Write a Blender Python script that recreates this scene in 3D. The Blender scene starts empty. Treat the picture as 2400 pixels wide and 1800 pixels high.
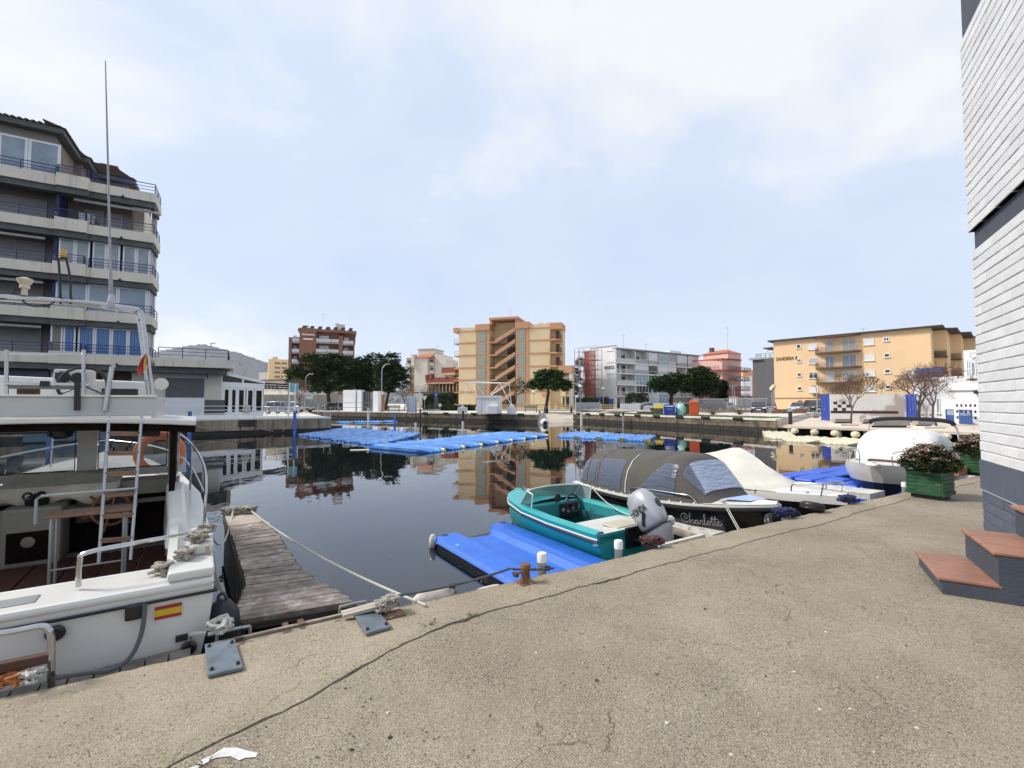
import bpy,bmesh,math,random
from mathutils import Vector,Matrix
from math import radians,sin,cos,pi,atan2,sqrt
random.seed(7)
SC = bpy.context.scene
COL = SC.collection

# ------------------------------------------------------------------ camera
F = 1080.0;HC = 2.3;TILT = math.atan(46.0 / F)      # focal length in photo pixels, eye above the water, upward tilt
cd = bpy.data.cameras.new('camera');cam = bpy.data.objects.new('camera',cd);COL.objects.link(cam)
cam.location = (0,0,HC);cam.rotation_euler = (pi / 2 + TILT,0,0)
cd.sensor_width = 36;cd.lens = F / 2400 * 36;cd.clip_start = 0.05;cd.clip_end = 20000
SC.camera = cam
# ------------------------------------------------------------------ sky, sun, exposure
SUN_EL,SUN_AZ = radians(43),radians(-88)              # azimuth from +Y towards +X
w = bpy.data.worlds.new('World');SC.world = w;w.use_nodes = True
nt = w.node_tree;nt.nodes.clear()
def nd(t,**k):
    n = nt.nodes.new(t)
    for a,b in k.items(): setattr(n,a,b)
    return n
out = nd('ShaderNodeOutputWorld');bg = nd('ShaderNodeBackground');bg.inputs[1].default_value = 0.052
sky = nd('ShaderNodeTexSky',sky_type='NISHITA',sun_disc=False)
sky.sun_elevation = SUN_EL;sky.sun_rotation = SUN_AZ;sky.air_density = 1.0;sky.dust_density = 1.5;sky.ozone_density = 1.0
tc = nd('ShaderNodeTexCoord');sep = nd('ShaderNodeSeparateXYZ');nt.links.new(tc.outputs['Generated'],sep.inputs[0])
mx = nd('ShaderNodeMath',operation='MAXIMUM');mx.inputs[1].default_value = 0.0;nt.links.new(sep.outputs[2],mx.inputs[0])
ad = nd('ShaderNodeMath',operation='ADD');ad.inputs[1].default_value = 0.45;nt.links.new(mx.outputs[0],ad.inputs[0])
cmb = nd('ShaderNodeCombineXYZ')
for i in (0,1):
    dv = nd('ShaderNodeMath',operation='DIVIDE');nt.links.new(sep.outputs[i],dv.inputs[0]);nt.links.new(ad.outputs[0],dv.inputs[1]);nt.links.new(dv.outputs[0],cmb.inputs[i])
def wnoise(scale,det,rough,dist,off):
    mp = nd('ShaderNodeMapping');mp.inputs['Location'].default_value = off;nt.links.new(cmb.outputs[0],mp.inputs[0])
    n = nd('ShaderNodeTexNoise');n.inputs['Scale'].default_value = scale;n.inputs['Detail'].default_value = det
    n.inputs['Roughness'].default_value = rough;n.inputs['Distortion'].default_value = dist
    nt.links.new(mp.outputs[0],n.inputs['Vector']);return n
n1 = wnoise(1.25,9,0.55,0.3,(8.2,0.7,0));n2 = wnoise(0.7,3,0.5,0.0,(7.7,2.2,0))
mxx = nd('ShaderNodeMath',operation='MULTIPLY_ADD');mxx.inputs[1].default_value = 0.7;nt.links.new(n2.outputs[0],mxx.inputs[0]);nt.links.new(n1.outputs[0],mxx.inputs[2])
cr = nd('ShaderNodeValToRGB')
e = cr.color_ramp.elements;e[0].position = 0.60;e[1].position = 1.12
e[0].color = (6.2,7.3,9.7,1);e[1].color = (9.9,10.2,10.4,1)
x = e.new(0.88);x.color = (7.3,8.3,10.1,1)
nt.links.new(mxx.outputs[0],cr.inputs[0])
mixc = nd('ShaderNodeMix',data_type='RGBA');mixc.inputs[0].default_value = 0.86
nt.links.new(sky.outputs[0],mixc.inputs[6]);nt.links.new(cr.outputs[0],mixc.inputs[7])
nt.links.new(mixc.outputs[2],bg.inputs[0]);nt.links.new(bg.outputs[0],out.inputs[0])
sl = bpy.data.lights.new('sun','SUN');sl.energy = 2.0;sl.angle = radians(12);sl.color = (1.0,0.95,0.88)
sun = bpy.data.objects.new('sun',sl);COL.objects.link(sun)
sd = Vector((sin(SUN_AZ) * cos(SUN_EL),cos(SUN_AZ) * cos(SUN_EL),sin(SUN_EL)))
sun.rotation_euler = sd.to_track_quat('Z','Y').to_euler()
SC.view_settings.view_transform = 'Standard';SC.view_settings.look = 'None'
SC.view_settings.exposure = 1.0;SC.view_settings.gamma = 1.0;SC.view_settings.use_curve_mapping = False
SC.render.engine = 'CYCLES';SC.cycles.use_denoising = True;SC.cycles.max_bounces = 6;SC.cycles.volume_bounces = 2
SC.cycles.transparent_max_bounces = 12;SC.cycles.caustics_reflective = False;SC.cycles.caustics_refractive = False

# ------------------------------------------------------------------ projection helpers (photo pixel -> place)
def ray(x,y):
    u = (x - 1200) / F;v = (900 - y) / F
    return Vector((u,cos(TILT) - v * sin(TILT),sin(TILT) + v * cos(TILT)))
def G(x,y,z=0.0):                     # where that pixel's line of sight meets the level z
    d = ray(x,y);return Vector((0,0,HC)) + d * ((z - HC) / d.z)
def AT(x,y,D):                        # ... and where it is D metres ahead
    d = ray(x,y);return Vector((0,0,HC)) + d * (D / d.y)
QA = Vector((0.861,0.509,0));QN = Vector((-0.509,0.861,0))     # along the near quay, and out over the water
QZ = 0.70                                                           # near quay above the water

# ------------------------------------------------------------------ materials
MATS = {}
def M(name,col,rough=0.7,metal=0.0,var=0.12,scale=3.0,bump=0.0,bscale=40.0,rnd=0.0,streak=None,spec=0.5,coat=0.0,spots=None,alpha=None,emit=None):
    if name in MATS: return MATS[name]
    m = bpy.data.materials.new(name);m.use_nodes = True;t = m.node_tree;b = t.nodes['Principled BSDF']
    L = t.links.new;c = tuple(col) + (1,)
    b.inputs['Roughness'].default_value = rough;b.inputs['Metallic'].default_value = metal
    b.inputs['Specular IOR Level'].default_value = spec;b.inputs['Coat Weight'].default_value = coat;b.inputs['Coat Roughness'].default_value = 0.08
    tcn = t.nodes.new('ShaderNodeTexCoord');last = None
    def noise(sc,det=5,ro=0.6,mapscale=None):
        n = t.nodes.new('ShaderNodeTexNoise');n.inputs['Scale'].default_value = sc;n.inputs['Detail'].default_value = det;n.inputs['Roughness'].default_value = ro
        if mapscale:
            mp = t.nodes.new('ShaderNodeMapping');mp.inputs['Scale'].default_value = mapscale;L(tcn.outputs['Object'],mp.inputs[0]);L(mp.outputs[0],n.inputs['Vector'])
        else: L(tcn.outputs['Object'],n.inputs['Vector'])
        return n
    def mixrgb(fac,a,bb,mode='MIX'):
        x = t.nodes.new('ShaderNodeMix');x.data_type = 'RGBA';x.blend_type = mode
        for s,v in ((0,fac),(6,a),(7,bb)):
            if hasattr(v,'is_output'): L(v,x.inputs[s])
            else: x.inputs[s].default_value = v
        return x.outputs[2]
    def rng(o,a,bb,lo,hi):
        r = t.nodes.new('ShaderNodeMapRange');L(o,r.inputs[0]);r.inputs[1].default_value = a;r.inputs[2].default_value = bb;r.inputs[3].default_value = lo;r.inputs[4].default_value = hi
        return r.outputs[0]
    cur = c
    if var > 0:
        n = noise(scale);f = rng(n.outputs[0],0.3,0.7,0,1)
        cur = mixrgb(f,tuple(v * (1 - var) for v in col) + (1,),tuple(min(1,v * (1 + var)) for v in col) + (1,))
    if streak:                                           # rain streaks and dirt: (colour, amount, threshold)
        n = noise(1.0,6,0.65,(2.2,2.2,0.16));f = rng(n.outputs[0],streak[2],streak[2] + 0.22,0,streak[1]);cur = mixrgb(f,cur,tuple(streak[0]) + (1,))
    if spots:                                            # patches with a shape of their own: (colour, scale, threshold, amount)
        n = noise(spots[1],8,0.62);f = rng(n.outputs[0],spots[2],spots[2] + 0.05,0,spots[3]);cur = mixrgb(f,cur,tuple(spots[0]) + (1,))
    if rnd > 0:
        oi = t.nodes.new('ShaderNodeObjectInfo');v = rng(oi.outputs['Random'],0,1,1 - rnd,1 + rnd)
        hs = t.nodes.new('ShaderNodeHueSaturation');L(v,hs.inputs['Value'])
        if hasattr(cur,'is_output'): L(cur,hs.inputs['Color'])
        else: hs.inputs['Color'].default_value = cur
        cur = hs.outputs[0]
    if hasattr(cur,'is_output'): L(cur,b.inputs['Base Color'])
    else: b.inputs['Base Color'].default_value = cur
    if bump > 0:
        n = noise(bscale,4);bp = t.nodes.new('ShaderNodeBump');bp.inputs['Strength'].default_value = bump;bp.inputs['Distance'].default_value = 0.02
        L(n.outputs[0],bp.inputs['Height']);L(bp.outputs[0],b.inputs['Normal'])
    if alpha is not None: b.inputs['Alpha'].default_value = alpha
    if emit: b.inputs['Emission Color'].default_value = c;b.inputs['Emission Strength'].default_value = emit
    MATS[name] = m;return m
def glassmat(name,tint,rough=0.02,a=0.25):             # thin sheet: a share of it reflects, the rest lets the tint through
    if name in MATS: return MATS[name]
    m = bpy.data.materials.new(name);m.use_nodes = True;t = m.node_tree;t.nodes.clear()
    o = t.nodes.new('ShaderNodeOutputMaterial');tr = t.nodes.new('ShaderNodeBsdfTransparent');tr.inputs[0].default_value = tuple(tint) + (1,)
    p = t.nodes.new('ShaderNodeBsdfPrincipled');p.inputs['Base Color'].default_value = tuple(v * 0.5 for v in tint) + (1,);p.inputs['Roughness'].default_value = rough
    fr = t.nodes.new('ShaderNodeLayerWeight');fr.inputs[0].default_value = 0.35
    r = t.nodes.new('ShaderNodeMapRange');r.inputs[3].default_value = a;r.inputs[4].default_value = 0.9;t.links.new(fr.outputs['Fresnel'],r.inputs[0])
    mxn = t.nodes.new('ShaderNodeMixShader');t.links.new(r.outputs[0],mxn.inputs[0]);t.links.new(tr.outputs[0],mxn.inputs[1]);t.links.new(p.outputs[0],mxn.inputs[2]);t.links.new(mxn.outputs[0],o.inputs[0])
    MATS[name] = m;return m

# ------------------------------------------------------------------ mesh helpers
class MB:
    def __init__(s): s.v = [];s.f = []
    def add(s,vs,fs):
        o = len(s.v);s.v += [tuple(p) for p in vs];s.f += [tuple(i + o for i in f) for f in fs];return s
    def box(s,x0,x1,y0,y1,z0,z1):
        vs = [(x,y,z) for z in (z0,z1) for y in (y0,y1) for x in (x0,x1)]
        return s.add(vs,[(0,2,3,1),(4,5,7,6),(0,1,5,4),(2,6,7,3),(0,4,6,2),(1,3,7,5)])
    def hexa(s,b,t):                                    # four bottom points, four top points
        return s.add(list(b) + list(t),[(3,2,1,0),(4,5,6,7),(0,1,5,4),(1,2,6,5),(2,3,7,6),(3,0,4,7)])
    def beam(s,a,b,w,h=None,up=(0,0,1)):
        a = Vector(a);b = Vector(b);h = w if h is None else h;d = (b - a).normalized();u = Vector(up)
        if abs(d.dot(u)) > 0.98: u = Vector((0,1,0)) if abs(d.y) < 0.9 else Vector((1,0,0))
        r = d.cross(u).normalized();u = r.cross(d)
        q = [(-1,-1),(1,-1),(1,1),(-1,1)]
        return s.hexa([a + r * i * w / 2 + u * j * h / 2 for i,j in q],[b + r * i * w / 2 + u * j * h / 2 for i,j in q])
    def tube(s,pts,r,n=8,cap=True,closed=False):
        pts = [Vector(p) for p in pts];N = len(pts);rings = [];rr = r if isinstance(r,(list,tuple)) else [r] * N;u = None
        for i,p in enumerate(pts):
            if closed: d = pts[(i + 1) % N] - pts[i - 1]
            else: d = pts[min(i + 1,N - 1)] - pts[max(i - 1,0)]
            if d.length < 1e-9: d = Vector((0,0,1))
            d.normalize()
            if u is None: u = d.orthogonal().normalized()
            else:
                u = u - d * u.dot(d)
                u = u.normalized() if u.length > 1e-6 else d.orthogonal().normalized()
            w_ = d.cross(u)
            rings.append([p + (u * cos(2 * pi * k / n) + w_ * sin(2 * pi * k / n)) * rr[i] for k in range(n)])
        return s.loft(rings,cap=cap and not closed,loop=closed)
    def loft(s,rings,cap=True,loop=False,close=True):
        n = len(rings[0]);o = len(s.v);fs = []
        for R in rings: s.v += [tuple(p) for p in R]
        m = len(rings)
        for i in range(m if loop else m - 1):
            a = o + i * n;b = o + ((i + 1) % m) * n
            for k in range(n if close else n - 1):
                k2 = (k + 1) % n;fs.append((a + k,a + k2,b + k2,b + k))
        if cap: fs.append(tuple(range(o + n - 1,o - 1,-1)));fs.append(tuple(range(o + (m - 1) * n,o + m * n)))
        s.f += fs;return s
    def lathe(s,prof,c=(0,0,0),n=16,axis='z'):      # profile of (radius, height)
        c = Vector(c);rings = []
        for r,h in prof:
            R = []
            for k in range(n):
                a = 2 * pi * k / n;p = (r * cos(a),r * sin(a),h)
                if axis == 'x': p = (h,r * cos(a),r * sin(a))
                if axis == 'y': p = (r * cos(a),h,-r * sin(a))
                R.append(c + Vector(p))
            rings.append(R)
        return s.loft(rings,cap=True)
    def prism(s,poly,z0,z1):
        n = len(poly);return s.add([(p[0],p[1],z0) for p in poly] + [(p[0],p[1],z1) for p in poly],
            [tuple(range(n - 1,-1,-1)),tuple(range(n,2 * n))] + [(i,(i + 1) % n,n + (i + 1) % n,n + i) for i in range(n)])
    def quad(s,*p): return s.add(p,[tuple(range(len(p)))])
    def torus(s,c,R,r,n=20,m=8,axis='z',sq=1.0):
        c = Vector(c);pts = []
        for k in range(n):
            a = 2 * pi * k / n;q = (R * cos(a),R * sin(a),0)
            if axis == 'y': q = (R * cos(a),0,R * sin(a))
            if axis == 'x': q = (0,R * cos(a),R * sin(a))
            pts.append(c + Vector(q))
        return s.tube(pts,r,m,closed=True)
    def xform(s,mat):
        s.v = [tuple(mat @ Vector(p)) for p in s.v];return s
def mesh(name,mb,smooth=False):
    me = bpy.data.meshes.new(name);me.from_pydata(mb.v,[],mb.f);me.validate();me.update()
    if smooth:
        me.polygons.foreach_set('use_smooth',[True] * len(me.polygons))
        try: me.set_sharp_from_angle(angle=radians(smooth if smooth is not True else 40))
        except Exception: pass
    return me
def fixn(me):
    bm = bmesh.new();bm.from_mesh(me);bmesh.ops.recalc_face_normals(bm,faces=bm.faces);bm.to_mesh(me);bm.free()
def part(name,mb,mat,parent=None,smooth=False,bevel=0,kind=None,label=None,loc=None,rot=None):
    me = mb if isinstance(mb,bpy.types.Mesh) else mesh(name,mb,smooth)
    if not isinstance(mb,bpy.types.Mesh): fixn(me)
    if not me.materials: me.materials.append(mat)
    o = bpy.data.objects.new(name,me);COL.objects.link(o);o.parent = parent
    if loc is not None: o.location = loc
    if rot is not None: o.rotation_euler = rot
    if bevel:
        b = o.modifiers.new('bevel','BEVEL');b.width = bevel;b.segments = 2;b.limit_method = 'ANGLE';b.angle_limit = radians(35)
    if kind: o['kind'] = kind
    if label: o['label'] = label
    return o
def tag(o,label,cat,group=None):
    o['label'] = label;o['category'] = cat
    if group: o['group'] = group
    return o
def thing(name,label,cat,loc=(0,0,0),rz=0.0,group=None,rot=None):
    o = bpy.data.objects.new(name,None);COL.objects.link(o);o.location = loc;o.rotation_euler = rot or (0,0,rz);o.empty_display_size = 0.2
    return tag(o,label,cat,group)
def struct(name,mb,mat,parent=None,smooth=False):
    return part(name,mb,mat,parent,smooth,kind=None if parent else 'structure')
def dup(root,loc,rz=None,label=None,parent=None):
    r = root.copy();COL.objects.link(r);r.parent = parent
    if loc is not None: r.location = loc
    if rz is not None: r.rotation_euler = (0,0,rz)
    if label: r['label'] = label
    for ch in list(root.children): dup(ch,None,parent=r)
    return r
def text(s,size,mat,parent,loc,rot,name='lettering',ext=0.01,align='LEFT',sx=1.0,shear=0.0):
    cu = bpy.data.curves.new(name,'FONT');cu.body = s;cu.size = size;cu.extrude = ext;cu.align_x = align;cu.shear = shear
    o0 = bpy.data.objects.new(name,cu);COL.objects.link(o0)
    dg = bpy.context.evaluated_depsgraph_get();me = bpy.data.meshes.new_from_object(o0.evaluated_get(dg));bpy.data.objects.remove(o0)
    me.materials.clear();o = part(name,me,mat,parent,loc=loc,rot=rot);o.scale = (sx,1,1);return o
class Wall:                                               # a vertical plane through two pixels at known distances; s runs along it
    def __init__(s,x0,D0,x1,D1,base=1.1):
        a = AT(x0,940,D0);b = AT(x1,940,D1);s.A = Vector((a.x,a.y,base));d = Vector((b.x - a.x,b.y - a.y,0));s.L = d.length;s.d = d.normalized()
        s.rz = atan2(s.d.y,s.d.x);s.base = base;s.n = Vector((-s.d.y,s.d.x,0))
    def p(s,x,y):                                       # pixel -> (s, z above base)
        r = ray(x,y);c = Vector((0,0,HC));t = (s.A - c).dot(s.n) / r.dot(s.n);q = c + r * t
        return (q - s.A).dot(s.d),q.z - s.base
    def S(s,x): return s.p(x,940)[0]
    def w(s,a,d,z): return s.A + s.d * a + s.n * d + Vector((0,0,z))

# ================================================================== THE SETTING
def node_mat(name):
    m = bpy.data.materials.new(name);m.use_nodes = True;t = m.node_tree;return m,t,t.nodes['Principled BSDF'],t.links.new
def concrete(name,c0,c1,grit=1.0,joint=0.5):
    m,t,b,L = node_mat(name);N = t.nodes.new;tcn = N('ShaderNodeTexCoord');V = tcn.outputs['Object']
    def noise(sc,det=5,ro=0.6):
        n = N('ShaderNodeTexNoise');n.inputs['Scale'].default_value = sc;n.inputs['Detail'].default_value = det;n.inputs['Roughness'].default_value = ro;L(V,n.inputs['Vector']);return n.outputs[0]
    def vor(sc,feat='F1',vec=None):
        n = N('ShaderNodeTexVoronoi');n.feature = feat;n.inputs['Scale'].default_value = sc;L(vec or V,n.inputs['Vector']);return n
    def rng(o,a,bb,lo,hi):
        r = N('ShaderNodeMapRange');L(o,r.inputs[0]);r.inputs[1].default_value = a;r.inputs[2].default_value = bb;r.inputs[3].default_value = lo;r.inputs[4].default_value = hi;return r.outputs[0]
    def mix(f,a,bb,mode='MIX'):
        x = N('ShaderNodeMix');x.data_type = 'RGBA';x.blend_type = mode
        for s,v in ((0,f),(6,a),(7,bb)):
            if hasattr(v,'is_output'): L(v,x.inputs[s])
            else: x.inputs[s].default_value = v
        return x.outputs[2]
    def mul(a,bb,op='MULTIPLY'):
        x = N('ShaderNodeMath');x.operation = op
        for s,v in ((0,a),(1,bb)):
            if hasattr(v,'is_output'): L(v,x.inputs[s])
            else: x.inputs[s].default_value = v
        return x.outputs[0]
    col = mix(rng(noise(0.9,6),0.32,0.68,0,1),c0 + (1,),c1 + (1,))
    col = mix(rng(noise(5,6),0.35,0.75,0,0.35),col,tuple(v * 0.72 for v in c0) + (1,))
    col = mix(rng(noise(1.7,4),0.56,0.74,0,0.4),col,(c1[0] * 1.08,c1[1] * 1.06,c1[2] * 1.1,1))
    col = mix(rng(noise(0.5,5,0.65),0.56,0.72,0,0.38),col,tuple(v * 0.55 for v in c0) + (1,))
    v1 = vor(210);cs = N('ShaderNodeSeparateColor');L(v1.outputs['Color'],cs.inputs[0])
    col = mix(mul(rng(cs.outputs[0],0.25,1,0,1),0.60 * grit),col,tuple(v * 0.42 for v in c0) + (1,))
    col = mix(rng(cs.outputs[1],0.95,0.99,0,0.5 * grit),col,(0.62,0.58,0.5,1))
    v2 = vor(46);cs2 = N('ShaderNodeSeparateColor');L(v2.outputs['Color'],cs2.inputs[0])
    pit = mul(rng(cs2.outputs[0],0.90,0.93,0,1),rng(v2.outputs['Distance'],0.18,0.42,1,0));pit = mul(pit,rng(noise(2.2,3),0.42,0.62,0.1,1))
    v5 = vor(105);cs5 = N('ShaderNodeSeparateColor');L(v5.outputs['Color'],cs5.inputs[0]);pit2 = mul(rng(cs5.outputs[0],0.62,0.66,0,1),rng(v5.outputs['Distance'],0.2,0.5,1,0));pit2 = mul(pit2,rng(noise(1.3,6,0.75),0.44,0.64,0.12,1));pit = mul(pit,pit2,'MAXIMUM')
    v3 = vor(13);cs3 = N('ShaderNodeSeparateColor');L(v3.outputs['Color'],cs3.inputs[0])
    chip = mul(rng(cs3.outputs[0],0.972,0.975,0,1),rng(v3.outputs['Distance'],0.10,0.15,1,0))
    col = mix(mul(pit,0.85),col,(0.045,0.038,0.03,1));col = mix(mul(chip,0.85),col,(0.66,0.64,0.58,1))
    nz = N('ShaderNodeTexNoise');nz.inputs['Scale'].default_value = 3;nz.inputs['Detail'].default_value = 6;L(V,nz.inputs['Vector'])
    vm = N('ShaderNodeVectorMath');vm.operation = 'MULTIPLY_ADD';vm.inputs[1].default_value = (0.55,0.55,0.0);L(nz.outputs['Color'],vm.inputs[0]);L(V,vm.inputs[2])
    v4 = vor(0.8,'DISTANCE_TO_EDGE',vm.outputs[0]);crk = mul(rng(v4.outputs['Distance'],0.001,0.007,1,0),rng(noise(0.7,3),0.42,0.55,0,1));crk = mul(crk,joint)
    crk = mul(crk,rng(noise(9,3),0.4,0.62,0,1))
    col = mix(mul(crk,0.8),col,(0.05,0.04,0.032,1));L(col,b.inputs['Base Color'])
    h = mul(mul(cs.outputs[0],0.35),mul(noise(60,4),0.5),'ADD');h = mul(h,mul(pit,2.2),'SUBTRACT');h = mul(h,mul(crk,2.5),'SUBTRACT');h = mul(h,mul(noise(7,4),0.8),'ADD')
    bp = N('ShaderNodeBump');bp.inputs['Strength'].default_value = 0.6;bp.inputs['Distance'].default_value = 0.008;L(h,bp.inputs['Height']);L(bp.outputs[0],b.inputs['Normal'])
    b.inputs['Roughness'].default_value = 0.92;b.inputs['Specular IOR Level'].default_value = 0.25
    MATS[name] = m;return m
PAVE = concrete('aged_paving',(0.30,0.247,0.182),(0.415,0.352,0.268),1.3,0.75);CAPC = concrete('coping_concrete',(0.33,0.275,0.196),(0.43,0.365,0.268),1.0,0.5)
FARP = M('pale_paving',(0.62,0.58,0.50),0.9,var=0.12,scale=0.35,bump=0.1,bscale=8,spots=((0.42,0.39,0.34),0.12,0.56,0.6))
COPE = M('pale_coping',(0.66,0.62,0.54),0.85,var=0.14,scale=1.2,streak=((0.35,0.31,0.25),0.5,0.6))
STONE = M('quay_masonry',(0.20,0.155,0.105),0.95,var=0.4,scale=1.6,bump=0.7,bscale=12,rnd=0.2,streak=((0.03,0.026,0.02),0.9,0.47))
WETST = M('wet_masonry',(0.028,0.024,0.018),0.7,var=0.4,scale=3,bump=0.5,bscale=14)
DIRT = M('joint_dirt',(0.05,0.032,0.022),1.0,var=0.5,scale=20,bump=0.5,bscale=60)
ASPH = M('asphalt',(0.10,0.10,0.10),0.92,var=0.15,scale=0.8)

# water: one still sheet, very slightly stirred
m,t,b,L = node_mat('canal_water');N = t.nodes.new
b.inputs['Base Color'].default_value = (0.006,0.009,0.011,1);b.inputs['Roughness'].default_value = 0.012;b.inputs['IOR'].default_value = 1.45;b.inputs['Specular IOR Level'].default_value = 0.85
tcn = N('ShaderNodeTexCoord');mp = N('ShaderNodeMapping');mp.inputs['Scale'].default_value = (1.0,0.55,1);L(tcn.outputs['Object'],mp.inputs[0])
n1_ = N('ShaderNodeTexNoise');n1_.inputs['Scale'].default_value = 0.9;n1_.inputs['Detail'].default_value = 3;L(mp.outputs[0],n1_.inputs['Vector'])
bp = N('ShaderNodeBump');bp.inputs['Strength'].default_value = 0.028;bp.inputs['Distance'].default_value = 0.25;L(n1_.outputs[0],bp.inputs['Height']);L(bp.outputs[0],b.inputs['Normal'])
WATER = m;MATS['canal_water'] = m
struct('water',MB().quad((-160,-60,0),(120,-60,0),(120,130,0),(-160,130,0)),WATER)

# ---- the near quay: coping strip, crack, paving
q1 = G(65,1617,QZ);q2 = G(2148,1145,QZ);QA = (q2 - q1).normalized();QN = Vector((-QA.y,QA.x,0));QO = G(1182,1365,QZ)
QO = q1 + QA * (QO - q1).dot(QA);QRZ = atan2(QA.y,QA.x)
def QP(s,n,z=QZ): p = QO + QA * s + QN * n;return Vector((p.x,p.y,z))
def qs(p): d = Vector(p) - QO;return d.dot(QA),d.dot(QN)
crack_px = [(250,1880),(517,1737),(662,1667),(796,1589),(844,1561),(928,1516),(1012,1474),(1115,1443),(1298,1394),(1383,1368),(1477,1344),(1600,1312),(1766,1266),(1908,1233),(2028,1197),(2120,1172),(2200,1152)]
cp = sorted(qs(G(x,y,QZ)) for x,y in crack_px)
def crack_n(s):
    if s <= cp[0][0]: return cp[0][1] + (s - cp[0][0]) * -0.02
    for (a,na),(b_,nb) in zip(cp,cp[1:]):
        if s <= b_: return na + (nb - na) * (s - a) / (b_ - a)
    return cp[-1][1]
rq = random.Random(3);S0,S1,ST = -6.0,42.0,0.05;ss = [S0 + i * ST for i in range(int((S1 - S0) / ST) + 1)]
def fb(s,k,sd): return sum(sin(s * f * k + sd * (j + 1) * 1.7) * a for j,(f,a) in enumerate(((1,1),(2.3,0.6),(5.1,0.4),(11.7,0.28),(23,0.2))))
edge = [(s,0.012 * fb(s,1.7,2) + rq.uniform(-0.006,0.006)) for s in ss]
ci = [(s,crack_n(s) + 0.012 * fb(s,3.1,5) + rq.uniform(-0.004,0.004)) for s in ss]
cg = [(s,n - (0.004 + 0.007 * abs(fb(s,2.2,9)) ** 1.5) * (1.3 if s < 1.0 else 0.5 if s < 2 else 0.14)) for s,n in ci]
mb = MB()
for i in range(len(ss) - 1):
    r = []
    for j in (i,i + 1):
        s,ne = edge[j];nc = ci[j][1]
        r.append([QP(s,nc,QZ - 0.05),QP(s,nc,QZ + 0.002),QP(s,nc + 0.06 * (ne - nc),QZ + 0.006),QP(s,ne - 0.035,QZ),QP(s,ne - 0.006,QZ - 0.022 - 0.004 * fb(s,3,1)),QP(s,ne,QZ - 0.06),QP(s,ne - 0.02,QZ - 0.35),QP(s,ne - 0.03,-0.6)])
    o = len(mb.v);mb.v += [tuple(p) for p in r[0] + r[1]]
    for k in range(7): mb.f.append((o + k,o + k + 1,o + 9 + k,o + 8 + k))
quay = struct('quay',mb,CAPC)
mb = MB();far = [(-0.6 - 0.0) for _ in ss]
for i in range(len(ss) - 1):
    a,c = cg[i],cg[i + 1]
    mb.quad(QP(a[0],a[1] - 1.2,QZ),QP(c[0],c[1] - 1.2,QZ),QP(c[0],c[1] - 0.02,QZ),QP(a[0],a[1] - 0.02,QZ))
    mb.quad(QP(a[0],a[1] - 0.02,QZ),QP(c[0],c[1] - 0.02,QZ),QP(c[0],c[1],QZ - 0.006),QP(a[0],a[1],QZ - 0.006))
    mb.quad(QP(a[0],a[1],QZ - 0.006),QP(c[0],c[1],QZ - 0.006),QP(c[0],c[1],QZ - 0.06),QP(a[0],a[1],QZ - 0.06))
o = len(ss);inner = [QP(s,n - 1.2,QZ) for s,n in cg]
mb.f.append(tuple(range(len(mb.v),len(mb.v) + o + 2)));mb.v += [tuple(p) for p in inner] + [(QP(S1,-40,QZ))[:],(QP(S0,-40,QZ))[:]]
paving = struct('paving',mb,PAVE)
struct('joint_bed',MB().quad(QP(S0,-2.2,QZ - 0.045),QP(S1,-2.2,QZ - 0.045),QP(S1,-0.05,QZ - 0.045),QP(S0,-0.05,QZ - 0.045)),DIRT)

# ---- the far banks
LB0 = AT(400,983,32.2);LB1 = AT(775,977,38.2);LD = Vector((LB1.x - LB0.x,LB1.y - LB0.y,0)).normalized()
LBZ = 1.2;FZ = 1.1;PZ = 0.6
bank = [LB0 - LD * 120,LB1,Vector((-36,78.5,0)),Vector((3.07,53.6,0)),Vector((4.6,66,0)),Vector((10.6,68,0)),Vector((7.9,59.3,0)),Vector((20.4,35.6,0)),Vector((41,63,0)),Vector((150,70,0)),Vector((3000,300,0)),Vector((3000,4000,0)),Vector((-4000,4000,0)),Vector((-4000,-200,0))]
def slab(name,poly,z,zb,mat,sides=None):
    n = len(poly);mb = MB();mb.add([(p.x,p.y,z) for p in poly],[tuple(range(n))])
    for i in (sides if sides is not None else range(n)):
        a,c = poly[i],poly[(i + 1) % n];mb.quad((a.x,a.y,zb),(c.x,c.y,zb),(c.x,c.y,z),(a.x,a.y,z))
    me = mesh(name,mb);bm = bmesh.new();bm.from_mesh(me);bmesh.ops.triangulate(bm,faces=[f for f in bm.faces if len(f.verts) > 4]);bm.to_mesh(me);bm.free()
    return struct(name,me,mat)
slab('ground',bank,FZ,-0.5,FARP,range(0,8))
# slipway
sw = [Vector((3.07,53.6,0)),Vector((7.9,59.3,0)),Vector((10.6,68,0)),Vector((4.6,66,0))]
mb = MB();mb.quad((2.4,51.2,-0.35),(7.6,56.2,-0.35),(10.6,68,FZ),(4.6,66,FZ));struct('slipway',mb,M('slip_concrete',(0.50,0.43,0.35),0.9,var=0.2,scale=0.8))
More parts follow.
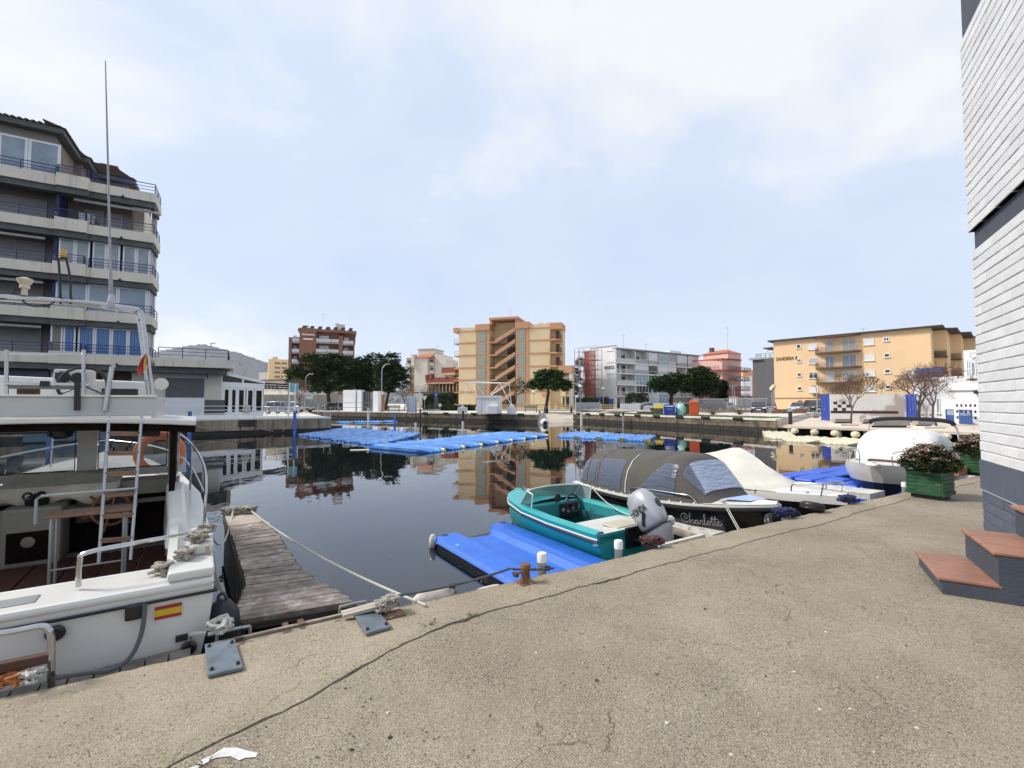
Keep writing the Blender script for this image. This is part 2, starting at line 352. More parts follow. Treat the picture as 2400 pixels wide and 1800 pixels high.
# the lower plaza on the right, its deck carried on piles over the water
plz = [Vector((20.6,35.9,0)),Vector((27.5,27,0)),Vector((36,17,0)),Vector((110,15,0)),Vector((150,69.6,0)),Vector((41,62.8,0))]
mb = MB();n = len(plz);mb.prism([(p.x,p.y) for p in plz],PZ - 0.16,PZ);PLZ = M('plaza_paving',(0.60,0.50,0.40),0.9,var=0.1,scale=0.6,bump=0.1,bscale=10)
plaza = struct('plaza',mb,PLZ)
mb = MB();mb.quad((20.6,35.9,-0.4),(31,33,-0.4),(31,33,PZ - 0.02),(20.6,35.9,PZ - 0.02));mb.quad((31,33,-0.4),(40,19,-0.4),(40,19,PZ - 0.02),(31,33,PZ - 0.02));struct('plaza_back_wall',mb,WETST)
for k in range(9):
    p = plz[0].lerp(plz[1],(k + 0.5) / 7.0) if k < 7 else plz[1].lerp(plz[2],(k - 6.5) / 3)
    part('deck_pile',MB().box(p.x + 0.1,p.x + 0.34,p.y + 0.1,p.y + 0.34,-0.5,PZ - 0.16),COPE,plaza)
mb = MB();mb.quad((20.4,35.6,FZ + 0.004),(20.62,35.88,PZ + 0.004),(30,47.6,PZ + 0.004),(29.0,48.5,FZ + 0.004));struct('plaza_ramp',mb,PLZ)

# quay walls: coping and three courses of stone blocks, joints open
def quay_wall(name,a,c,zt,courses=True,cw=0.45,step=1.3,wet=0.42):
    d = Vector((c.x - a.x,c.y - a.y,0));Ln = d.length;d.normalize();n = Vector((d.y,-d.x,0));rz = atan2(d.y,d.x)
    root = bpy.data.objects.new(name,None);COL.objects.link(root);root.location = (a.x,a.y,0);root.rotation_euler = (0,0,rz);root['kind'] = 'structure'
    mb = MB();x = 0
    rr = random.Random(len(name) * 13 + int(Ln))
    while x < Ln:
        l = min(2.4,Ln - x);mb.box(x + 0.008,x + l - 0.008,-0.14,cw,zt - 0.13,zt + 0.03 + rr.uniform(-0.004,0.004));x += l
    part('coping',mb,COPE,root,kind='stuff')
    mb = MB();mw = MB();hs = [(-0.35,0.0),(0.0,wet)] + ([(wet,wet + (zt - 0.14 - wet) * 0.5),(wet + (zt - 0.14 - wet) * 0.5,zt - 0.14)])
    for ci_,(z0,z1) in enumerate(hs):
        x = -rr.uniform(0,0.8)
        while x < Ln:
            l = rr.uniform(0.55,step);a0 = max(0,x);a1 = min(Ln,x + l);pr = rr.uniform(0.0,0.05)
            if a1 - a0 > 0.1: (mw if ci_ < 2 else mb).box(a0 + 0.014,a1 - 0.014,-0.05 - pr,0.12,z0 + 0.012,z1 - 0.012)
            x += l
    part('wet_course',mw,WETST,root,kind='stuff');part('block_course',mb,STONE,root,kind='stuff')
    return root
quay_wall('quay_wall_middle',bank[2],bank[3],FZ);quay_wall('quay_wall_right',bank[6],bank[7],FZ)
# left bank: cast concrete wall in bays, stained
LCON = M('stained_concrete',(0.36,0.29,0.20),0.95,var=0.3,scale=0.7,bump=0.4,bscale=10,streak=((0.10,0.075,0.05),0.85,0.46),rnd=0.14)
lw = bpy.data.objects.new('quay_wall_left',None);COL.objects.link(lw);lw['kind'] = 'structure'
P0 = LB0 - LD * 34;lw.location = (P0.x,P0.y,0);lw.rotation_euler = (0,0,atan2(LD.y,LD.x));LLn = (LB1 - P0).dot(LD)
x = 0.0;rr = random.Random(5)
while x < LLn:
    l = min(rr.choice([2.2,3.1,3.4,1.6]),LLn - x)
    part('wall_bay',MB().box(x + 0.01,x + l - 0.01,-0.10 - rr.uniform(0,0.05),0.2,0.30,LBZ - 0.12),LCON,lw);x += l
part('tide_band',MB().box(0,LLn,-0.07,0.2,-0.5,0.32),WETST,lw)
part('coping',MB().box(0,LLn,-0.16,5.0,LBZ - 0.13,LBZ + 0.004),M('white_coping',(0.74,0.71,0.64),0.8,var=0.12,scale=0.8,streak=((0.5,0.45,0.36),0.5,0.58)),lw,bevel=0.02)
part('end_wall',MB().box(LLn - 0.12,LLn + 0.06,0.1,41,-0.5,FZ - 0.14),STONE,lw);part('end_coping',MB().box(LLn - 0.4,LLn + 0.14,4.9,41,FZ - 0.13,FZ + 0.03),COPE,lw)
def LP(s,n,z=LBZ): p = P0 + LD * s + Vector((-LD.y,LD.x,0)) * n;return Vector((p.x,p.y,z))
# roads, kerbs and grass behind the quays
def strip(name,pts,z,mat,kind=None):
    o = part(name,MB().add([(p[0],p[1],z) for p in pts],[tuple(range(len(pts)))]),mat,None);o['kind'] = kind or 'structure';return o
strip('road',[(-70,92),(-20,79),(40,74),(44,84),(-10,90),(-66,104)],FZ + 0.005,ASPH)
strip('lane',[(11,70),(39,66),(44,72),(12,78)],FZ + 0.009,ASPH)
strip('car_park',[(26,60),(42,66),(120,84),(110,95),(20,78)],FZ + 0.011,M('car_park_tarmac',(0.16,0.155,0.15),0.9,var=0.15,scale=0.5))
GRASS = M('grass_ground',(0.10,0.13,0.045),0.95,var=0.4,scale=1.2,bump=0.5,bscale=20)
ga = bank[6].lerp(bank[7],0.10);gb = bank[6].lerp(bank[7],0.93);gn = Vector((0.88,0.47,0))
gl = [ga + gn * 1.5,gb + gn * 1.5,gb + gn * 4.6,ga + gn * 5.4]
strip('grass_bed',gl,FZ + 0.014,GRASS)
mb = MB();rr = random.Random(11)
for k in range(9000):
    u,v_ = rr.random(),rr.random();p = gl[0].lerp(gl[1],u).lerp(gl[3].lerp(gl[2],u),v_);h = rr.uniform(0.04,0.14);a = rr.uniform(0,pi);dx,dy = cos(a) * 0.02,sin(a) * 0.02;ox,oy = rr.uniform(-.04,.04),rr.uniform(-.04,.04)
    mb.quad((p.x - dx,p.y - dy,FZ + 0.014),(p.x + dx,p.y + dy,FZ + 0.014),(p.x + ox,p.y + oy,FZ + h))
g = part('grass',mb,M('grass_blades',(0.13,0.18,0.05),0.8,var=0.4,scale=0.6),None);g['kind'] = 'stuff';g['label'] = 'strip of short green grass along the far right quay'
# mountain ridge far behind
mb = MB();prof = [(150,845),(300,838),(351,828),(400,818),(440,810),(475,806),(500,812),(560,827),(627,850),(690,868),(760,885),(850,905),(1000,925)]
def prof_y(x):
    for (a,ya),(c,yc) in zip(prof,prof[1:]):
        if a <= x <= c: return ya + (yc - ya) * (x - a) / (c - a)
    return 946
rr = random.Random(21);rows = [];NX,NR = 170,26
for j in range(NR):
    f = j / (NR - 1.0);row = []
    for i in range(NX + 1):
        x = 150 + 850 * i / NX;D = 3400 - 1500 * (1 - f) ** 1.2;top = AT(x,prof_y(x),3400);z = (top.z) * f ** 1.35
        rid = (sin(x * 0.11 + j * 0.25) + 0.7 * sin(x * 0.31 - j * 0.4) + 0.5 * sin(x * 0.83 + j)) * 26 * sin(pi * min(1,f * 1.02)) * 0.9
        row.append((top.x * D / 3400,D + rid * 3,max(0,z + rid * 0.55 + rr.uniform(-4,4) * (0.35 + f))))
    rows.append(row)
mb.loft(rows,cap=False,close=False)
struct('mountain',mb,M('scrub_mountain',(0.055,0.066,0.075),0.95,var=0.35,scale=0.012,spots=((0.085,0.09,0.095),0.006,0.55,0.6)),smooth=True)

# ================================================================== BUILDINGS
WHITE = M('white_paint',(0.78,0.78,0.77),0.6,var=0.04,scale=1.5);WREND = M('white_render',(0.76,0.76,0.77),0.9,var=0.06,scale=0.6,bump=0.1,bscale=30,streak=((0.45,0.44,0.42),0.4,0.6))
DGL = M('window_glass_dark',(0.025,0.03,0.035),0.08,var=0,spec=0.8);MGL = M('window_glass_grey',(0.28,0.31,0.33),0.12,var=0.25,scale=0.9,spec=0.8);BGL = M('window_glass_bluish',(0.25,0.31,0.37),0.12,var=0.3,scale=0.5,spec=0.8)
SHUT = M('shutter_white',(0.66,0.66,0.65),0.6,var=0.04);SHUTG = M('shutter_grey',(0.42,0.41,0.40),0.7,var=0.06)
BLUERAIL = M('navy_rail_paint',(0.018,0.035,0.16),0.4,var=0.1);DARKM = M('dark_metal',(0.03,0.03,0.032),0.45,metal=0.3,var=0.1);GALV = M('galvanised_steel',(0.42,0.43,0.44),0.45,metal=0.7,var=0.15,scale=4)
BEIGE = M('beige_render',(0.74,0.57,0.34),0.92,var=0.05,scale=0.35,bump=0.12,bscale=30,streak=((0.6,0.45,0.27),0.5,0.62));ORANGE = M('orange_band',(0.56,0.30,0.16),0.9,var=0.07,scale=0.6)
BEIGE2 = M('sand_render',(0.74,0.52,0.30),0.92,var=0.05,scale=0.3,bump=0.12,bscale=30,streak=((0.6,0.41,0.23),0.5,0.62))
BRICK = M('brown_brickwork',(0.25,0.115,0.075),0.9,var=0.22,scale=2.5,bump=0.3,bscale=25);TERRA = M('terracotta_tiles',(0.42,0.15,0.07),0.85,var=0.2,scale=3)
CREAM = M('cream_render',(0.66,0.60,0.51),0.9,var=0.07,scale=0.5,streak=((0.38,0.33,0.26),0.6,0.58));GREYC = M('grey_concrete',(0.34,0.34,0.335),0.9,var=0.12,scale=0.8)
PINK = M('pink_render',(0.72,0.45,0.40),0.9,var=0.06,scale=0.5);PINKD = M('dark_terracotta_slab',(0.36,0.11,0.07),0.85,var=0.1);ORANG2 = M('salmon_render',(0.62,0.29,0.16),0.9,var=0.06)
SLATE = M('slate_cladding',(0.105,0.105,0.11),0.8,var=0.08,scale=0.6);REDB = M('dark_red_brick',(0.25,0.065,0.045),0.9,var=0.15,scale=2)
STONEW = M('honey_stone',(0.45,0.33,0.19),0.9,var=0.3,scale=1.5);TANW = M('tan_render',(0.42,0.30,0.19),0.9,var=0.08)
BROWNM = M('brown_steel',(0.10,0.055,0.04),0.6,var=0.1);PALEY = M('pale_yellow_render',(0.68,0.52,0.28),0.9,var=0.05)
FROST = M('frosted_rail_glass',(0.55,0.58,0.58),0.25,var=0.1,scale=0.4)
def bld(name,label,W,cat='building'): return thing(name,label,cat,W.A,W.rz)
def rect(W,x0,y0,x1,y1):
    xm = (x0 + x1) / 2;return W.S(x0),W.S(x1),W.p(xm,y1)[1],W.p(xm,y0)[1]
def winbox(par,s0,s1,z0,z1,y=-0.03,glass=None,frame=None,mull=1,fr=0.06,sill=True,name='window',hbar=None):
    glass = glass or DGL;frame = frame or WHITE;mb = MB();d = 0.05
    mb.box(s0,s1,y - d,y + 0.02,z0,z0 + fr);mb.box(s0,s1,y - d,y + 0.02,z1 - fr,z1)
    for k in range(mull + 1):
        c = s0 + (s1 - s0) * k / mull;a = min(max(c - fr / 2,s0),s1 - fr);mb.box(a,a + fr,y - d - 0.004,y + 0.016,z0 + fr,z1 - fr)
    if hbar: mb.box(s0,s1,y - d,y + 0.016,z0 + (z1 - z0) * hbar - fr / 2,z0 + (z1 - z0) * hbar + fr / 2)
    o = part(name,mb,frame,par)
    part('pane',MB().box(s0 + fr * 0.5,s1 - fr * 0.5,y - 0.02,y + 0.01,z0 + fr * 0.5,z1 - fr * 0.5),glass,o)
    if sill: part('sill',MB().box(s0 - 0.06,s1 + 0.06,y - 0.16,y + 0.02,z0 - 0.07,z0 - 0.004),COPE,o)
    return o
def win(par,W,x0,y0,x1,y1,**k): return winbox(par,*rect(W,x0,y0,x1,y1),**k)
def bx(par,name,mat,s0,s1,y0,y1,z0,z1,**k): return part(name,MB().box(min(s0,s1),max(s0,s1),min(y0,y1),max(y0,y1),min(z0,z1),max(z0,z1)),mat,par,**k)
def railmesh(s0,s1,y0,y1,z0,z1,bars=3,post=1.5,r=0.025,ends=(True,True),picket=0):   # front run at y0, returns to y1 at both ends
    mb = MB();runs = [((s0,y0),(s1,y0))] + ([((s0,y0),(s0,y1))] if ends[0] else []) + ([((s1,y0),(s1,y1))] if ends[1] else [])
    for a,c in runs:
        l = math.hypot(c[0] - a[0],c[1] - a[1]);n = max(1,int(round(l / post)))
        for k in range(bars): z = z1 - (z1 - z0) * k / bars;mb.beam((a[0],a[1],z),(c[0],c[1],z),r * 2 if k == 0 else r * 1.4)
        for k in range(n + 1): f = k / n;x,y = a[0] + (c[0] - a[0]) * f,a[1] + (c[1] - a[1]) * f;mb.box(x - r,x + r,y - r,y + r,z0,z1)
        if picket:
            n = int(l / picket)
            for k in range(1,n): f = k / n;x,y = a[0] + (c[0] - a[0]) * f,a[1] + (c[1] - a[1]) * f;mb.box(x - r * 0.4,x + r * 0.4,y - r * 0.4,y + r * 0.4,z0,z1)
    return mb
def aerial(par,s,y,z,h):
    mb = MB();mb.box(s - 0.03,s + 0.03,y - 0.03,y + 0.03,z,z + h);mb.box(s - 0.5,s + 0.5,y - 0.02,y + 0.02,z + h * 0.9,z + h * 0.9 + 0.04)
    for k in range(5): mb.box(s - 0.4 + k * 0.2,s - 0.37 + k * 0.2,y - 0.25,y + 0.25,z + h * 0.9 + 0.04,z + h * 0.9 + 0.07)
    return part('aerial',mb,GALV,par)
def balcony(par,W,x0,x1,ytop,ybot,out=1.2,slab=0.18,mat=None,rail=None,slabmat=None,picket=0.0,solid=None,glasspan=None,ends=(True,True)):
    s0,s1,z0,z1 = rect(W,x0,ytop,x1,ybot);b_ = part('balcony',MB().box(s0,s1,-out,0,z0,z0 + slab),slabmat or ORANGE,par)
    if solid: part('parapet',MB().box(s0,s1,-out - 0.06,-out,z0,z1).box(s0,s0 + 0.06,-out,0,z0 + slab,z1).box(s1 - 0.06,s1,-out,0,z0 + slab,z1),solid,b_)
    elif glasspan:
        n = max(2,int((s1 - s0) / 1.6));part('railing',railmesh(s0 + .03,s1 - .03,-out,0,z0 + slab,z1,1,1.6,0.03),GALV,b_)
        for k in range(n): a = s0 + (s1 - s0) * k / n;part('glass_panel',MB().box(a + 0.05,a + (s1 - s0) / n - 0.05,-out - 0.015,-out + 0.015,z0 + slab + 0.06,z1 - 0.08),glasspan,b_)
    else: part('railing',railmesh(s0 + .03,s1 - .03,-out,0,z0 + slab,z1,2,1.4,0.022,ends,picket),rail or DARKM,b_)
    return b_

# ------------------------------------------------------------------ beige block with the zigzag stair
X6 = lambda x: 1000 + x / 4.608
Y6 = lambda y: 720 + y / 4.608
W = Wall(1075,109,1290,102.7,FZ);B = bld('apartment_block','beige and orange apartment block with open zigzag staircase up its front',W)
zt = W.p(1095,Y6(222))[1];sL,s1_,s2_,s3_,s4_,s5_ = [W.S(X6(v)) for v in (345,528,680,962,1108,1335)];s6_ = W.S(X6(1440))
bands = [W.p(1095,Y6(v))[1] for v in (386,521,655,785,915)]
bx(B,'wall',BEIGE,sL,s1_,0,12,0,zt);bx(B,'wall',BEIGE,s4_,s5_,0,4.6,0,zt);bx(B,'wall',BEIGE,s5_,s6_ + 0.4,1.5,4.5,0,zt)
tt = zt + 0.5;bx(B,'stair_back_wall',BEIGE,s2_,s3_,3.2,12,0,zt)
GB,t,b,L = node_mat('glass_blocks');brk = t.nodes.new('ShaderNodeTexBrick');tcn = t.nodes.new('ShaderNodeTexCoord');mp = t.nodes.new('ShaderNodeMapping');mp.inputs['Rotation'].default_value = (pi / 2,0,0)
L(tcn.outputs['Object'],mp.inputs[0]);L(mp.outputs[0],brk.inputs['Vector']);brk.offset = 0;brk.inputs['Scale'].default_value = 1;brk.inputs['Brick Width'].default_value = 0.33;brk.inputs['Row Height'].default_value = 0.33;brk.inputs['Mortar Size'].default_value = 0.055
brk.inputs['Color1'].default_value = (0.10,0.20,0.19,1);brk.inputs['Color2'].default_value = (0.17,0.27,0.24,1);brk.inputs['Mortar'].default_value = (0.50,0.42,0.30,1);L(brk.outputs[0],b.inputs['Base Color']);b.inputs['Roughness'].default_value = 0.35
for a,c in ((s1_,s2_),(s3_,s4_)):
    bx(B,'stair_tower',BEIGE,a,c,0.02,11,0,tt);bx(B,'tower_cap',ORANGE,a - 0.05,c + 0.05,-0.3,11.2,tt - 1.3,tt + 0.15)
    zz = [0.25] + bands[::-1] + [tt - 1.3]
    for z0,z1 in zip(zz,zz[1:]):
        gp = bx(B,'glass_block_panel',GB,a + 0.5,c - 0.9,-0.14,0.0,z0 + 0.22,z1 - 0.16)
        bx(gp,'surround',ORANGE,a + 0.02,c - 0.02,-0.10,0.0,z1 - 0.14,z1 + 0.2)
        bx(gp,'surround',ORANGE,c - 0.85,c - 0.05,-0.09,0.0,z0 + 0.2,z1 - 0.15);bx(gp,'surround',ORANGE,a + 0.02,a + 0.45,-0.09,0.0,z0 + 0.2,z1 - 0.15)
for z in bands:
    for a,c in ((sL - 0.1,s1_ - 0.06),(s4_ + 0.06,s5_)): bx(B,'floor_band',ORANGE,a,c,-0.12,0,z - 0.12,z + 0.14)
bx(B,'roof_band',ORANGE,sL - 1.4,sL,-0.2,11,zt - 1.0,zt + 0.1);bx(B,'roof_edge',ORANGE,sL,s1_ - 0.06,-0.10,0,zt - 0.95,zt - 0.75);bx(B,'roof_edge',ORANGE,s4_ + 0.06,s5_,-0.10,0,zt - 0.95,zt - 0.75)
bx(B,'roof_band',ORANGE,s5_ + 0.004,s6_ + 0.5,-0.25,4.6,zt - 1.3,zt + 0.1)
tc_ = W.p(1180,Y6(115))[1];bx(B,'tower_wall',BEIGE,s2_,s3_,3.0,9,zt - 0.1,tc_ - 0.6);bx(B,'tower_side',ORANGE,s2_,s2_ + 0.5,-0.1,3.0,tt,tc_ - 0.35);bx(B,'tower_side',ORANGE,s3_ - 0.1,s3_ + 0.45,-0.1,9,tt + 0.2,tc_ - 0.35);bx(B,'tower_roof',ORANGE,s2_ - 0.05,s3_ + 0.6,-0.4,9.2,tc_ - 0.35,tc_ + 0.12)
sd0 = s2_ + 0.25;sdl = s2_ + (s3_ - s2_) * 0.22;sdr = s3_ - 0.15
for k,z in enumerate(bands + [bands[-1] - (bands[0] - bands[1])]):
    up = bands[0] + (bands[0] - bands[1]) - 0.35 if k == 0 else bands[k - 1]
    fl = MB();fl.hexa([(sdl,-0.16,z - 0.35),(sdr,-0.16,up - 0.35),(sdr,0.0,up - 0.35),(sdl,0.0,z - 0.35)],[(sdl,-0.16,z + 0.55),(sdr,-0.16,up + 0.5),(sdr,0.0,up + 0.5),(sdl,0.0,z + 0.55)])
    st = part('stair_flight',fl,ORANGE,B)
    n = 9
    for q in range(n):
        f = q / n;part('step',MB().box(sdl + (sdr - sdl) * f,sdl + (sdr - sdl) * (f + 1 / n),0.0,1.3,z + (up - z) * f - 0.3,z + (up - z) * f + 0.06),GREYC,st)
    bx(B,'landing',ORANGE,sd0 - 0.2,sdl,-0.15,3.1,z - 0.3,z + 0.02);part('railing',railmesh(sd0,sdl,-0.1,1.0,z + 0.02,z + 0.95,2,0.8,0.02,(False,False),0.14),DARKM,B)
    if k < 6:
        bx(B,'gallery_slab',ORANGE,sdl,s3_,1.6,3.2,z - 0.28,z)
        for q in range(3):
            d0 = sdl + (sdr - sdl) * (0.40 + q * 0.18);dr = bx(B,'door',BROWNM,d0,d0 + 0.85,3.1,3.2,z + 0.02,z + 2.0)
        part('gallery_rail',railmesh(sdl,s3_ - 0.1,1.65,2,z,z + 0.95,2,1.6,0.02,(False,False),0.2),DARKM,B)
for k,z in enumerate(bands[:4]):
    if k < 3:
        bb = part('balcony',MB().prism([(s5_,-0.5),(s6_ - 0.6,-0.9),(s6_ + 0.4,0.2),(s6_ + 0.4,1.5),(s5_,1.5)],z - 0.25,z + 0.05),ORANGE,B);part('railing',railmesh(s5_,s6_ + 0.2,-0.55,1.2,z + 0.05,z + 1.15,2,1.0,0.022,(False,True),0.16),BROWNM,bb)
        bx(B,'balcony_door',BROWNM,s5_ + 1.0,s5_ + 1.9,1.42,1.5,z + 0.05,z + 2.1)
    bl = part('side_balcony',MB().box(sL - 1.35,sL,0.3,6,z - 0.2,z + 0.06),ORANGE,B);part('railing',railmesh(sL - 1.3,sL,0.35,0.36,z + 0.06,z + 1.1,2,0.6,0.02,(True,False)),DARKM,bl)
bx(B,'side_balcony',ORANGE,sL - 1.35,sL,0.3,6,bands[4] - 0.2,bands[4] + 0.06)
bx(B,'doorway_roof',ORANGE,s4_ + 3,s5_ - 0.3,-0.7,0,3.0,3.3)
aerial(B,(s2_ + s3_) / 2 + 0.6,4,tc_,2.6)
for sx in (s4_ + 1.5,s4_ + 3.2): bx(B,'roof_vent',CREAM,sx,sx + 0.9,3,4,zt,zt + 0.9)
# the lower wing on its right
W2 = Wall(1312,101.5,1340,100.6,FZ);B2 = bld('low_annex','low beige annex with brown awnings beside the zigzag stair block',W2);zt2 = W2.p(1325,857)[1]
bx(B2,'wall',BEIGE,0,W2.L,0.8,2.5,0,zt2 - 0.5);bx(B2,'roof_band',ORANGE,-0.3,W2.L + 0.2,-0.3,2.6,zt2 - 1.6,zt2);bx(B2,'corner_pillar',WREND,W2.L - 0.5,W2.L,-0.1,0.78,0,zt2 - 1.6);bx(B2,'divider',BEIGE,W2.L * 0.42,W2.L * 0.5,-0.1,0.79,0,zt2 - 1.6)
for z0 in (zt2 - 3.0,2.7):
    bx(B2,'awning',M('pale_awning',(0.6,0.55,0.47),0.8),0.1,W2.L * 0.9,-0.9,0.75,z0 + 0.2,z0 + 0.35)
for z0 in (0.3,zt2 - 5.4): winbox(B2,0.5,2.0,z0,z0 + 2.2,0.74,DGL,BROWNM,2,sill=False);part('railing',railmesh(0.1,W2.L - 0.6,-0.05,0.6,z0 - 0.1,z0 + 0.95,2,1.2,0.02,(False,False),0.16),BROWNM,B2)
# balustrade wall in front
WB = Wall(1068,92,1442,88,FZ);bw = thing('balustrade_wall','low pierced balustrade wall in front of the beige stair block','wall',WB.A,WB.rz);z1 = 1.05
part('rail',MB().box(0,WB.L,-0.16,0.16,z1 - 0.12,z1),ORANGE,bw);part('plinth',MB().box(0,WB.L,-0.14,0.14,0,0.15),BEIGE,bw)
mb = MB();k = 0;x = 0.1
while x < WB.L:
    for r in range(2):
        for q in ((0,.36,.30,.36),(0,.05,.05,.30),(.31,.36,.05,.30)): mb.box(x + q[0],x + q[1],-0.07,0.07,0.15 + r * 0.39 + q[2],0.15 + r * 0.39 + q[3] + 0.03)
    x += 0.38
part('pierced_blocks',mb,BEIGE,bw,kind='stuff')
for k in range(12): x = WB.L * k / 11;part('pier',MB().box(x - 0.22,x + 0.22,-0.19,0.19,0,1.15),BEIGE,bw)

# ------------------------------------------------------------------ brick block behind the pines
W = Wall(675,128,829,134,FZ);B = bld('brick_apartment_block','dark brown brick apartment block with pale balconies behind the big pines',W)
X5 = lambda x: 600 + x / 4.608
Y5 = lambda y: 720 + y / 4.608
zr = W.p(760,Y5(240))[1];zr2 = W.p(815,Y5(372))[1]
a0,a1,a2,a3,a4,a5 = [W.S(X5(v)) for v in (345,375,460,640,892,1055)]
bx(B,'corner_wall',BRICK,a0,a1,-1.2,10,0,zr2 + 0.4);bx(B,'wall',BRICK,a1,a2,1.2,10,0,zr - 2.4);bx(B,'pier_wall',BRICK,a2,a3,-1.0,10,0,zr);bx(B,'wall',BRICK,a3,a4,1.0,10,0,zr);bx(B,'wall',BRICK,a4,a5,1.2,10,0,zr2)
bx(B,'pier_wall',BRICK,a4 - 0.2,a4 + 0.9,-1.0,1.1,0,zr2 + 1.5);bx(B,'end_wall',BRICK,a5 - 0.3,a5 + 0.01,-0.9,1.19,0,zr2);bx(B,'cornice',BRICK,a2 - 0.5,a4 + 4.6,-0.6,10.2,zr - 0.8,zr - 0.1);bx(B,'attic',BRICK,a4 + 0.9,a4 + 4.4,2.2,10,zr2,zr - 0.81)
fl = 2.92
for k in range(6):
    z = zr2 - 0.95 - k * fl
    for s0,s1,o in ((a1 + 0.1,a2,1.1),(a3,a4 - 0.2,0.95),(a4 + 0.9,a5 - 0.3,0.9)):
        zz = z + (0.35 if s0 == a3 else 0.1)
        b_ = part('balcony',MB().box(s0,s1,-o,1.0,zz - 0.3,zz),GREYC,B);n = max(2,int((s1 - s0) / 1.7))
        for q in range(n): c = s0 + (s1 - s0) * q / n;part('glass_panel',MB().box(c + 0.04,c + (s1 - s0) / n - 0.04,-o - 0.03,-o,zz + 0.12,zz + 1.0),FROST,b_)
        part('rail',MB().box(s0,s1,-o - 0.04,-o + 0.02,zz + 1.0,zz + 1.06),DARKM,b_)
        w0 = s0 + (s1 - s0) * 0.12
        if zz + 2.2 < zr: winbox(B,w0,w0 + (s1 - s0) * 0.42,zz,zz + 2.1,0.95 if s0 == a3 else 1.15,SHUT,WHITE,1,sill=False)
bx(B,'awning',M('awning_cream',(0.6,0.56,0.5),0.8),a2 + 0.6,a3 - 0.4,-1.5,-1.0,zr - 2.1,zr - 1.7);bx(B,'sign_plate',WHITE,a2 + 1.0,a2 + 3.4,-1.08,-1.0,zr - 3.3,zr - 2.9)
for sx,wd,h in ((a4 - 1.2,1.1,2.4),(a4 - 0.1,1.5,2.2),(a3 - 3.2,0.9,1.4),(a3 + 3,0.8,1.0)): bx(B,'chimney',CREAM,sx,sx + wd,3,4.2,zr - 0.1,zr + h)
for k in range(7): part('solar_panel',MB().hexa([(a2 + k * 2.1,2,zr),(a2 + k * 2.1 + 1.3,2,zr),(a2 + k * 2.1 + 1.3,2.1,zr),(a2 + k * 2.1,2.1,zr)],[(a2 + k * 2.1 + .6,3,zr + 1.3),(a2 + k * 2.1 + 1.5,3,zr + 1.3),(a2 + k * 2.1 + 1.5,3.1,zr + 1.3),(a2 + k * 2.1 + .6,3.1,zr + 1.3)]),DARKM,B)
aerial(B,a3 + 1.5,4,zr,5.5)

# ------------------------------------------------------------------ far yellow tower, low cream building, white and tan block, red restaurant
W = Wall(627,300,676,306,FZ);B = bld('yellow_tower','pale yellow high-rise far off to the left of the brick block',W);zt = W.p(650,842)[1]
bx(B,'wall',PALEY,0,W.L,0,10,0,zt);bx(B,'roof_box',PALEY,W.L * 0.2,W.L * 0.45,3,7,zt,zt + 1.8)
for k in range(6):
    for q in range(2):
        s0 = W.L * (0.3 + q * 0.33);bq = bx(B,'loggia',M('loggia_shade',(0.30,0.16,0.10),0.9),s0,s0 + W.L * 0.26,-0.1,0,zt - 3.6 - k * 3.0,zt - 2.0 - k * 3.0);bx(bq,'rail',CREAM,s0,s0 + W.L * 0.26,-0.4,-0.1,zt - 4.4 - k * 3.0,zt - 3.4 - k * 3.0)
bx(B,'lower_block',ORANG2,W.L * 0.35,W.L * 0.8,-8,-0.5,0,zt * 0.42);bx(B,'lower_block',PALEY,W.L * 0.72,W.L * 1.2,-14,-8.1,0,zt * 0.66)
W = Wall(605,112,690,106,FZ);B = bld('low_cream_house','low cream house with flat brown roof behind the pergola',W);zt = W.p(650,892)[1]
bx(B,'wall',CREAM,0,W.L,0,9,0,zt);bx(B,'roof',BROWNM,-0.3,W.L + 0.5,-0.5,9.4,zt,zt + 0.3)
for k in range(5): winbox(B,0.8 + k * 1.4,1.8 + k * 1.4,zt - 2.0,zt - 1.0)
W = Wall(560,420,640,420,FZ);B = bld('distant_houses','distant cream and white houses below the mountain',W)
for s0,s1,y,h in ((0.02,0.25,0,15),(0.28,0.5,8,12),(0.5,0.68,4,24),(0.7,0.95,9,16)): bx(B,'house',CREAM,W.L * s0,W.L * s1,y,y + 12,0,h * 1.25)
X3 = lambda x: 920 + x / 10.37
Y3 = lambda y: 800 + y / 10.37
W = Wall(X3(330),142,X3(1290),138,FZ);B = bld('white_tan_block','tan and off-white apartment house with small orange tiled roof',W)
z = lambda y,x=700: W.p(X3(x),Y3(y))[1]
S = lambda x: W.S(X3(x))
bx(B,'tan_wall',TANW,S(330),S(580),0,9,0,z(390));bx(B,'white_tower',CREAM,S(580),S(895),-1.5,9,0,z(400));bx(B,'roof_box',CREAM,S(575),S(950),1,8,z(400),z(185));bx(B,'box_cornice',GREYC,S(565),S(960),0.8,8.2,z(195),z(175))
part('tiled_roof',MB().hexa([(S(620),-1.9,z(415)),(S(1010),-1.9,z(415)),(S(1000),1.0,z(415)),(S(640),1.0,z(415))],[(S(630),-1.8,z(395)),(S(1005),-1.8,z(395)),(S(950),1.0,z(310)),(S(660),1.0,z(310))]),TERRA,B)
bx(B,'white_wall',CREAM,S(895),S(1150),0.6,9,0,z(330));part('gable_wall',MB().hexa([(S(1010),0.3,0),(S(1290),0.3,0),(S(1290),9,0),(S(1010),9,0)],[(S(1010),0.3,z(315)),(S(1290),0.3,z(435)),(S(1290),9,z(435)),(S(1010),9,z(315))]),CREAM,B)
bx(B,'bay',CREAM,S(530),S(600),-2.2,-0.1,z(610),z(330))
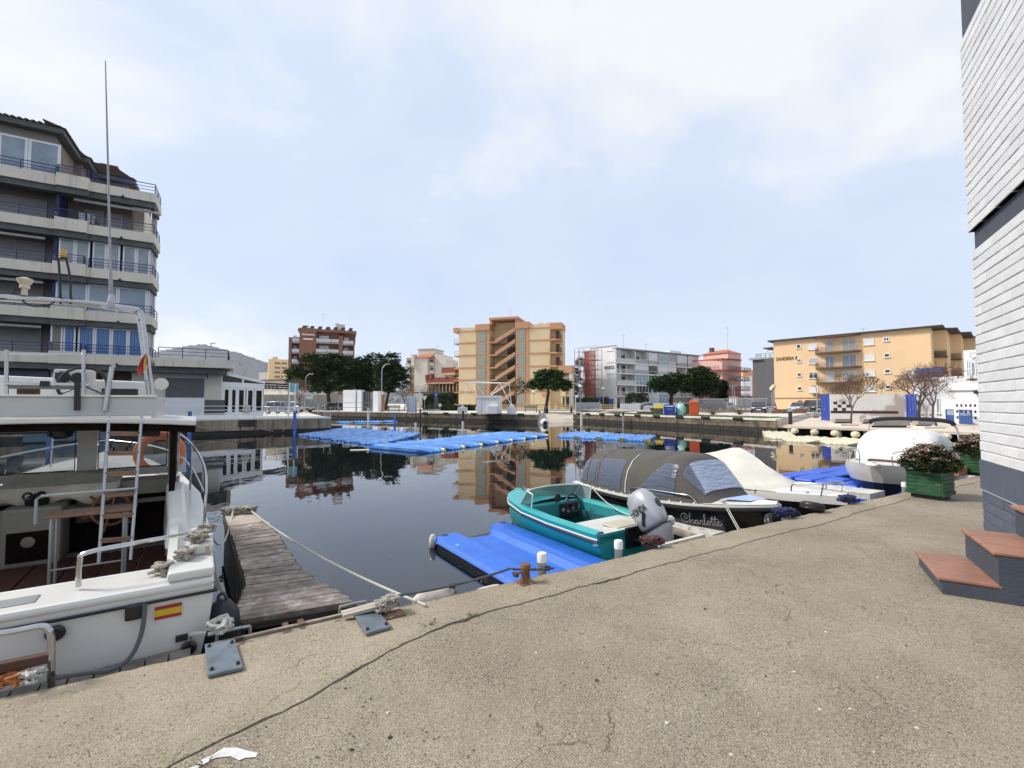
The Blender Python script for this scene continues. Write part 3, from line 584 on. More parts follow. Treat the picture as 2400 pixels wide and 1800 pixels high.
for q in range(4):
    zz = z(640 + 190 * q) if q else z(610);bl = bx(B,'balcony',CREAM,S(350),S(465),-1.1,0,z(625 + 175 * q),z(605 + 175 * q));bx(bl,'railing',FROST,S(352),S(463),-1.12,-1.05,z(605 + 175 * q),z(540 + 175 * q));bx(bl,'opening',DGL,S(365),S(455),-0.05,0.02,z(600 + 175 * q),z(455 + 175 * q))
for q in range(3): win(B,W,X3(512),Y3(655 + 175 * q),X3(575),Y3(725 + 175 * q),glass=DGL,frame=BROWNM,sill=False)
for q in range(3): bl = bx(B,'balcony',WHITE,S(895),S(1015),-0.6,0.6,z(590 + 190 * q),z(570 + 190 * q));bx(bl,'railing',FROST,S(897),S(1013),-0.6,-0.55,z(570 + 190 * q),z(520 + 190 * q));bx(bl,'opening',DGL,S(905),S(960),0.5,0.62,z(565 + 190 * q),z(465 + 190 * q))
aerial(B,S(940),4,z(185),1.6);aerial(B,S(470),4,z(390),2.0);bx(B,'chimney',BROWNM,S(395),S(425),3,4,z(395),z(345));bx(B,'chimney',GREYC,S(1005),S(1045),3,4,z(340),z(280))
W = Wall(X3(800),118,X3(1580),113,FZ);B = bld('castle_restaurant','dark red brick restaurant with battlements and stone bands beside the beige block',W)
bx(B,'wall',REDB,S(800),S(1580),0,8,z(1000,1100),z(905,1100));bx(B,'stone_band',STONEW,S(830),S(1500),-0.15,8,z(1035,1100),z(1000,1100) - 0.01);bx(B,'upper_wall',REDB,S(1155),S(1490),0.5,7,z(760,1300),z(650,1300));bx(B,'upper_stone',STONEW,S(1150),S(1495),0.3,7.2,z(830,1300),z(762,1300))
for k in range(11): bx(B,'battlement',REDB,S(1165 + k * 30),S(1182 + k * 30),0.5,0.9,z(650,1300),z(632,1300))
for k in range(12): s0 = S(960 + k * 48);bx(B,'battlement',REDB,s0,s0 + 0.32,0,0.5,z(905,1100),z(880,1100))
bx(B,'chimney',REDB,S(800),S(845),-0.2,1,z(905,1100),z(800,1100));bx(B,'chimney',REDB,S(890),S(955),-0.25,1,z(905,1100),z(790,1100));win(B,W,X3(1280),Y3(855),X3(1355),Y3(915),glass=DGL,frame=BROWNM,sill=False)
bx(B,'ground_floor',BROWNM,S(820),S(1575),1.2,8,0,z(1035,1100));bx(B,'terrace_roof',M('slate_awning',(0.07,0.06,0.055),0.8),S(700),S(1560),-3.5,1.1,z(1260,1100),z(1235,1100))
for k in range(9): bx(B,'column',STONEW,S(850 + k * 85),S(850 + k * 85) + 0.25,0.2,0.5,z(1235,1100),z(1035,1100))
for k in range(7): winbox(B,S(870 + k * 85),S(870 + k * 85) + 0.6,z(1200,1100),z(1080,1100),1.15,DGL,BROWNM,1,sill=False)
bx(B,'terrace_wall',STONEW,S(690),S(1600),-3.9,-3.5,0,z(1490,1100))

# ------------------------------------------------------------------ white block with glazed balconies and lettering, red netted scaffold
X7 = lambda x: 1320 + x / 4.608
Y7 = lambda y: 760 + y / 4.608
WG = Wall(X7(297),114,X7(570),108,FZ);WFc = Wall(X7(570),108,X7(1475),126,FZ)
B = bld('white_apartment_block','long white apartment block with glazed balconies and lettering on its end wall',WG)
zg0 = WG.p(X7(300),Y7(265))[1];zg1 = WG.p(X7(568),Y7(231))[1]
part('end_wall',MB().hexa([(0,0,0),(WG.L,0,0),(WG.L,0.4,0),(0,0.4,0)],[(0,0,zg0),(WG.L,0,zg1),(WG.L,0.4,zg1),(0,0.4,zg0)]),WREND,B)
part('end_coping',MB().hexa([(0,-0.1,zg0),(WG.L,-0.1,zg1),(WG.L,0.5,zg1),(0,0.5,zg0)],[(0,-0.1,zg0 + 0.15),(WG.L,-0.1,zg1 + 0.15),(WG.L,0.5,zg1 + 0.15),(0,0.5,zg0 + 0.15)]),GREYC,B)
for y in (296,418,540): s0,zz = WG.p(X7(470),Y7(y));bx(B,'wall_strip',GREYC,s0,WG.L - 0.3,-0.07,0,zz - 0.06,zz + 0.06)
s0,zz = WG.p(X7(443),Y7(490));LETT = M('dark_lettering',(0.10,0.10,0.11),0.6)
text('VENISOL',1.15,LETT,B,(s0,-0.06,zz),(pi / 2,0,0),sx=(WG.L - 0.25 - s0) / 4.55,ext=0.03)
# the long front, in its own frame
fr = bpy.data.objects.new('front_wing',None);COL.objects.link(fr);fr.parent = B
la = WFc.A - WG.A;fr.location = (la.dot(WG.d),la.dot(WG.n),0);fr.rotation_euler = (0,0,WFc.rz - WG.rz)
zr = WFc.p(X7(585),Y7(264))[1];fz = [WFc.p(X7(585),Y7(v))[1] for v in (410,525,648,772)] ;LF = WFc.L
bx(fr,'back_wall',WREND,0.05,LF,2.0,11,0,zr - 0.05);bx(fr,'roof',GREYC,-0.1,LF + 0.4,-0.5,11.2,zr,zr + 0.25);bx(fr,'rooftop_room',WREND,LF * 0.78,LF * 0.93,4,9,zr + 0.25,zr + 1.6)
aerial(fr,LF * 0.25,5,zr + 0.2,4.5);aerial(fr,LF * 0.55,6,zr + 0.2,3)
SF = lambda x: WFc.S(X7(x))
GREYP = M('grey_parapet',(0.36,0.36,0.36),0.85,var=0.08);WCUR = M('white_blind',(0.58,0.62,0.66),0.35,var=0.15,scale=0.6)
tops = [zr] + fz;rows = [
    [(575,780,'open'),(785,918,'open2'),(925,1020,'glaz'),(1030,1128,'full'),(1135,1220,'glazd'),(1230,1340,'glaz'),(1350,1465,'glaz')],
    [(575,780,'rail'),(785,918,'glaz'),(925,1015,'dark'),(1025,1125,'blind'),(1130,1222,'blind'),(1230,1335,'rail'),(1345,1465,'rail')],
    [(575,780,'open'),(785,918,'full'),(925,1015,'dark'),(1025,1225,'rail'),(1230,1465,'rail')],
    [(575,780,'rail'),(785,918,'darkp'),(925,1120,'rail'),(1130,1465,'rail')]]
for k,row in enumerate(rows):
    zb,ztp = tops[k + 1],tops[k] - 0.3;bx(fr,'floor_slab',GREYC,0.02,LF,-0.2,2.0,zb - 0.3,zb - 0.05);bx(fr,'slab_edge',WREND,0.0,LF + 0.05,-0.26,-0.2,zb - 0.2,zb + 0.02)
    for x0,x1,kd in row:
        a,c = SF(x0),SF(x1);bx(fr,'dividing_wall',WREND,c - 0.06,c + 0.1,-0.1,2.0,zb,ztp + 0.2)
        if kd in ('open','open2','rail'):
            winbox(fr,a + 0.5,a + (c - a) * 0.45,zb,zb + 2.05,1.95,DGL,BROWNM,2,sill=False);winbox(fr,a + (c - a) * 0.6,a + (c - a) * 0.78,zb,zb + 2.05,1.95,DGL,BROWNM,1,sill=False)
            if kd == 'rail':
                part('railing',railmesh(a,c - 0.06,-0.15,0.5,zb,zb + 0.95,2,1.6,0.03,(False,False),0.16),WHITE,fr)
            else: bx(fr,'parapet',GREYP if kd == 'open2' else M('frosted_parapet',(0.52,0.53,0.52),0.5,var=0.08),a,c - 0.07,-0.2,-0.12,zb,zb + 0.95);part('railing',railmesh(a,c - 0.07,-0.22,0,zb + 0.9,zb + 1.05,1,1.2,0.03,(False,False)),WHITE,fr)
            if x0 == 575 and kd == 'open': bx(fr,'glazed_end',MGL,a,a + 1.4,-0.12,-0.06,zb + 1.0,ztp);part('frame',railmesh(a,a + 1.4,-0.14,0,zb + 0.95,ztp,1,0.7,0.04,(False,False)),WHITE,fr)
        elif kd in ('glaz','glazd'):
            bx(fr,'parapet',GREYP if (x0 % 20 == 5 or x0 == 1230) else M('pale_parapet',(0.47,0.48,0.48),0.8),a,c - 0.07,-0.2,-0.08,zb,zb + 1.0);winbox(fr,a,c - 0.06,zb + 1.0,ztp + 0.1,-0.1,WCUR if kd == 'glaz' else BGL,WHITE,4,sill=False)
        elif kd == 'full': winbox(fr,a,c - 0.06,zb,ztp + 0.1,-0.1,BGL,WHITE,4,hbar=0.35,sill=False)
        elif kd == 'dark': winbox(fr,a,c - 0.06,zb,ztp + 0.1,-0.1,DGL,WHITE,4,hbar=0.36,sill=False)
        elif kd == 'darkp': winbox(fr,a,c - 0.06,zb + 0.9,ztp + 0.1,-0.1,DGL,WHITE,4,sill=False);winbox(fr,a,c - 0.06,zb,zb + 0.85,-0.1,DGL,WHITE,4,sill=False)
        elif kd == 'blind': bx(fr,'parapet',M('pale_parapet',(0.47,0.48,0.48),0.8),a,c - 0.07,-0.2,-0.08,zb,zb + 0.95);bx(fr,'roller_blind',SHUT,a,c - 0.08,-0.14,-0.06,zb + 0.97,ztp)
for k in range(6): winbox(fr,1.2 + k * 4,3.4 + k * 4,0.2,2.3,1.95,DGL,BROWNM,2,sill=False)
part('garden_wall',MB().box(SF(620),LF,-4.3,-4.1,0,1.35),WREND,fr);winbox(fr,SF(920),SF(1020),1.3,3.6,-3.2,BGL,WHITE,3,sill=False);bx(fr,'kiosk_wall',WREND,SF(915),SF(1025),-3.1,-0.3,0,3.7)
# scaffold
WS = Wall(X7(118),112,X7(378),106,FZ);sc = thing('scaffold','tube scaffold wrapped in red netting beside the white block','scaffold',WS.A,WS.rz);zt = WS.p(1390,Y7(285))[1]
mb = MB();nl = 6;sr = WS.S(X7(235))
for s_ in (0.2,sr * 0.5,sr,WS.L * 0.72,WS.L): 
    for y in (0,1.4): mb.beam((s_,y,0),(s_,y,zt + (0.8 if s_ < sr - 0.1 else 0.4)),0.09)
for k in range(nl + 1):
    z_ = zt * k / nl + 0.1
    for y in (0,1.4): mb.beam((0.2,y,z_),(WS.L,y,z_),0.08);mb.beam((0.2,y,z_ + 1),(WS.L,y,z_ + 1),0.06)
    if k < nl: mb.beam((0.2,0,z_),(sr,0,z_ + zt / nl),0.06);mb.beam((sr,0,z_ + zt / nl),(WS.L,0,z_),0.06)
part('tube_frame',mb,M('scaffold_tube',(0.40,0.33,0.30),0.5,metal=0.4),sc)
for k in range(1,nl): part('deck',MB().box(0.2,WS.L,0.1,1.3,zt * k / nl - 0.05,zt * k / nl + 0.02),M('scaffold_board',(0.30,0.26,0.22),0.9),sc)
NET = M('red_netting',(0.24,0.055,0.045),0.9,var=0.4,scale=1.2,alpha=0.74)
mb = MB();n = 30
for z0,z1 in zip([zt * k / nl for k in range(nl)],[zt * (k + 1) / nl for k in range(nl)]):
    rws = []
    for j in range(5): rws.append([(sr + (WS.L * 0.93 - sr) * i / n,-0.12 + 0.08 * sin(i * 1.3 + z0) * sin(pi * j / 4) ,z0 + (z1 - z0) * j / 4) for i in range(n + 1)])
    mb.loft(rws,cap=False,close=False)
part('netting',mb,NET,sc,smooth=True)
part('netting_side',MB().quad((sr,-0.1,0),(sr,1.5,0),(sr,1.5,zt),(sr,-0.1,zt)),NET,sc)

# ------------------------------------------------------------------ pink, salmon and slate buildings
X9 = lambda x: 1480 + x / 7.9
Y9 = lambda y: 820 + y / 7.9
W = Wall(X9(1255),124,X9(1690),118,FZ);Wr = Wall(X9(1690),118,X9(2000),124,FZ);B = bld('pink_apartment_house','pink apartment house with dark red balcony slabs right of the cypress',W)
zt = W.p(X9(1680),Y9(175))[1];bx(B,'wall',PINK,0,W.L,0,8,0,zt);bx(B,'roof_edge',TERRA,-0.3,W.L + 0.3,-0.5,8,zt,zt + 0.3)
a,c = W.S(X9(1275)),W.S(X9(1735));z1 = W.p(X9(1500),Y9(70))[1];bx(B,'attic',PINK,a,c,1.5,7,zt + 0.3,z1);part('attic_roof',MB().hexa([(a - .3,1.2,z1),(c + .3,1.2,z1),(c + .3,7.3,z1),(a - .3,7.3,z1)],[(a - .3,1.2,z1 + .2),(c + .3,1.2,z1 + .2),(c - 2,4.2,z1 + 1.2),(a + 2,4.2,z1 + 1.2)]),TERRA,B);bx(B,'chimney',BROWNM,a + 0.8,a + 1.7,3,4,z1 + 0.6,z1 + 2.0);bx(B,'round_vent',DGL,W.S(X9(1440)),W.S(X9(1462)),1.4,1.5,z1 - 2.0,z1 - 1.3)
fr = bpy.data.objects.new('right_wing',None);COL.objects.link(fr);fr.parent = B;la = Wr.A - W.A;fr.location = (la.dot(W.d),la.dot(W.n),0);fr.rotation_euler = (0,0,Wr.rz - W.rz)
bx(fr,'wall',PINK,0.02,Wr.L,0,8,0,zt - 0.1);bx(fr,'roof_edge',TERRA,0,Wr.L + 0.3,-0.5,8,zt - 0.05,zt + 0.27)
for k,y in enumerate((370,545,735,880)):
    zz = W.p(X9(1680),Y9(y))[1]
    bl = bx(B,'balcony_slab',PINKD,W.L * 0.45,W.L,-1.4,0,zz - 0.15,zz + 0.08);part('railing',railmesh(W.L * 0.45,W.L,-1.35,0,zz + .08,zz + 1.0,2,1.5,0.025,(True,False),0.2),BROWNM,bl)
    bl = bx(fr,'balcony_slab',PINKD,-0.3,Wr.L * 1.35,-1.5,0,zz - 0.14,zz + 0.09);part('railing',railmesh(0,Wr.L * 1.35,-1.45,0,zz + .09,zz + 1.0,2,1.5,0.025,(False,True),0.2),BROWNM,bl)
    if k < 3 or True:
        for q in (0.08,0.6): winbox(fr,Wr.L * q,Wr.L * q + 1.6,zz + 0.1,zz + 2.3,-0.03,DGL,BROWNM,2,sill=False)
        winbox(fr,Wr.L * 0.38,Wr.L * 0.38 + 0.8,zz + 1.0,zz + 2.2);winbox(B,W.L * 0.06,W.L * 0.16,zz + 0.3,zz + 2.0,glass=DGL,frame=BROWNM);winbox(B,W.L * 0.25,W.L * 0.32,zz + 0.3,zz + 2.0,glass=DGL,frame=BROWNM);winbox(B,W.L * 0.74,W.L * 0.86,zz + 1,zz + 2.0)
aerial(B,W.L * 0.85,4,z1,7.5);bx(fr,'ground_shop',WREND,0,Wr.L * 2.3,-3.4,-1.6,0,2.9);bx(fr,'shop_roof',PINKD,-0.3,Wr.L * 2.35,-3.8,-1.5,2.9,3.15)
for q in range(5): winbox(fr,0.6 + q * 3,2.2 + q * 3,0.6,2.2,-3.44,DGL,WHITE,2)
W = Wall(1733,165,1772,165,FZ);B = bld('salmon_house','salmon orange house between the pink house and the slate grey block',W);zt = W.p(1765,867)[1]
bx(B,'wall',ORANG2,W.L * 0.25,W.L,0,9,0,zt);bx(B,'wall',WREND,0,W.L * 0.6,-2,-0.1,0,zt * 0.82)
for k in range(5): winbox(B,W.L * 0.66,W.L * 0.76,1.5 + k * 2.8,2.8 + k * 2.8,glass=MGL)
W = Wall(1766,112,1817,108,FZ);B = bld('slate_grey_block','dark slate grey block behind the sand coloured block',W);zt = W.p(1790,842)[1]
bx(B,'wall',SLATE,0,W.L,0,9,0,zt);bx(B,'roof_edge',GREYC,-0.6,W.L + 0.3,-0.6,9.3,zt,zt + 0.45);part('railing',railmesh(0.6,W.L,0.5,2,zt + 0.45,zt + 1.4,2,1.2,0.04),DARKM,B)
for k in range(4): winbox(B,W.L * 0.80,W.L * 0.98,2.2 + k * 2.5,3.9 + k * 2.5,glass=MGL,frame=GALV,sill=False)
bx(B,'porch',M('glass_porch',(0.10,0.13,0.14),0.2),W.L * 0.7,W.L * 1.0,-1.2,-0.05,0,3.6)

# ------------------------------------------------------------------ sand coloured block on the right
XA = lambda x: 1800 + x / 7.373
YA = lambda y: 760 + y / 7.373
W = Wall(1816,94.6,2187,77,FZ);B = bld('sand_apartment_block','long sand coloured apartment block with thin dark roof and curved balconies',W)
zt = W.p(2000,(YA(190)))[1];zl = W.p(1817,YA(300))[1];zt = zl
bx(B,'wall',BEIGE2,0,W.L,0,10,0,zt);bx(B,'roof',M('roof_dark_brown',(0.05,0.035,0.028),0.8),-0.9,W.L + 1.6,-0.7,10.5,zt,zt + 0.28)
bx(B,'string_course',M('brown_band',(0.28,0.16,0.08),0.9),0,W.S(1922),-0.12,0,W.p(1850,YA(1282))[1],W.p(1850,YA(1270))[1])
for i,(y0,y1) in enumerate(((345,415),(595,660),(840,900),(1080,1140),(1320,1380))): win(B,W,XA(515),YA(y0),XA(592),YA(y1),glass=DGL,frame=WHITE if i < 4 else BROWNM,mull=2 if i == 1 else 1,fr=0.1)
for i,(y0,y1) in enumerate(((335,437),(580,685),(830,935),(1078,1180))): win(B,W,XA(720),YA(y0),XA(877),YA(y1),glass=DGL if i == 2 else SHUT if i != 1 else SHUTG,mull=2 if i == 2 else 1,hbar=0.72 if i == 2 else None,fr=0.07)
for i,(y0,y1) in enumerate(((245,358),(517,630),(790,900),(1060,1168))): win(B,W,XA(1685),YA(y0),XA(1868),YA(y1),glass=SHUT,fr=0.06)
for i,(y0,y1) in enumerate(((218,292),(500,572),(775,847),(1052,1122))): win(B,W,XA(2030),YA(y0),XA(2135),YA(y1),glass=DGL,fr=0.12,mull=2 if i == 0 else 1)
bx(B,'garage_door',M('garage_grey',(0.16,0.155,0.15),0.6),W.S(XA(735)),W.S(XA(890)),-0.05,0,0,W.p(XA(810),YA(1322))[1])
def curved(s0,s1,z0,z1,out,mat,name,par):
    pts = [(s0,0)] + [(s0 + 0.4 + 0.9 * (1 - cos(a)) * 0.9,-out * sin(a)) for a in (0.5,1.0,pi / 2)] + [(s1 - 0.4 - 0.81 * (1 - cos(a)),-out * sin(a)) for a in (pi / 2,1.0,0.5)] + [(s1,0)]
    return part(name,MB().prism(pts,z0,z1),mat,par),pts
s0,s1 = W.S(XA(838)),W.S(XA(1640))
for k,y in enumerate((500,757,1010)):
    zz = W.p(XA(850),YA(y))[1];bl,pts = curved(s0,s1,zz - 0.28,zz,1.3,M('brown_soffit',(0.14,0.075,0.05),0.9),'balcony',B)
    mb = MB()
    for (a,c) in zip(pts,pts[1:]):
        for q in (0,0.5,1): mb.beam((a[0],a[1] * .97,zz + 0.95 - q * 0.8),(c[0],c[1] * .97,zz + 0.95 - q * 0.8),0.05)
        l = math.hypot(c[0] - a[0],c[1] - a[1]);n = max(1,int(l / 0.14))
        for q in range(n): f = q / n;mb.box(a[0] + (c[0] - a[0]) * f - .012,a[0] + (c[0] - a[0]) * f + .012,(a[1] + (c[1] - a[1]) * f) * .97 - .012,(a[1] + (c[1] - a[1]) * f) * .97 + .012,zz,zz + 0.95)
    part('railing',mb,BROWNM if k < 9 else DARKM,bl)
    winbox(B,W.S(XA(1010)),W.S(XA(1165)),zz,zz + 2.15,-0.03,(SHUTG,BGL,SHUT)[k],WHITE if k else SHUT,2 if k == 1 else 1,sill=False)
    winbox(B,W.S(XA(1300)),W.S(XA(1555)),zz,zz + 2.15,-0.03,(SHUTG,BGL,SHUT)[k],WHITE,2,sill=False)
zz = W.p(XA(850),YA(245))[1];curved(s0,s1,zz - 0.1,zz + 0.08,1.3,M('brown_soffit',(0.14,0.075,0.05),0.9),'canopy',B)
zz = W.p(XA(850),YA(1240))[1];bx(B,'entrance_canopy',BROWNM,s0 - 0.3,s1,-1.2,0,zz,zz + 0.35)
s_,zz = W.p(XA(137),YA(632));text('SANDREA II',1.0,M('brown_lettering',(0.12,0.05,0.035),0.6),B,(s_,-0.06,zz),(pi / 2,0,0),sx=0.74,ext=0.03)
bx(B,'downpipe',BEIGE2,W.S(XA(1652)),W.S(XA(1660)),-0.1,0,0,zt - 1.2);aerial(B,W.S(XA(1630)),3,zt,1.5)
for k in range(2): mb = MB();mb.beam((-1.6 + k * 1.0,1.5,zt - 3.3),(-1.6 + k,1.5,zt - 1.2),0.1);part('terrace_post',mb,WHITE,B)
bx(B,'terrace_roof',BROWNM,-2.2,0,0.5,5,zt - 1.2,zt - 1.0);bx(B,'terrace_wall',SLATE,-2.0,0,0.6,5,0,zt - 3.3)
for k,(xa,xb,D,ytop) in enumerate(((2187,2223,80.4,775),(2222,2256,84.9,784),(2255,2290,89.9,793),(2284,2330,94,802))):
    a,c = AT(xa,900,D),AT(xb,900,D * 0.985);la = a - W.A;lb = c - W.A;u0,v0,u1,v1 = la.dot(W.d),la.dot(W.n),lb.dot(W.d),lb.dot(W.n)
    u0 = W.L + 0.02 if k == 0 else u0 - 0.5;zz = zt - 0.02 * k;wg = part('stepped_wing',MB().hexa([(u0,v0,0),(u1,v1,0),(u1,v1 + 9,0),(u0,v0 + 9,0)],[(u0,v0,zz),(u1,v1,zz),(u1,v1 + 9,zz),(u0,v0 + 9,zz)]),BEIGE2,B)
    part('roof',MB().hexa([(u0,v0 - 1.6,zz),(u1 + 1.4,v1 - 0.2,zz),(u1 + 1.4,v1 + 9,zz),(u0,v0 + 9,zz)],[(u0,v0 - 1.6,zz + .25),(u1 + 1.4,v1 - 0.2,zz + .25),(u1 + 1.4,v1 + 9,zz + .25),(u0,v0 + 9,zz + .25)]),MATS['roof_dark_brown'],wg)
    for q in range(3 if k < 2 else 2):
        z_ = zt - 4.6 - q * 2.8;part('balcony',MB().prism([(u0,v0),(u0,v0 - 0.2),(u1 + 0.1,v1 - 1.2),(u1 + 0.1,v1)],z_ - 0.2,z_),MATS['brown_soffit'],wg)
        mb = MB()
        for h in (0.25,0.6,0.95): mb.beam((u0,v0 - 0.2,z_ + h),(u1,v1 - 1.15,z_ + h),0.06)
        for j in range(18): f = j / 17;mb.beam((u0 + (u1 - u0) * f,v0 - 0.2 + (v1 - 0.95 - v0) * f,z_),(u0 + (u1 - u0) * f,v0 - 0.2 + (v1 - 0.95 - v0) * f,z_ + 0.95),0.05)
        part('railing',mb,DARKM,wg)

# ------------------------------------------------------------------ peeling wall with blue doors, white house, blue gate
X8 = lambda x: 1740 + x / 3.814
Y8 = lambda y: 740 + y / 3.814
W = Wall(X8(785),44.5,X8(1460),42.0,PZ);B = thing('peeling_wall','peeling white painted wall with chequered patch between the two blue doors','wall',W.A,W.rz);zt = W.p(2030,Y8(700))[1]
PEEL = M('peeling_paint',(0.66,0.64,0.60),0.9,var=0.06,scale=0.8,bump=0.2,bscale=12,spots=((0.36,0.31,0.26),0.33,0.53,0.9),streak=((0.45,0.42,0.38),0.5,0.6))
bx(B,'wall_panel',PEEL,0,W.L,0,0.3,0,zt)
s_,zz = W.p(X8(785),Y8(862));bx(B,'painted_band',M('maroon_band',(0.05,0.02,0.022),0.8),0,W.L * 0.9,-0.012,0,zz - 0.1,zz + 0.14)
s_,zz = W.p(X8(815),Y8(848));
for r in range(3):
    for c in range(4):
        if (r + c) % 2 == 0: bx(B,'chequer',M('chequer_brown',(0.05,0.03,0.028),0.8),s_ + c * 0.34,s_ + c * 0.34 + 0.3,-0.012,0,zz + r * 0.30,zz + r * 0.30 + 0.27)
BLUED = M('blue_door_paint',(0.02,0.055,0.33),0.55,var=0.15,scale=2,streak=((0.10,0.14,0.30),0.5,0.55))
def bluedoor(x0,x1,D0,D1,ytop,label):
    Wd = Wall(x0,D0,x1,D1,PZ);d = thing('blue_metal_door',label,'door',Wd.A,Wd.rz,'blue doors beside the peeling wall');zt = Wd.p((x0 + x1) / 2,ytop)[1]
    part('frame',MB().box(0,Wd.L,0,0.1,zt - 0.12,zt).box(0,0.1,0,0.1,0,zt - 0.12).box(Wd.L - 0.1,Wd.L,0,0.1,0,zt - 0.12),BLUED,d);n = 3
    for k in range(n): a = 0.1 + (Wd.L - 0.2) * k / n;part('leaf',MB().box(a + 0.02,a + (Wd.L - .2) / n - 0.02,0.03,0.08,0.04,zt - 0.14).box(a + 0.12,a + (Wd.L - .2) / n - 0.12,-0.0,0.03,zt * 0.3,zt * 0.8),BLUED,d)
    part('handle',MB().box(Wd.L * 0.45,Wd.L * 0.5,-0.06,0.0,zt * 0.42,zt * 0.48),GALV,d);return d
bluedoor(X8(700),X8(785),47.5,44.6,Y8(705),'blue metal door left of the peeling wall, behind the bare tree');bluedoor(X8(1460),X8(1552),42.0,41.2,Y8(700),'blue metal door right of the peeling wall, by the white house')
W = Wall(X8(1552),43.5,2335,38,PZ);B = bld('white_house','flat roofed white house with plaque at the right, behind the bare trees',W);zl = W.p(2250,Y8(540))[1];zh = W.p(2290,Y8(300))[1]
sm = W.S(X8(1980));bx(B,'lower_wall',WREND,0,W.L,0,9,0,zl);bx(B,'upper_wall',WREND,sm,W.L,0.2,9,zl,zh);bx(B,'ledge',GREYC,W.S(X8(1840)),W.L,-0.12,0,W.p(2260,Y8(668))[1] - 0.05,W.p(2260,Y8(668))[1] + 0.05)
for x0,x1 in ((1590,1612),(1668,1690),(1735,1768)): win(B,W,X8(x0),Y8(738),X8(x1),Y8(872),glass=MGL,frame=WHITE,sill=True)
win(B,W,X8(2018),Y8(398),X8(2066),Y8(552),glass=BGL,mull=2,hbar=0.5);win(B,W,X8(2095),Y8(388),X8(2122),Y8(548),glass=BGL,mull=1,hbar=0.5)
win(B,W,X8(2050),Y8(325),X8(2120),Y8(372),glass=SHUT,frame=M('plaque_edge',(0.5,0.5,0.55),0.6),sill=False,name='plaque');bx(B,'vent_grille',DARKM,W.S(X8(2040)),W.S(X8(2122)),-0.04,0.2,W.p(2285,Y8(578))[1],W.p(2285,Y8(568))[1]);bx(B,'wall_lamp',DARKM,W.S(X8(2090)),W.S(X8(2120)),-0.3,0,W.p(2290,Y8(698))[1],W.p(2290,Y8(668))[1])
bx(B,'pierced_wall',WREND,W.S(X8(2045)),W.L,-2.3,-2.1,0,2.0)
for r in range(3):
    for c in range(5): bx(B,'wall_slot',DARKM,W.S(X8(2065)) + c * 0.3,W.S(X8(2065)) + c * 0.3 + 0.13,-2.32,-2.29,0.45 + r * 0.5,0.65 + r * 0.5)
wx = [W.S(X8(v)) for v in (1520,1720)]
Wt = Wall(X8(1500),52,X8(1722),50,PZ);tk = thing('blue_roof_tank','big blue box standing on the roof above the right blue door','tank',Wt.w(0,0,0),Wt.rz);z0,z1 = Wt.p(2160,Y8(585))[1],Wt.p(2160,Y8(468))[1]
part('tank_body',MB().box(0.6,Wt.L,0,2,z0,z1),BLUED,tk,bevel=0.05);part('tank_end',MB().box(0,0.6,0.05,1.9,z0,z1 - 0.05),M('graffiti_grey',(0.5,0.48,0.5),0.8,var=0.4,scale=1.5,spots=((0.05,0.05,0.12),1.2,0.52,0.9)),tk);part('tank_base',MB().box(0.2,Wt.L - 0.3,0.2,1.8,0,z0),WREND,tk)
a = AT(X8(1355),Y8(538),47);mb = MB();p = AT(X8(1478),Y8(538),47);mb.beam(a,p,0.06);mb.beam((p.x,p.y,PZ),p + Vector((0,0,0.5)),0.07)
for k in range(9): q = a.lerp(p,k / 8.5);mb.beam(q + Vector((0,-0.25,0.0)),q + Vector((0,0.25,0.0)),0.03);mb.beam(q + Vector((0,0,-0.12)),q + Vector((0,0,0.12)),0.03)
tag(part('roof_aerial',mb,GALV,None),'tall television aerial mast with long boom beside the blue roof box','aerial')
W = Wall(X8(1810),40.5,X8(2042),36.8,PZ);g = thing('blue_gate','blue mesh gate beside the white house at the right','gate',W.A,W.rz);zt = W.p(2240,Y8(838))[1];BLM = M('gate_blue',(0.03,0.09,0.30),0.5)
part('frame',MB().box(0,W.L,0,0.06,zt - 0.07,zt).box(0,W.L,0,0.06,0.05,0.12).box(0,0.07,0,0.06,0.12,zt - .07).box(W.L * .5,W.L * .5 + .07,0,0.06,0.12,zt - .07).box(W.L - .07,W.L,0,0.06,0.12,zt - .07),BLM,g)
part('mesh_panel',MB().box(0.07,W.L - 0.07,0.02,0.03,0.12,zt * 0.6),M('gate_sheet',(0.04,0.11,0.30),0.5,alpha=0.9),g);mb = MB()
for k in range(1,24): mb.box(W.L * k / 24 - 0.012,W.L * k / 24 + 0.012,0.01,0.04,0.12,zt - 0.07)
part('bars',mb,BLM,g,kind='stuff')

# ------------------------------------------------------------------ left apartment block with navy railings
NA = Vector((-0.509,0.861,0));AA = Vector((0.861,0.509,0));C0 = AT(351,900,31.5);C0.z = 0
org = C0 - AA * 15.0;BL = thing('seaside_apartment_block','cream apartment block with navy railings and stacked balconies at the left','building',(org.x,org.y,LBZ),atan2(AA.y,AA.x))
class LW(Wall):
    def __init__(s): s.A = Vector((org.x,org.y,LBZ));s.d = AA;s.n = NA;s.rz = atan2(AA.y,AA.x);s.base = LBZ
W = LW();SX = lambda x: W.S(x)
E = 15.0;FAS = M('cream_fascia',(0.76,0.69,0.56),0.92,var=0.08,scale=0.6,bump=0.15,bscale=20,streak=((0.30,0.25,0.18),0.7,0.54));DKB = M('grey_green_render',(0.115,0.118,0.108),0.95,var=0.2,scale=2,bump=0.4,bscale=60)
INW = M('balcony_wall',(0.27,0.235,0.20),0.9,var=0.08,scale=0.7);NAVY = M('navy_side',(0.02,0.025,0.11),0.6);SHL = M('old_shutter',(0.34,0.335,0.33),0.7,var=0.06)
tops = [5.5 - LBZ + 2.85 * k for k in range(5)];m0,m1 = SX(112),SX(190);DP = 9.0
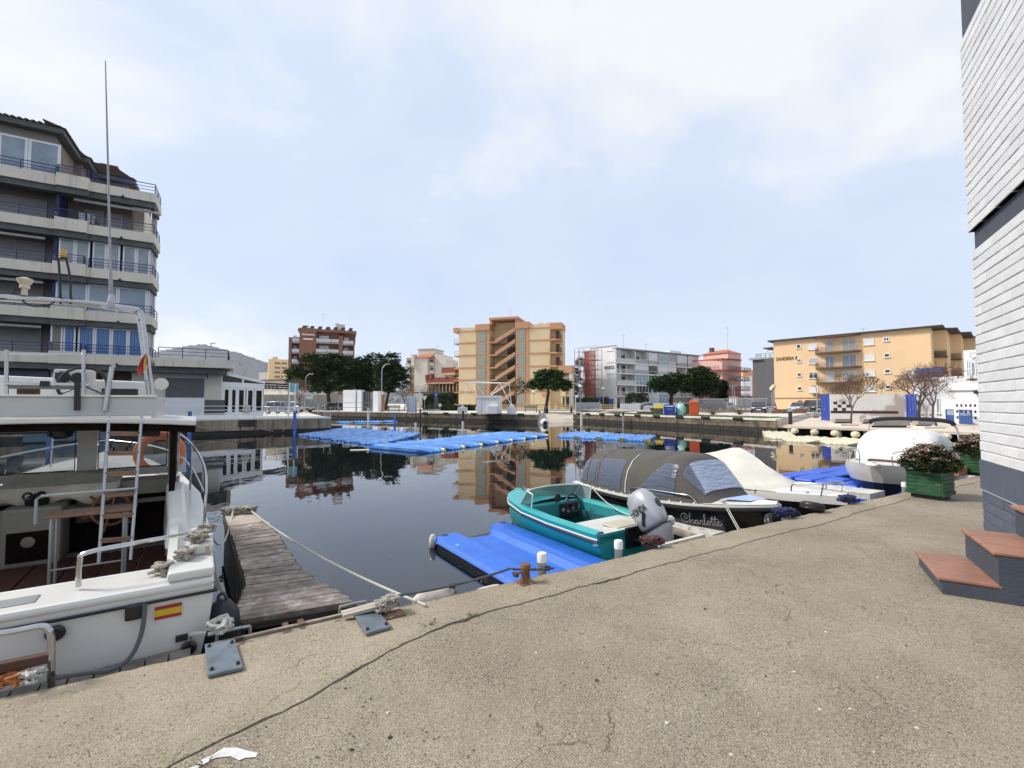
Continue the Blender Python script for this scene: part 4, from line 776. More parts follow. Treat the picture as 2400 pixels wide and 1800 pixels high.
for k,zt in enumerate(tops):
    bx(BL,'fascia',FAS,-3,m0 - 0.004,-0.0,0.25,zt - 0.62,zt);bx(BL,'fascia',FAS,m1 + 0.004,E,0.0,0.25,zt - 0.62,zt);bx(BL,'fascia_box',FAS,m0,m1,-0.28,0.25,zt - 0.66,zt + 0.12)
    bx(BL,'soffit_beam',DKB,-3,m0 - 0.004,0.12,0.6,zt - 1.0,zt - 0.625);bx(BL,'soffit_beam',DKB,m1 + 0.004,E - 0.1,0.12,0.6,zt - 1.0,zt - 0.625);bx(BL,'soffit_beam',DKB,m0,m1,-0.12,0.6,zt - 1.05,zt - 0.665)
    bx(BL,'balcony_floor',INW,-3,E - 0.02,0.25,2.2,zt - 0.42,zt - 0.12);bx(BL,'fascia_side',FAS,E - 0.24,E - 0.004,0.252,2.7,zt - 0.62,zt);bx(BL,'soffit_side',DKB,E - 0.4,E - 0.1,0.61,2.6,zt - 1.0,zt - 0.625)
    zf = zt;r = railmesh(-3,m0 - 0.1,0.06,0.5,zf,zf + 0.62,3,1.7,0.022,(False,True));part('railing',r,BLUERAIL,BL)
    part('railing',railmesh(m0 + 0.05,m1 - 0.1,-0.2,0.1,zf + 0.12,zf + 0.66,3,1.4,0.022,(True,True)),BLUERAIL,BL);part('railing',railmesh(m1 + 0.1,E - 0.06,0.06,2.6,zf,zf + 0.64,3,1.5,0.022,(True,True)),BLUERAIL,BL)
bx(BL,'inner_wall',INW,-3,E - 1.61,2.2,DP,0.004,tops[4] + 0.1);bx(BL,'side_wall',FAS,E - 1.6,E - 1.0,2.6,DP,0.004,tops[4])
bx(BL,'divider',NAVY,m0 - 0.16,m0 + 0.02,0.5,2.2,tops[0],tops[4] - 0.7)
bx(BL,'corner_column',FAS,E - 0.5,E - 0.2,2.25,2.5,tops[0],tops[4] - 0.7)
# what stands on each storey
def pane_row(z0,z1,xs,glass,y=0.45,fr=0.09,hb=None,name='enclosure'):
    for a,c in zip(xs,xs[1:]): winbox(BL,SX(a),SX(c) - 0.015,z0,z1,y,glass,WHITE,1,fr=fr,sill=False,name='window',hbar=hb)
CURT = M('striped_curtain',(0.10,0.22,0.42),0.7,var=0.1)
mt,t,b,L = node_mat('blue_striped_curtain');wv = t.nodes.new('ShaderNodeTexWave');wv.inputs['Scale'].default_value = 1.7;wv.bands_direction = 'X';wv.inputs['Distortion'].default_value = 0.6;tcn = t.nodes.new('ShaderNodeTexCoord');mp_ = t.nodes.new('ShaderNodeMapping');mp_.inputs['Scale'].default_value = (1,0.1,0.06);L(tcn.outputs['Object'],mp_.inputs[0]);L(mp_.outputs[0],wv.inputs['Vector'])
rp = t.nodes.new('ShaderNodeValToRGB');rp.color_ramp.interpolation = 'CONSTANT';rp.color_ramp.elements[0].color = (0.05,0.13,0.33,1);rp.color_ramp.elements[1].position = 0.42;rp.color_ramp.elements[1].color = (0.22,0.38,0.55,1);e_ = rp.color_ramp.elements.new(0.72);e_.color = (0.06,0.16,0.36,1);L(wv.outputs[0],rp.inputs[0]);L(rp.outputs[0],b.inputs['Base Color']);b.inputs['Roughness'].default_value = 0.35
CURT = mt
z0,z1 = tops[0],tops[1] - 1.0
pane_row(z0,z1,[106,136],INW);pane_row(z0,z1,[137,167],CURT);pane_row(z0 + 0.0,z1 - 0.0,[172,212,252,292,330],CURT)
z0,z1 = tops[1],tops[2] - 1.0;pane_row(z0,z1,[114,191,264,334],BGL)
z0,z1 = tops[2],tops[3] - 1.0;pane_row(z0,z1,[117,157,193],MGL);pane_row(z0,z1,[199,233,266],MGL);pane_row(z0,z1,[272,305,338],MGL)
for k,z0 in enumerate(tops[:3]):
    z1 = tops[k + 1] - 1.0
    for q in range(2): winbox(BL,E - 0.1 + 0,E - 0.05,z0,z1,0.5,BGL,WHITE,1,sill=False) if False else None
    part('side_glazing',MB().box(E - 0.34,E - 0.28,0.55,2.35,z0,z1),BGL,BL);fm = MB()
    for yy in (0.5,1.1,1.75,2.35): fm.box(E - 0.36,E - 0.25,yy,yy + 0.08,z0,z1)
    fm.box(E - 0.36,E - 0.26,0.5,2.43,z0,z0 + 0.08).box(E - 0.36,E - 0.26,0.5,2.43,z1 - 0.08,z1);part('side_frame',fm,WHITE,BL)
for k,zt in enumerate(tops[:4]):            # recessed shutters and awning cases on the open balconies
    for a,c in ((0.2,3.0),(3.2,6.0)): winbox(BL,m0 - 7 + a,m0 - 7 + c,zt - 0.1,zt + 1.75,2.15,SHL,SHUTG,2,sill=False)
    if k: part('awning_case',MB().tube([(m0 - 6.6,0.55,zt - 1.18),(m0 - 0.6,0.55,zt - 1.18)],0.09,8),M('awning_case',(0.62,0.60,0.56),0.5),BL)
    bx(BL,'white_panel',WHITE,m0 - 0.22,m0 - 0.02,0.42,0.5,zt,zt + 0.7)
zt = tops[3];part('awning_case',MB().tube([(m0 + 0.7,0.6,tops[4] - 1.15),(m1 + 3.6,0.6,tops[4] - 1.15)],0.1,8),MATS['awning_case'],BL)
for a,c in ((m0 + 0.9,m0 + 1.9),(m0 + 2.0,m0 + 2.9)): winbox(BL,a,c,zt - 0.1,zt + 1.65,2.15,SHL,SHUTG,1,sill=False)
ac = bx(BL,'air_conditioner',WHITE,m0 + 0.7,m0 + 1.5,1.6,2.0,zt + 0.55,zt + 1.2,bevel=0.03);part('fan_grille',MB().lathe([(0.24,0),(0.24,0.03)],(m0 + 1.0,1.56,zt + 0.87),16,'y'),GALV,ac)
for k,zt in enumerate(tops): bx(BL,'drain_spout',DARKM,SX(268),SX(268) + 0.12,-0.12,0,zt - 0.66,zt - 0.54)
# penthouse: glazed front and stepped tile roof
ez = 20.0;ep = [(0,268),(148,302),(180,365),(205,365),(228,405),(318,425)]
pl = []
for x,y in ep: g_ = G(x,y,ez);v = g_ - W.A;pl.append((v.dot(AA),v.dot(NA)))
pl[0] = (-3.0,pl[1][1]);L1 = [pl[0],pl[1],(pl[1][0] + 0.02,pl[2][1]),(pl[3][0],pl[2][1]),(pl[3][0],pl[4][1]),(pl[5][0],pl[4][1])]
zt5 = tops[4];rz_ = ez - LBZ;poly = L1 + [(L1[-1][0],DP + 5),(-3.0,DP + 5)];inn = [(p[0] - 0.5,p[1] + 0.6) for p in L1] + [(L1[-1][0] - .5,DP + 5),(-3.0,DP + 5)]
part('penthouse_wall',MB().prism(inn,zt5 - 0.2,rz_ - 0.3),INW,BL);part('roof_slab',MB().prism(poly,rz_ - 0.32,rz_),DKB,BL)
cx,cy = sum(p[0] for p in poly) / len(poly),sum(p[1] for p in poly) / len(poly)
tile = MB();
for q in range(2):
    prof = [(0.11 * cos(a) ,0.10 * sin(a)) for a in [pi * k / 6 for k in range(7)]]
tm = MB();tm.loft([[(px,-0.12,pz) for px,pz in prof],[(px,1.0,pz + 0.32) for px,pz in prof]],cap=True);tme = mesh('roof_tile',tm,True);fixn(tme);ROOFT = M('dark_roof_tile',(0.075,0.05,0.042),0.9,var=0.3,scale=3,rnd=0.3)
part('roof_bed',MB().loft([[(p[0],p[1],rz_ + 0.01) for p in poly],[(p[0] + (cx - p[0]) * 0.25,p[1] + (cy - p[1]) * 0.25,rz_ + 0.75) for p in poly]],cap=True),ROOFT,BL)
tme.materials.append(ROOFT)
for (a,c) in zip(L1,L1[1:]):
    d = Vector((c[0] - a[0],c[1] - a[1],0));n = int(d.length / 0.3);ang = atan2(d.y,d.x)
    if d.length < 0.3: continue
    inward = ang if True else 0
    for k in range(n): f = (k + 0.5) / n;part('roof_tile',tme,ROOFT,BL,loc=(a[0] + d.x * f,a[1] + d.y * f,rz_ + 0.02),rot=(0,0,ang))
winbox(BL,SX(-110),SX(33) - 0.02,zt5 + 0.1,rz_ - 0.9,L1[0][1] + 0.5,BGL,WHITE,2,fr=0.14,sill=False);winbox(BL,SX(33),SX(112),zt5 + 0.1,rz_ - 0.9,L1[0][1] + 0.5,BGL,WHITE,1,fr=0.14,sill=False)
ch = bx(BL,'chimney',DARKM,L1[-1][0] - 2.2,L1[-1][0] - 1.4,L1[-1][1] + 1,L1[-1][1] + 1.6,rz_,rz_ + 1.1);bx(ch,'chimney_cap',TERRA,L1[-1][0] - 2.35,L1[-1][0] - 1.25,L1[-1][1] + .9,L1[-1][1] + 1.7,rz_ + 1.1,rz_ + 1.2)
# ground storey and the single-storey wing with its roof terrace
z1 = tops[0] - 0.64;wE = SX(535);SHOP = M('shop_cream',(0.66,0.61,0.51),0.9,var=0.08,scale=0.8)
bx(BL,'wing_fascia',FAS,E + 0.26,wE,0.004,0.3,tops[0] - 0.6,tops[0] - 0.02);bx(BL,'wing_roof',INW,E + 0.26,wE - 0.02,0.31,6,tops[0] - 0.5,tops[0] - 0.1);bx(BL,'wing_beam',DKB,E - 0.3,wE - 0.2,0.35,6,tops[0] - 1.02,tops[0] - 0.61);bx(BL,'wing_fascia_side',FAS,wE,wE + 0.25,0.01,6,tops[0] - 0.6,tops[0] - 0.02)
part('railing',railmesh(E + 0.4,wE - 0.1,0.12,5.8,tops[0] - 0.02,tops[0] + 0.72,3,1.35,0.022,(False,True)),BLUERAIL,BL)
yw = 1.4;bx(BL,'shop_wall',SHOP,E - 1.2,wE - 0.5,yw,6,0.004,tops[0] - 1.02)
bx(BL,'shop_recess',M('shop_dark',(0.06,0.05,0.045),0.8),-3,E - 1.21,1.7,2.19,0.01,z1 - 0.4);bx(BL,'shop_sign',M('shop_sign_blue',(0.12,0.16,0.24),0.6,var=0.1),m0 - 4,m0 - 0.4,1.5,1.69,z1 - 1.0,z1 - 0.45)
text('Dani',0.42,M('sign_blue_text',(0.04,0.10,0.30),0.6),BL,(m0 - 2.2,1.48,z1 - 0.9),(pi / 2,0,0),ext=0.01)
for k in range(4): bx(BL,'shop_column',SHOP,m0 - 0.3 + k * 2.6,m0 + 0.1 + k * 2.6,1.45,1.68,0.01,z1 - 0.4)
sa,sb,za,zb = rect(W,381,884,474,931);rs = bx(BL,'roller_shutter',M('grey_roller',(0.12,0.12,0.125),0.5,metal=0.2,var=0.1),sa,sb,yw - 0.08,yw,za,zb)
for k in range(12): bx(rs,'slat',MATS['grey_roller'],sa + 0.02,sb - 0.02,yw - 0.11,yw - 0.08,za + (zb - za) * k / 12 + 0.01,za + (zb - za) * (k + 1) / 12 - 0.012)
bx(BL,'white_counter',WHITE,sa - 1.0,sb + 0.05,yw - 0.25,yw - 0.002,0.01,za - 0.02);bx(BL,'green_panel',DKB,sb + 0.1,sb + 1.35,yw - 0.06,yw - 0.003,0.12,za - 0.18)
mb = MB()
for k in range(26): f = k / 25;mb.lathe([(0.03,0),(0.035,0.04),(0.0,0.08)],(SX(300) + (wE - SX(300) - 0.6) * f,yw - 0.3,tops[0] - 1.12 - 0.05 * sin(f * 40)),6)
part('festoon_bulbs',mb,WHITE,BL,kind='stuff')
part('camera_bracket',MB().tube([(SX(472),yw,z1 - 0.2),(SX(480),yw - 0.5,z1 - 0.2),(SX(484),yw - 0.6,z1 - 0.7)],0.04,6),DARKM,BL)

# ------------------------------------------------------------------ conservatory, pergola, fence on the left bank
Wc = Wall(503,36.2,616,41.0,LBZ);C = thing('conservatory','white framed glass conservatory with sloping roof beside the left block','conservatory',Wc.A,Wc.rz)
zt = Wc.p(560,897)[1];zl,zr_ = Wc.p(505,874)[1],Wc.p(614,900)[1];Lc = Wc.L
for k,(a,c) in enumerate(zip([0,.145,.29,.43,.62,.80],[.145,.29,.43,.60,.79,1.0])): winbox(C,Lc * a,Lc * c - 0.02,0.25,zt - 0.45,0,glassmat('tinted_pane',(0.10,0.11,0.12),0.03,0.25),WHITE,1,fr=0.16,sill=False)
part('base_rail',MB().box(0,Lc,-0.08,0.12,0,0.24),WHITE,C);part('head_beam',MB().box(-0.05,Lc + 0.05,-0.1,0.12,zt - 0.44,zt),WHITE,C)
part('gable_glass',MB().hexa([(0,0,zt),(Lc,0,zt),(Lc,0.05,zt),(0,0.05,zt)],[(0,0,zl),(Lc,0,zt + 0.05),(Lc,0.05,zt + 0.05),(0,0.05,zl)]),M('gable_dark_glass',(0.05,0.045,0.042),0.15),C)
part('roof_beam',MB().hexa([(-0.1,-0.12,zl),(Lc + 0.1,-0.12,zt + 0.02),(Lc + 0.1,4,zt + 0.02),(-0.1,4,zl)],[(-0.1,-0.12,zl + 0.22),(Lc + 0.1,-0.12,zt + 0.26),(Lc + 0.1,4,zt + 0.26),(-0.1,4,zl + 0.22)]),WHITE,C);bx(C,'gable_post',WHITE,Lc * 0.52,Lc * 0.56,-0.05,0.0,zt,(zl + zt) / 2 + 0.1)
bx(C,'back_wall',M('conservatory_back',(0.16,0.15,0.14),0.8),0,Lc,3.6,3.8,0,zt);bx(C,'end_glass',glassmat('tinted_pane',(0.10,0.11,0.12),0.03,0.25),Lc - 0.05,Lc,0.1,3.6,0.25,zt - .45);bx(C,'end_post',WHITE,Lc,Lc + 0.14,3.4,3.6,0,zt)
for k in range(4): tb = bx(C,'table',MATS['conservatory_back'],0.7 + k * 1.6,1.5 + k * 1.6,1.2,2.0,0.70,0.75);bx(tb,'table_leg',DARKM,1.05 + k * 1.6,1.15 + k * 1.6,1.55,1.65,0.0,0.70)
# pergola with dark louvres
Wp = Wall(618,41.2,682,44,LBZ);Pg = thing('pergola','dark louvred pergola beside the conservatory','pergola',Wp.A,Wp.rz);zp = Wp.p(650,898)[1]
for k in range(3): bx(Pg,'louvre',DARKM,0,Wp.L,-0.05 + k * 0.01,0.1 + k * 0.01,zp - 0.16 - k * 0.2,zp - k * 0.2 - 0.02)
bx(Pg,'post',DARKM,0.02,0.12,0.15,0.25,0,zp);bx(Pg,'post',DARKM,Wp.L - 0.12,Wp.L - 0.02,0.15,0.25,0,zp);bx(Pg,'roof',DARKM,0,Wp.L,0.14,3,zp - 0.05,zp)
# info board on two posts
p = LP(0,0);a = AT(677,965,41.3);a.z = LBZ;ib = thing('info_board','pale turquoise notice board between two white posts on the left bank','sign',a,radians(25));h = AT(677,897,41.3).z - LBZ
part('post',MB().box(-0.05,0.06,0,0.1,0,h),WHITE,ib);part('post',MB().box(0.42,0.52,0,0.1,0,h - 0.1),WHITE,ib);part('board',MB().box(0.07,0.75,0.02,0.06,h - 0.85,h - 0.02),M('turquoise_print',(0.20,0.42,0.46),0.5,var=0.3,scale=3),ib)
# white fence along the bank edge
f0,f1 = LP((LB0 - P0).dot(LD) - 8,0.5),LP(LLn - 5.6,0.5);fv = f1 - f0;fe = thing('white_railing','white painted tube railing along the left bank','railing',f0,atan2(fv.y,fv.x));FL = fv.length
mb = MB()
for z_ in (0.35,0.62,0.92): mb.beam((0,0,z_),(FL,0,z_),0.05)
part('rails',mb,WHITE,fe);n = 9
for k in range(n): part('post',MB().box(FL * k / (n - 1) - 0.03,FL * k / (n - 1) + 0.03,-0.03,0.03,0,0.95),WHITE,fe)
part('kerb',MB().box(0,FL,-0.1,0.14,0,0.28),WHITE,fe)
fx = LP(LLn - 5.4,0.5);fe2 = thing('white_fence_panel','white picket fence panel under the turquoise notice board','fence',fx,atan2(LD.y,LD.x));mb = MB()
for z_ in (0.3,0.55,0.85): mb.beam((0,0,z_),(3.0,0,z_),0.05)
part('rails',mb,WHITE,fe2)
for k in range(5): part('post',MB().box(k * 0.75 - 0.03,k * 0.75 + 0.03,-0.03,0.03,0,0.9),WHITE,fe2)
a = G(577,979,LBZ);sp = thing('stone_pillar','small rough stone pillar with a lamp knob on the left bank','pillar',a,0.5)
part('shaft',MB().loft([[(x * s_,y * s_,z_) for x,y in ((-.26,-.24),(.26,-.26),(.28,.24),(-.25,.27))] for z_,s_ in ((0,1),(0.35,0.95),(0.7,1.02),(0.98,0.9))]),M('pale_rubble',(0.48,0.42,0.34),0.95,var=0.35,scale=6,bump=0.6,bscale=14),sp,bevel=0.03);part('knob',MB().lathe([(0.03,0.98),(0.07,1.02),(0.07,1.3),(0.03,1.36)],n=10),M('pale_lamp',(0.75,0.70,0.5),0.5),sp)
# steel rail on the far edge + ladder
a,c = AT(745,975,52),AT(872,975,62);a.z = c.z = FZ;v = c - a;hr = thing('steel_handrail','grey steel handrail along the quay left of the white kiosk','railing',a,atan2(v.y,v.x));part('rails',MB().beam((0,0,1.3),(v.length,0,1.3),0.06).beam((0,0,0.7),(v.length,0,0.7),0.05),GALV,hr)
for k in range(4): part('post',MB().beam((v.length * k / 3,0,0),(v.length * k / 3,0,1.32),0.07),GALV,hr)
a = G(768,1003,0.1);ld = thing('boarding_ladder','steel boarding ladder hooked over the end of the left bank','ladder',(a.x,a.y,0),radians(34));h = AT(760,952,a.y).z
for s_ in (-0.27,0.27): part('rail',MB().tube([(s_,0.0,-0.25),(s_,0.12,0.9),(s_,0.2,h)],0.03,6),GALV,ld)
for k in range(6): part('rung',MB().beam((-0.27,0.0 + k * 0.03,0.1 + k * 0.28),(0.27,0.0 + k * 0.03,0.1 + k * 0.28),0.04),GALV,ld)

# ================================================================== TREES AND PLANTS
BARK = M('pine_bark',(0.075,0.05,0.036),0.95,var=0.3,scale=4,bump=0.8,bscale=18);TWIG = M('bare_bark',(0.105,0.072,0.055),0.95,var=0.25,scale=5,bump=0.4,bscale=30);TWIGF = M('fine_twigs',(0.135,0.085,0.055),0.9,var=0.2,scale=2)
def leafmat(name,c,v=0.65):
    m,t,b,L = node_mat(name);oi = t.nodes.new('ShaderNodeTexCoord');n = t.nodes.new('ShaderNodeTexNoise');n.inputs['Scale'].default_value = 1.1;n.inputs['Detail'].default_value = 4;L(oi.outputs['Object'],n.inputs['Vector'])
    r = t.nodes.new('ShaderNodeValToRGB');r.color_ramp.elements[0].position = 0.32;r.color_ramp.elements[1].position = 0.7;r.color_ramp.elements[0].color = tuple(x * (1 - v) for x in c) + (1,);r.color_ramp.elements[1].color = tuple(x * (1 + v) for x in c) + (1,)  # random leaf tone, its spread widened to stand in for lit and shaded clumps
    L(n.outputs[0],r.inputs[0]);L(r.outputs[0],b.inputs['Base Color']);b.inputs['Roughness'].default_value = 0.75;b.inputs['Specular IOR Level'].default_value = 0.2;MATS[name] = m;return m
PINEL = leafmat('pine_needles',(0.050,0.088,0.030));PINE2 = leafmat('stone_pine_needles',(0.055,0.115,0.034));HEDGE = leafmat('hedge_leaves',(0.032,0.058,0.022));AUT = leafmat('autumn_leaves',(0.20,0.15,0.05));OLIVE = leafmat('grey_green_leaves',(0.075,0.085,0.055));CYPL = leafmat('cypress_leaves',(0.014,0.028,0.014))
def tufts(rr,pts,size,per,flat=0.5,spread=0.5):
    mb = MB();V,Fc = mb.v,mb.f
    for (x,y,z,s_) in pts:
        for k in range(per):
            a = rr.uniform(0,2 * pi);el = rr.uniform(-0.5,1.2) * flat;l = size * rr.uniform(0.6,1.3) * s_;ox,oy,oz = rr.gauss(0,spread * s_),rr.gauss(0,spread * s_),rr.gauss(0,spread * 0.6 * s_)
            d = (cos(a) * cos(el),sin(a) * cos(el),sin(el));p = (-sin(a),cos(a),0);wd = l * rr.uniform(0.22,0.42);tw = rr.uniform(-0.6,0.6)
            bx0,by0,bz0 = x + ox,y + oy,z + oz;o = len(V)
            V.append((bx0,by0,bz0));V.append((bx0 + d[0] * l * .55 + p[0] * wd,by0 + d[1] * l * .55 + p[1] * wd,bz0 + d[2] * l * .55 + tw * wd));V.append((bx0 + d[0] * l,by0 + d[1] * l,bz0 + d[2] * l));V.append((bx0 + d[0] * l * .55 - p[0] * wd,by0 + d[1] * l * .55 - p[1] * wd,bz0 + d[2] * l * .55 - tw * wd));Fc.append((o,o + 1,o + 2,o + 3))
    return mb
def rawpart(name,mb,mat,par,kind=None):
    me = bpy.data.meshes.new(name);me.from_pydata(mb.v,[],mb.f);me.update();me.materials.append(mat);o = bpy.data.objects.new(name,me);COL.objects.link(o);o.parent = par
    if kind: o['kind'] = kind
    return o
def limb(mb,a,c,r0,r1,rr,n=6,bend=0.12):
    a,c = Vector(a),Vector(c);l = (c - a).length;mid = [a.lerp(c,f) + Vector((rr.uniform(-1,1),rr.uniform(-1,1),rr.uniform(-.5,.5))) * bend * l * (0 if f in (0,1) else 1) for f in (0,.33,.67,1)]
    mb.tube(mid,[r0 + (r1 - r0) * f for f in (0,.33,.67,1)],n)
def pine(name,label,base,lobes,trunk,leaf=None,seed=1,per=26,size=0.42,dens=1.0,group=None,bark=None):
    """lobes: (x, y, z, rx, ry, rz) ellipsoids of foliage, local; trunk: list of (points, r0, r1)"""
    rr = random.Random(seed);T = thing(name,label,'tree',base,0,group);mb = MB()
    for pts,r0,r1 in trunk: n = len(pts);mb.tube(pts,[r0 + (r1 - r0) * k / (n - 1) for k in range(n)],8)
    top = Vector(trunk[0][0][-1]);clumps = []
    for (x,y,z,rx,ry,rz) in lobes:
        if trunk: limb(mb,top,(x,y,z - rz * 0.35),trunk[0][2] * 0.7,0.05,rr)
        n = int(dens * 22 * (rx * ry + rx * rz + ry * rz) / 3 ** 1.0) + 10
        for k in range(n):
            a = rr.uniform(0,2 * pi);u = rr.uniform(-0.75,1);q = sqrt(max(0,1 - u * u));f = rr.uniform(0.78,1.04)
            clumps.append((x + rx * q * cos(a) * f,y + ry * q * sin(a) * f,z + rz * u * f,rr.uniform(0.75,1.25)))
            if k % 9 == 0: limb(mb,(x,y,z - rz * 0.3),clumps[-1][:3],0.045,0.012,rr,4)
    part('trunk',mb,bark or BARK,T,smooth=True);rawpart('crown',tufts(rr,clumps,size,per,spread=size * 0.55),leaf or PINEL,T);return T
def base(x,y,D,z=FZ): p = AT(x,y,D);return Vector((p.x,p.y,z))
def pxm(D): return D / F                              # metres per photo pixel at that distance
# big pines by the kiosk (left to right)
def lobes_px(b,D,items,seed):
    rr = random.Random(seed);out_ = []
    for (x,y,r,fy) in items:
        p = AT(x,y,D);R = r * pxm(D);out_.append((p.x - b.x,p.y - b.y + rr.uniform(-1,1) * R * 0.8,p.z - b.z,R,R * 0.95,R * fy))
    return out_
D = 82;b0 = base(772,960,D)
pine('pine_tree','broad dark pine with leaning trunk in front of the brick block',b0,lobes_px(b0,D,[(735,850,26,.75),(775,850,28,.75),(808,858,26,.8),(700,878,22,.7),(735,885,30,.7),(780,888,30,.7),(820,888,24,.8),(715,902,22,.6),(760,912,24,.5),(805,908,20,.6),(690,892,18,.7),(828,870,20,.8),(755,868,30,.7)],1),[([(0,0,0),(-0.1,0,1.4),(-0.3,0.1,2.6),(-0.1,0.1,3.8)],0.42,0.26)],seed=1,per=23,size=0.46)
D = 86;b0 = base(868,962,D)
pine('pine_tree','tall round-headed pine standing behind the white kiosk',b0,lobes_px(b0,D,[(840,855,22,.8),(872,848,24,.85),(855,880,30,.8),(885,885,26,.8),(835,900,22,.7),(870,908,26,.55),(895,865,18,.9),(848,868,26,.8),(905,880,24,.8),(825,882,22,.8)],2),[([(0,0,0),(0.1,0,1.5),(0.3,0.1,3.2)],0.4,0.25)],seed=2,per=23,size=0.46)
D = 78;b0 = base(903,958,D)
pine('pine_tree','pine at the right end of the big pine group, by the tall street lamp',b0,lobes_px(b0,D,[(920,848,18,.95),(925,875,24,.9),(910,895,26,.7),(935,898,20,.7),(900,912,22,.5),(940,880,18,.9),(905,870,20,.9),(918,862,18,.9)],3),[([(0,0,0),(0.2,0,1.4),(0.5,0.1,3.0)],0.32,0.2)],seed=3,per=23,size=0.44)
# umbrella pine in front of the beige block
D = 66;b0 = base(1280,964,D);rr = random.Random(9);lb = []
for (x,y,r,fy) in [(1262,898,22,.6),(1290,888,26,.65),(1318,900,18,.7),(1275,880,20,.6),(1303,878,18,.6),(1255,905,16,.6),(1285,905,26,.45),(1312,908,20,.5),(1330,905,10,.9)]: lb += lobes_px(b0,D,[(x,y,r,fy)],x)
pine('umbrella_pine','umbrella pine with leaning bare trunk in front of the beige stair block',b0,lb,[([(-0.1,0,0),(0.1,0,1.3),(0.35,0,2.8),(0.3,0,3.4)],0.26,0.18)],leaf=PINE2,seed=9,per=26,size=0.32,dens=1.7)
# pines and cypress in front of the white block
D = 82;b0 = base(1573,960,D);lb = lobes_px(b0,D,[(1545,897,24,.6),(1575,890,26,.55),(1605,897,26,.6),(1535,905,16,.7),(1590,908,30,.4),(1560,910,24,.45)],4)
pine('umbrella_pine','wide flat-topped umbrella pine in front of the long white block',b0,lb,[([(0,0,0),(0,0,1.6),(0.1,0,2.8)],0.38,0.3)],leaf=PINE2,seed=4,per=25,size=0.38,dens=1.4)
D = 78;b0 = base(1640,962,D)
pine('pine_tree','bushy round pine between the umbrella pine and the cypress',b0,lobes_px(b0,D,[(1645,885,30,.8),(1665,895,24,.9),(1635,905,26,.8),(1660,920,26,.6),(1628,892,20,.8),(1648,875,18,.9)],5),[([(-0.1,0,0),(-0.1,0,1.2),(0.3,0,3.0)],0.3,0.2),([(0,0,0),(0.3,0,1.5),(0.8,0,3)],0.2,0.1)],seed=5,per=25,size=0.4,dens=1.2)
D = 84;b0 = base(1694,956,D)
pine('cypress_tree','narrow dark cypress left of the pink house',b0,lobes_px(b0,D,[(1694,920,9,2.5),(1693,935,11,1.6),(1696,905,7,1.8),(1690,945,10,.9)],6),[([(0,0,0),(0,0,2)],0.18,0.1)],leaf=CYPL,seed=6,per=36,size=0.3,dens=4)
# small autumn tree by the truss frame
D = 66;b0 = base(1209,964,D);pine('autumn_tree','thin tree with yellowing leaves beside the white truss frame',b0,lobes_px(b0,D,[(1215,905,16,.8),(1228,915,14,.7),(1202,912,13,.8),(1238,905,9,.9),(1218,893,10,.8)],7),[([(0,0,0),(0,0,1.2),(0.1,0,2.4)],0.09,0.06)],leaf=AUT,seed=7,per=5,size=0.26,dens=2.6,bark=TWIG)
# dry tree behind the scaffold
D = 116;b0 = base(1352,960,D);pine('dry_tree','brownish tree standing behind the scaffold',b0,lobes_px(b0,D,[(1345,880,16,1.1),(1358,905,20,1.0),(1345,925,18,1.0),(1362,850,11,1.1)],8),[([(0,0,0),(0,0,4)],0.3,0.2)],leaf=leafmat('dry_leaves',(0.085,0.065,0.038)),seed=8,per=14,size=0.4,dens=1.4)
def hedge(name,label,x0,x1,y0,D,depth=1.2):
    a,c = base(x0,950,D),base(x1,950,D);h = AT((x0 + x1) / 2,y0,D).z - FZ;rr = random.Random(int(x0));L_ = c.x - a.x;T = thing(name,label,'hedge',a)
    pts = []
    for k in range(int(L_ * h * 9)): pts.append((rr.uniform(0,L_),-depth / 2 * rr.uniform(0.7,1.05),rr.uniform(0.05,h),1))
    for k in range(int(L_ * depth * 9)): pts.append((rr.uniform(0,L_),rr.uniform(-depth / 2,depth / 2),h * rr.uniform(0.92,1.04),1))
    rawpart('foliage',tufts(rr,pts,0.24,12,spread=0.14),HEDGE,T);part('hedge_core',MB().box(0.1,L_ - 0.1,-depth / 2 + .12,depth / 2 - .1,0,h * 0.93),HEDGE,T);return T
hedge('hedge','clipped dark hedge in front of the red brick restaurant',990,1072,925,96);hedge('hedge','dark hedge at the foot of the scaffold and white end wall',1345,1428,932,94);hedge('low_hedge','very low box hedge left of the white truss frame',1032,1115,951,80)
def bare_tree(label,b,h,spread,seed,lean=0.0,trunk=0.16,fork=0.36):
    rr = random.Random(seed);T = thing('bare_tree',label,'tree',b,0,'leafless trees on the right plaza');tb = MB();tw = MB()
    def grow(p,d,l,r,lev):
        q = p + d * l;mid = p.lerp(q,0.5) + Vector((rr.uniform(-1,1),rr.uniform(-1,1),rr.uniform(-.3,.3))) * l * 0.08
        (tb if lev < 3 else tw).tube([p,mid,q],[r,r * 0.85,r * 0.68],6 if lev < 3 else 3,cap=lev < 2)
        if lev >= 6: return
        n = 3 if lev < 2 else rr.choice([3,3,4])
        for k in range(n):
            a = 2 * pi * (k + rr.uniform(-0.2,0.2)) / n + lev;side = d.orthogonal().normalized();side2 = d.cross(side);t_ = rr.uniform(0.40,0.78) * spread
            nd_ = (d + (side * cos(a) + side2 * sin(a)) * t_ + Vector((0,0,0.16))).normalized();grow(q,nd_,l * rr.uniform(0.62,0.86) * (0.9 if lev == 0 else 1),max(r * 0.6,0.011),lev + 1)
    grow(Vector((0,0,0)),Vector((lean,0,1)).normalized(),h * fork,trunk,0)
    part('trunk',tb,TWIG,T,smooth=True);rawpart('twigs',tw,TWIGF,T);return T
def onp(x,y): return G(x,y,PZ)
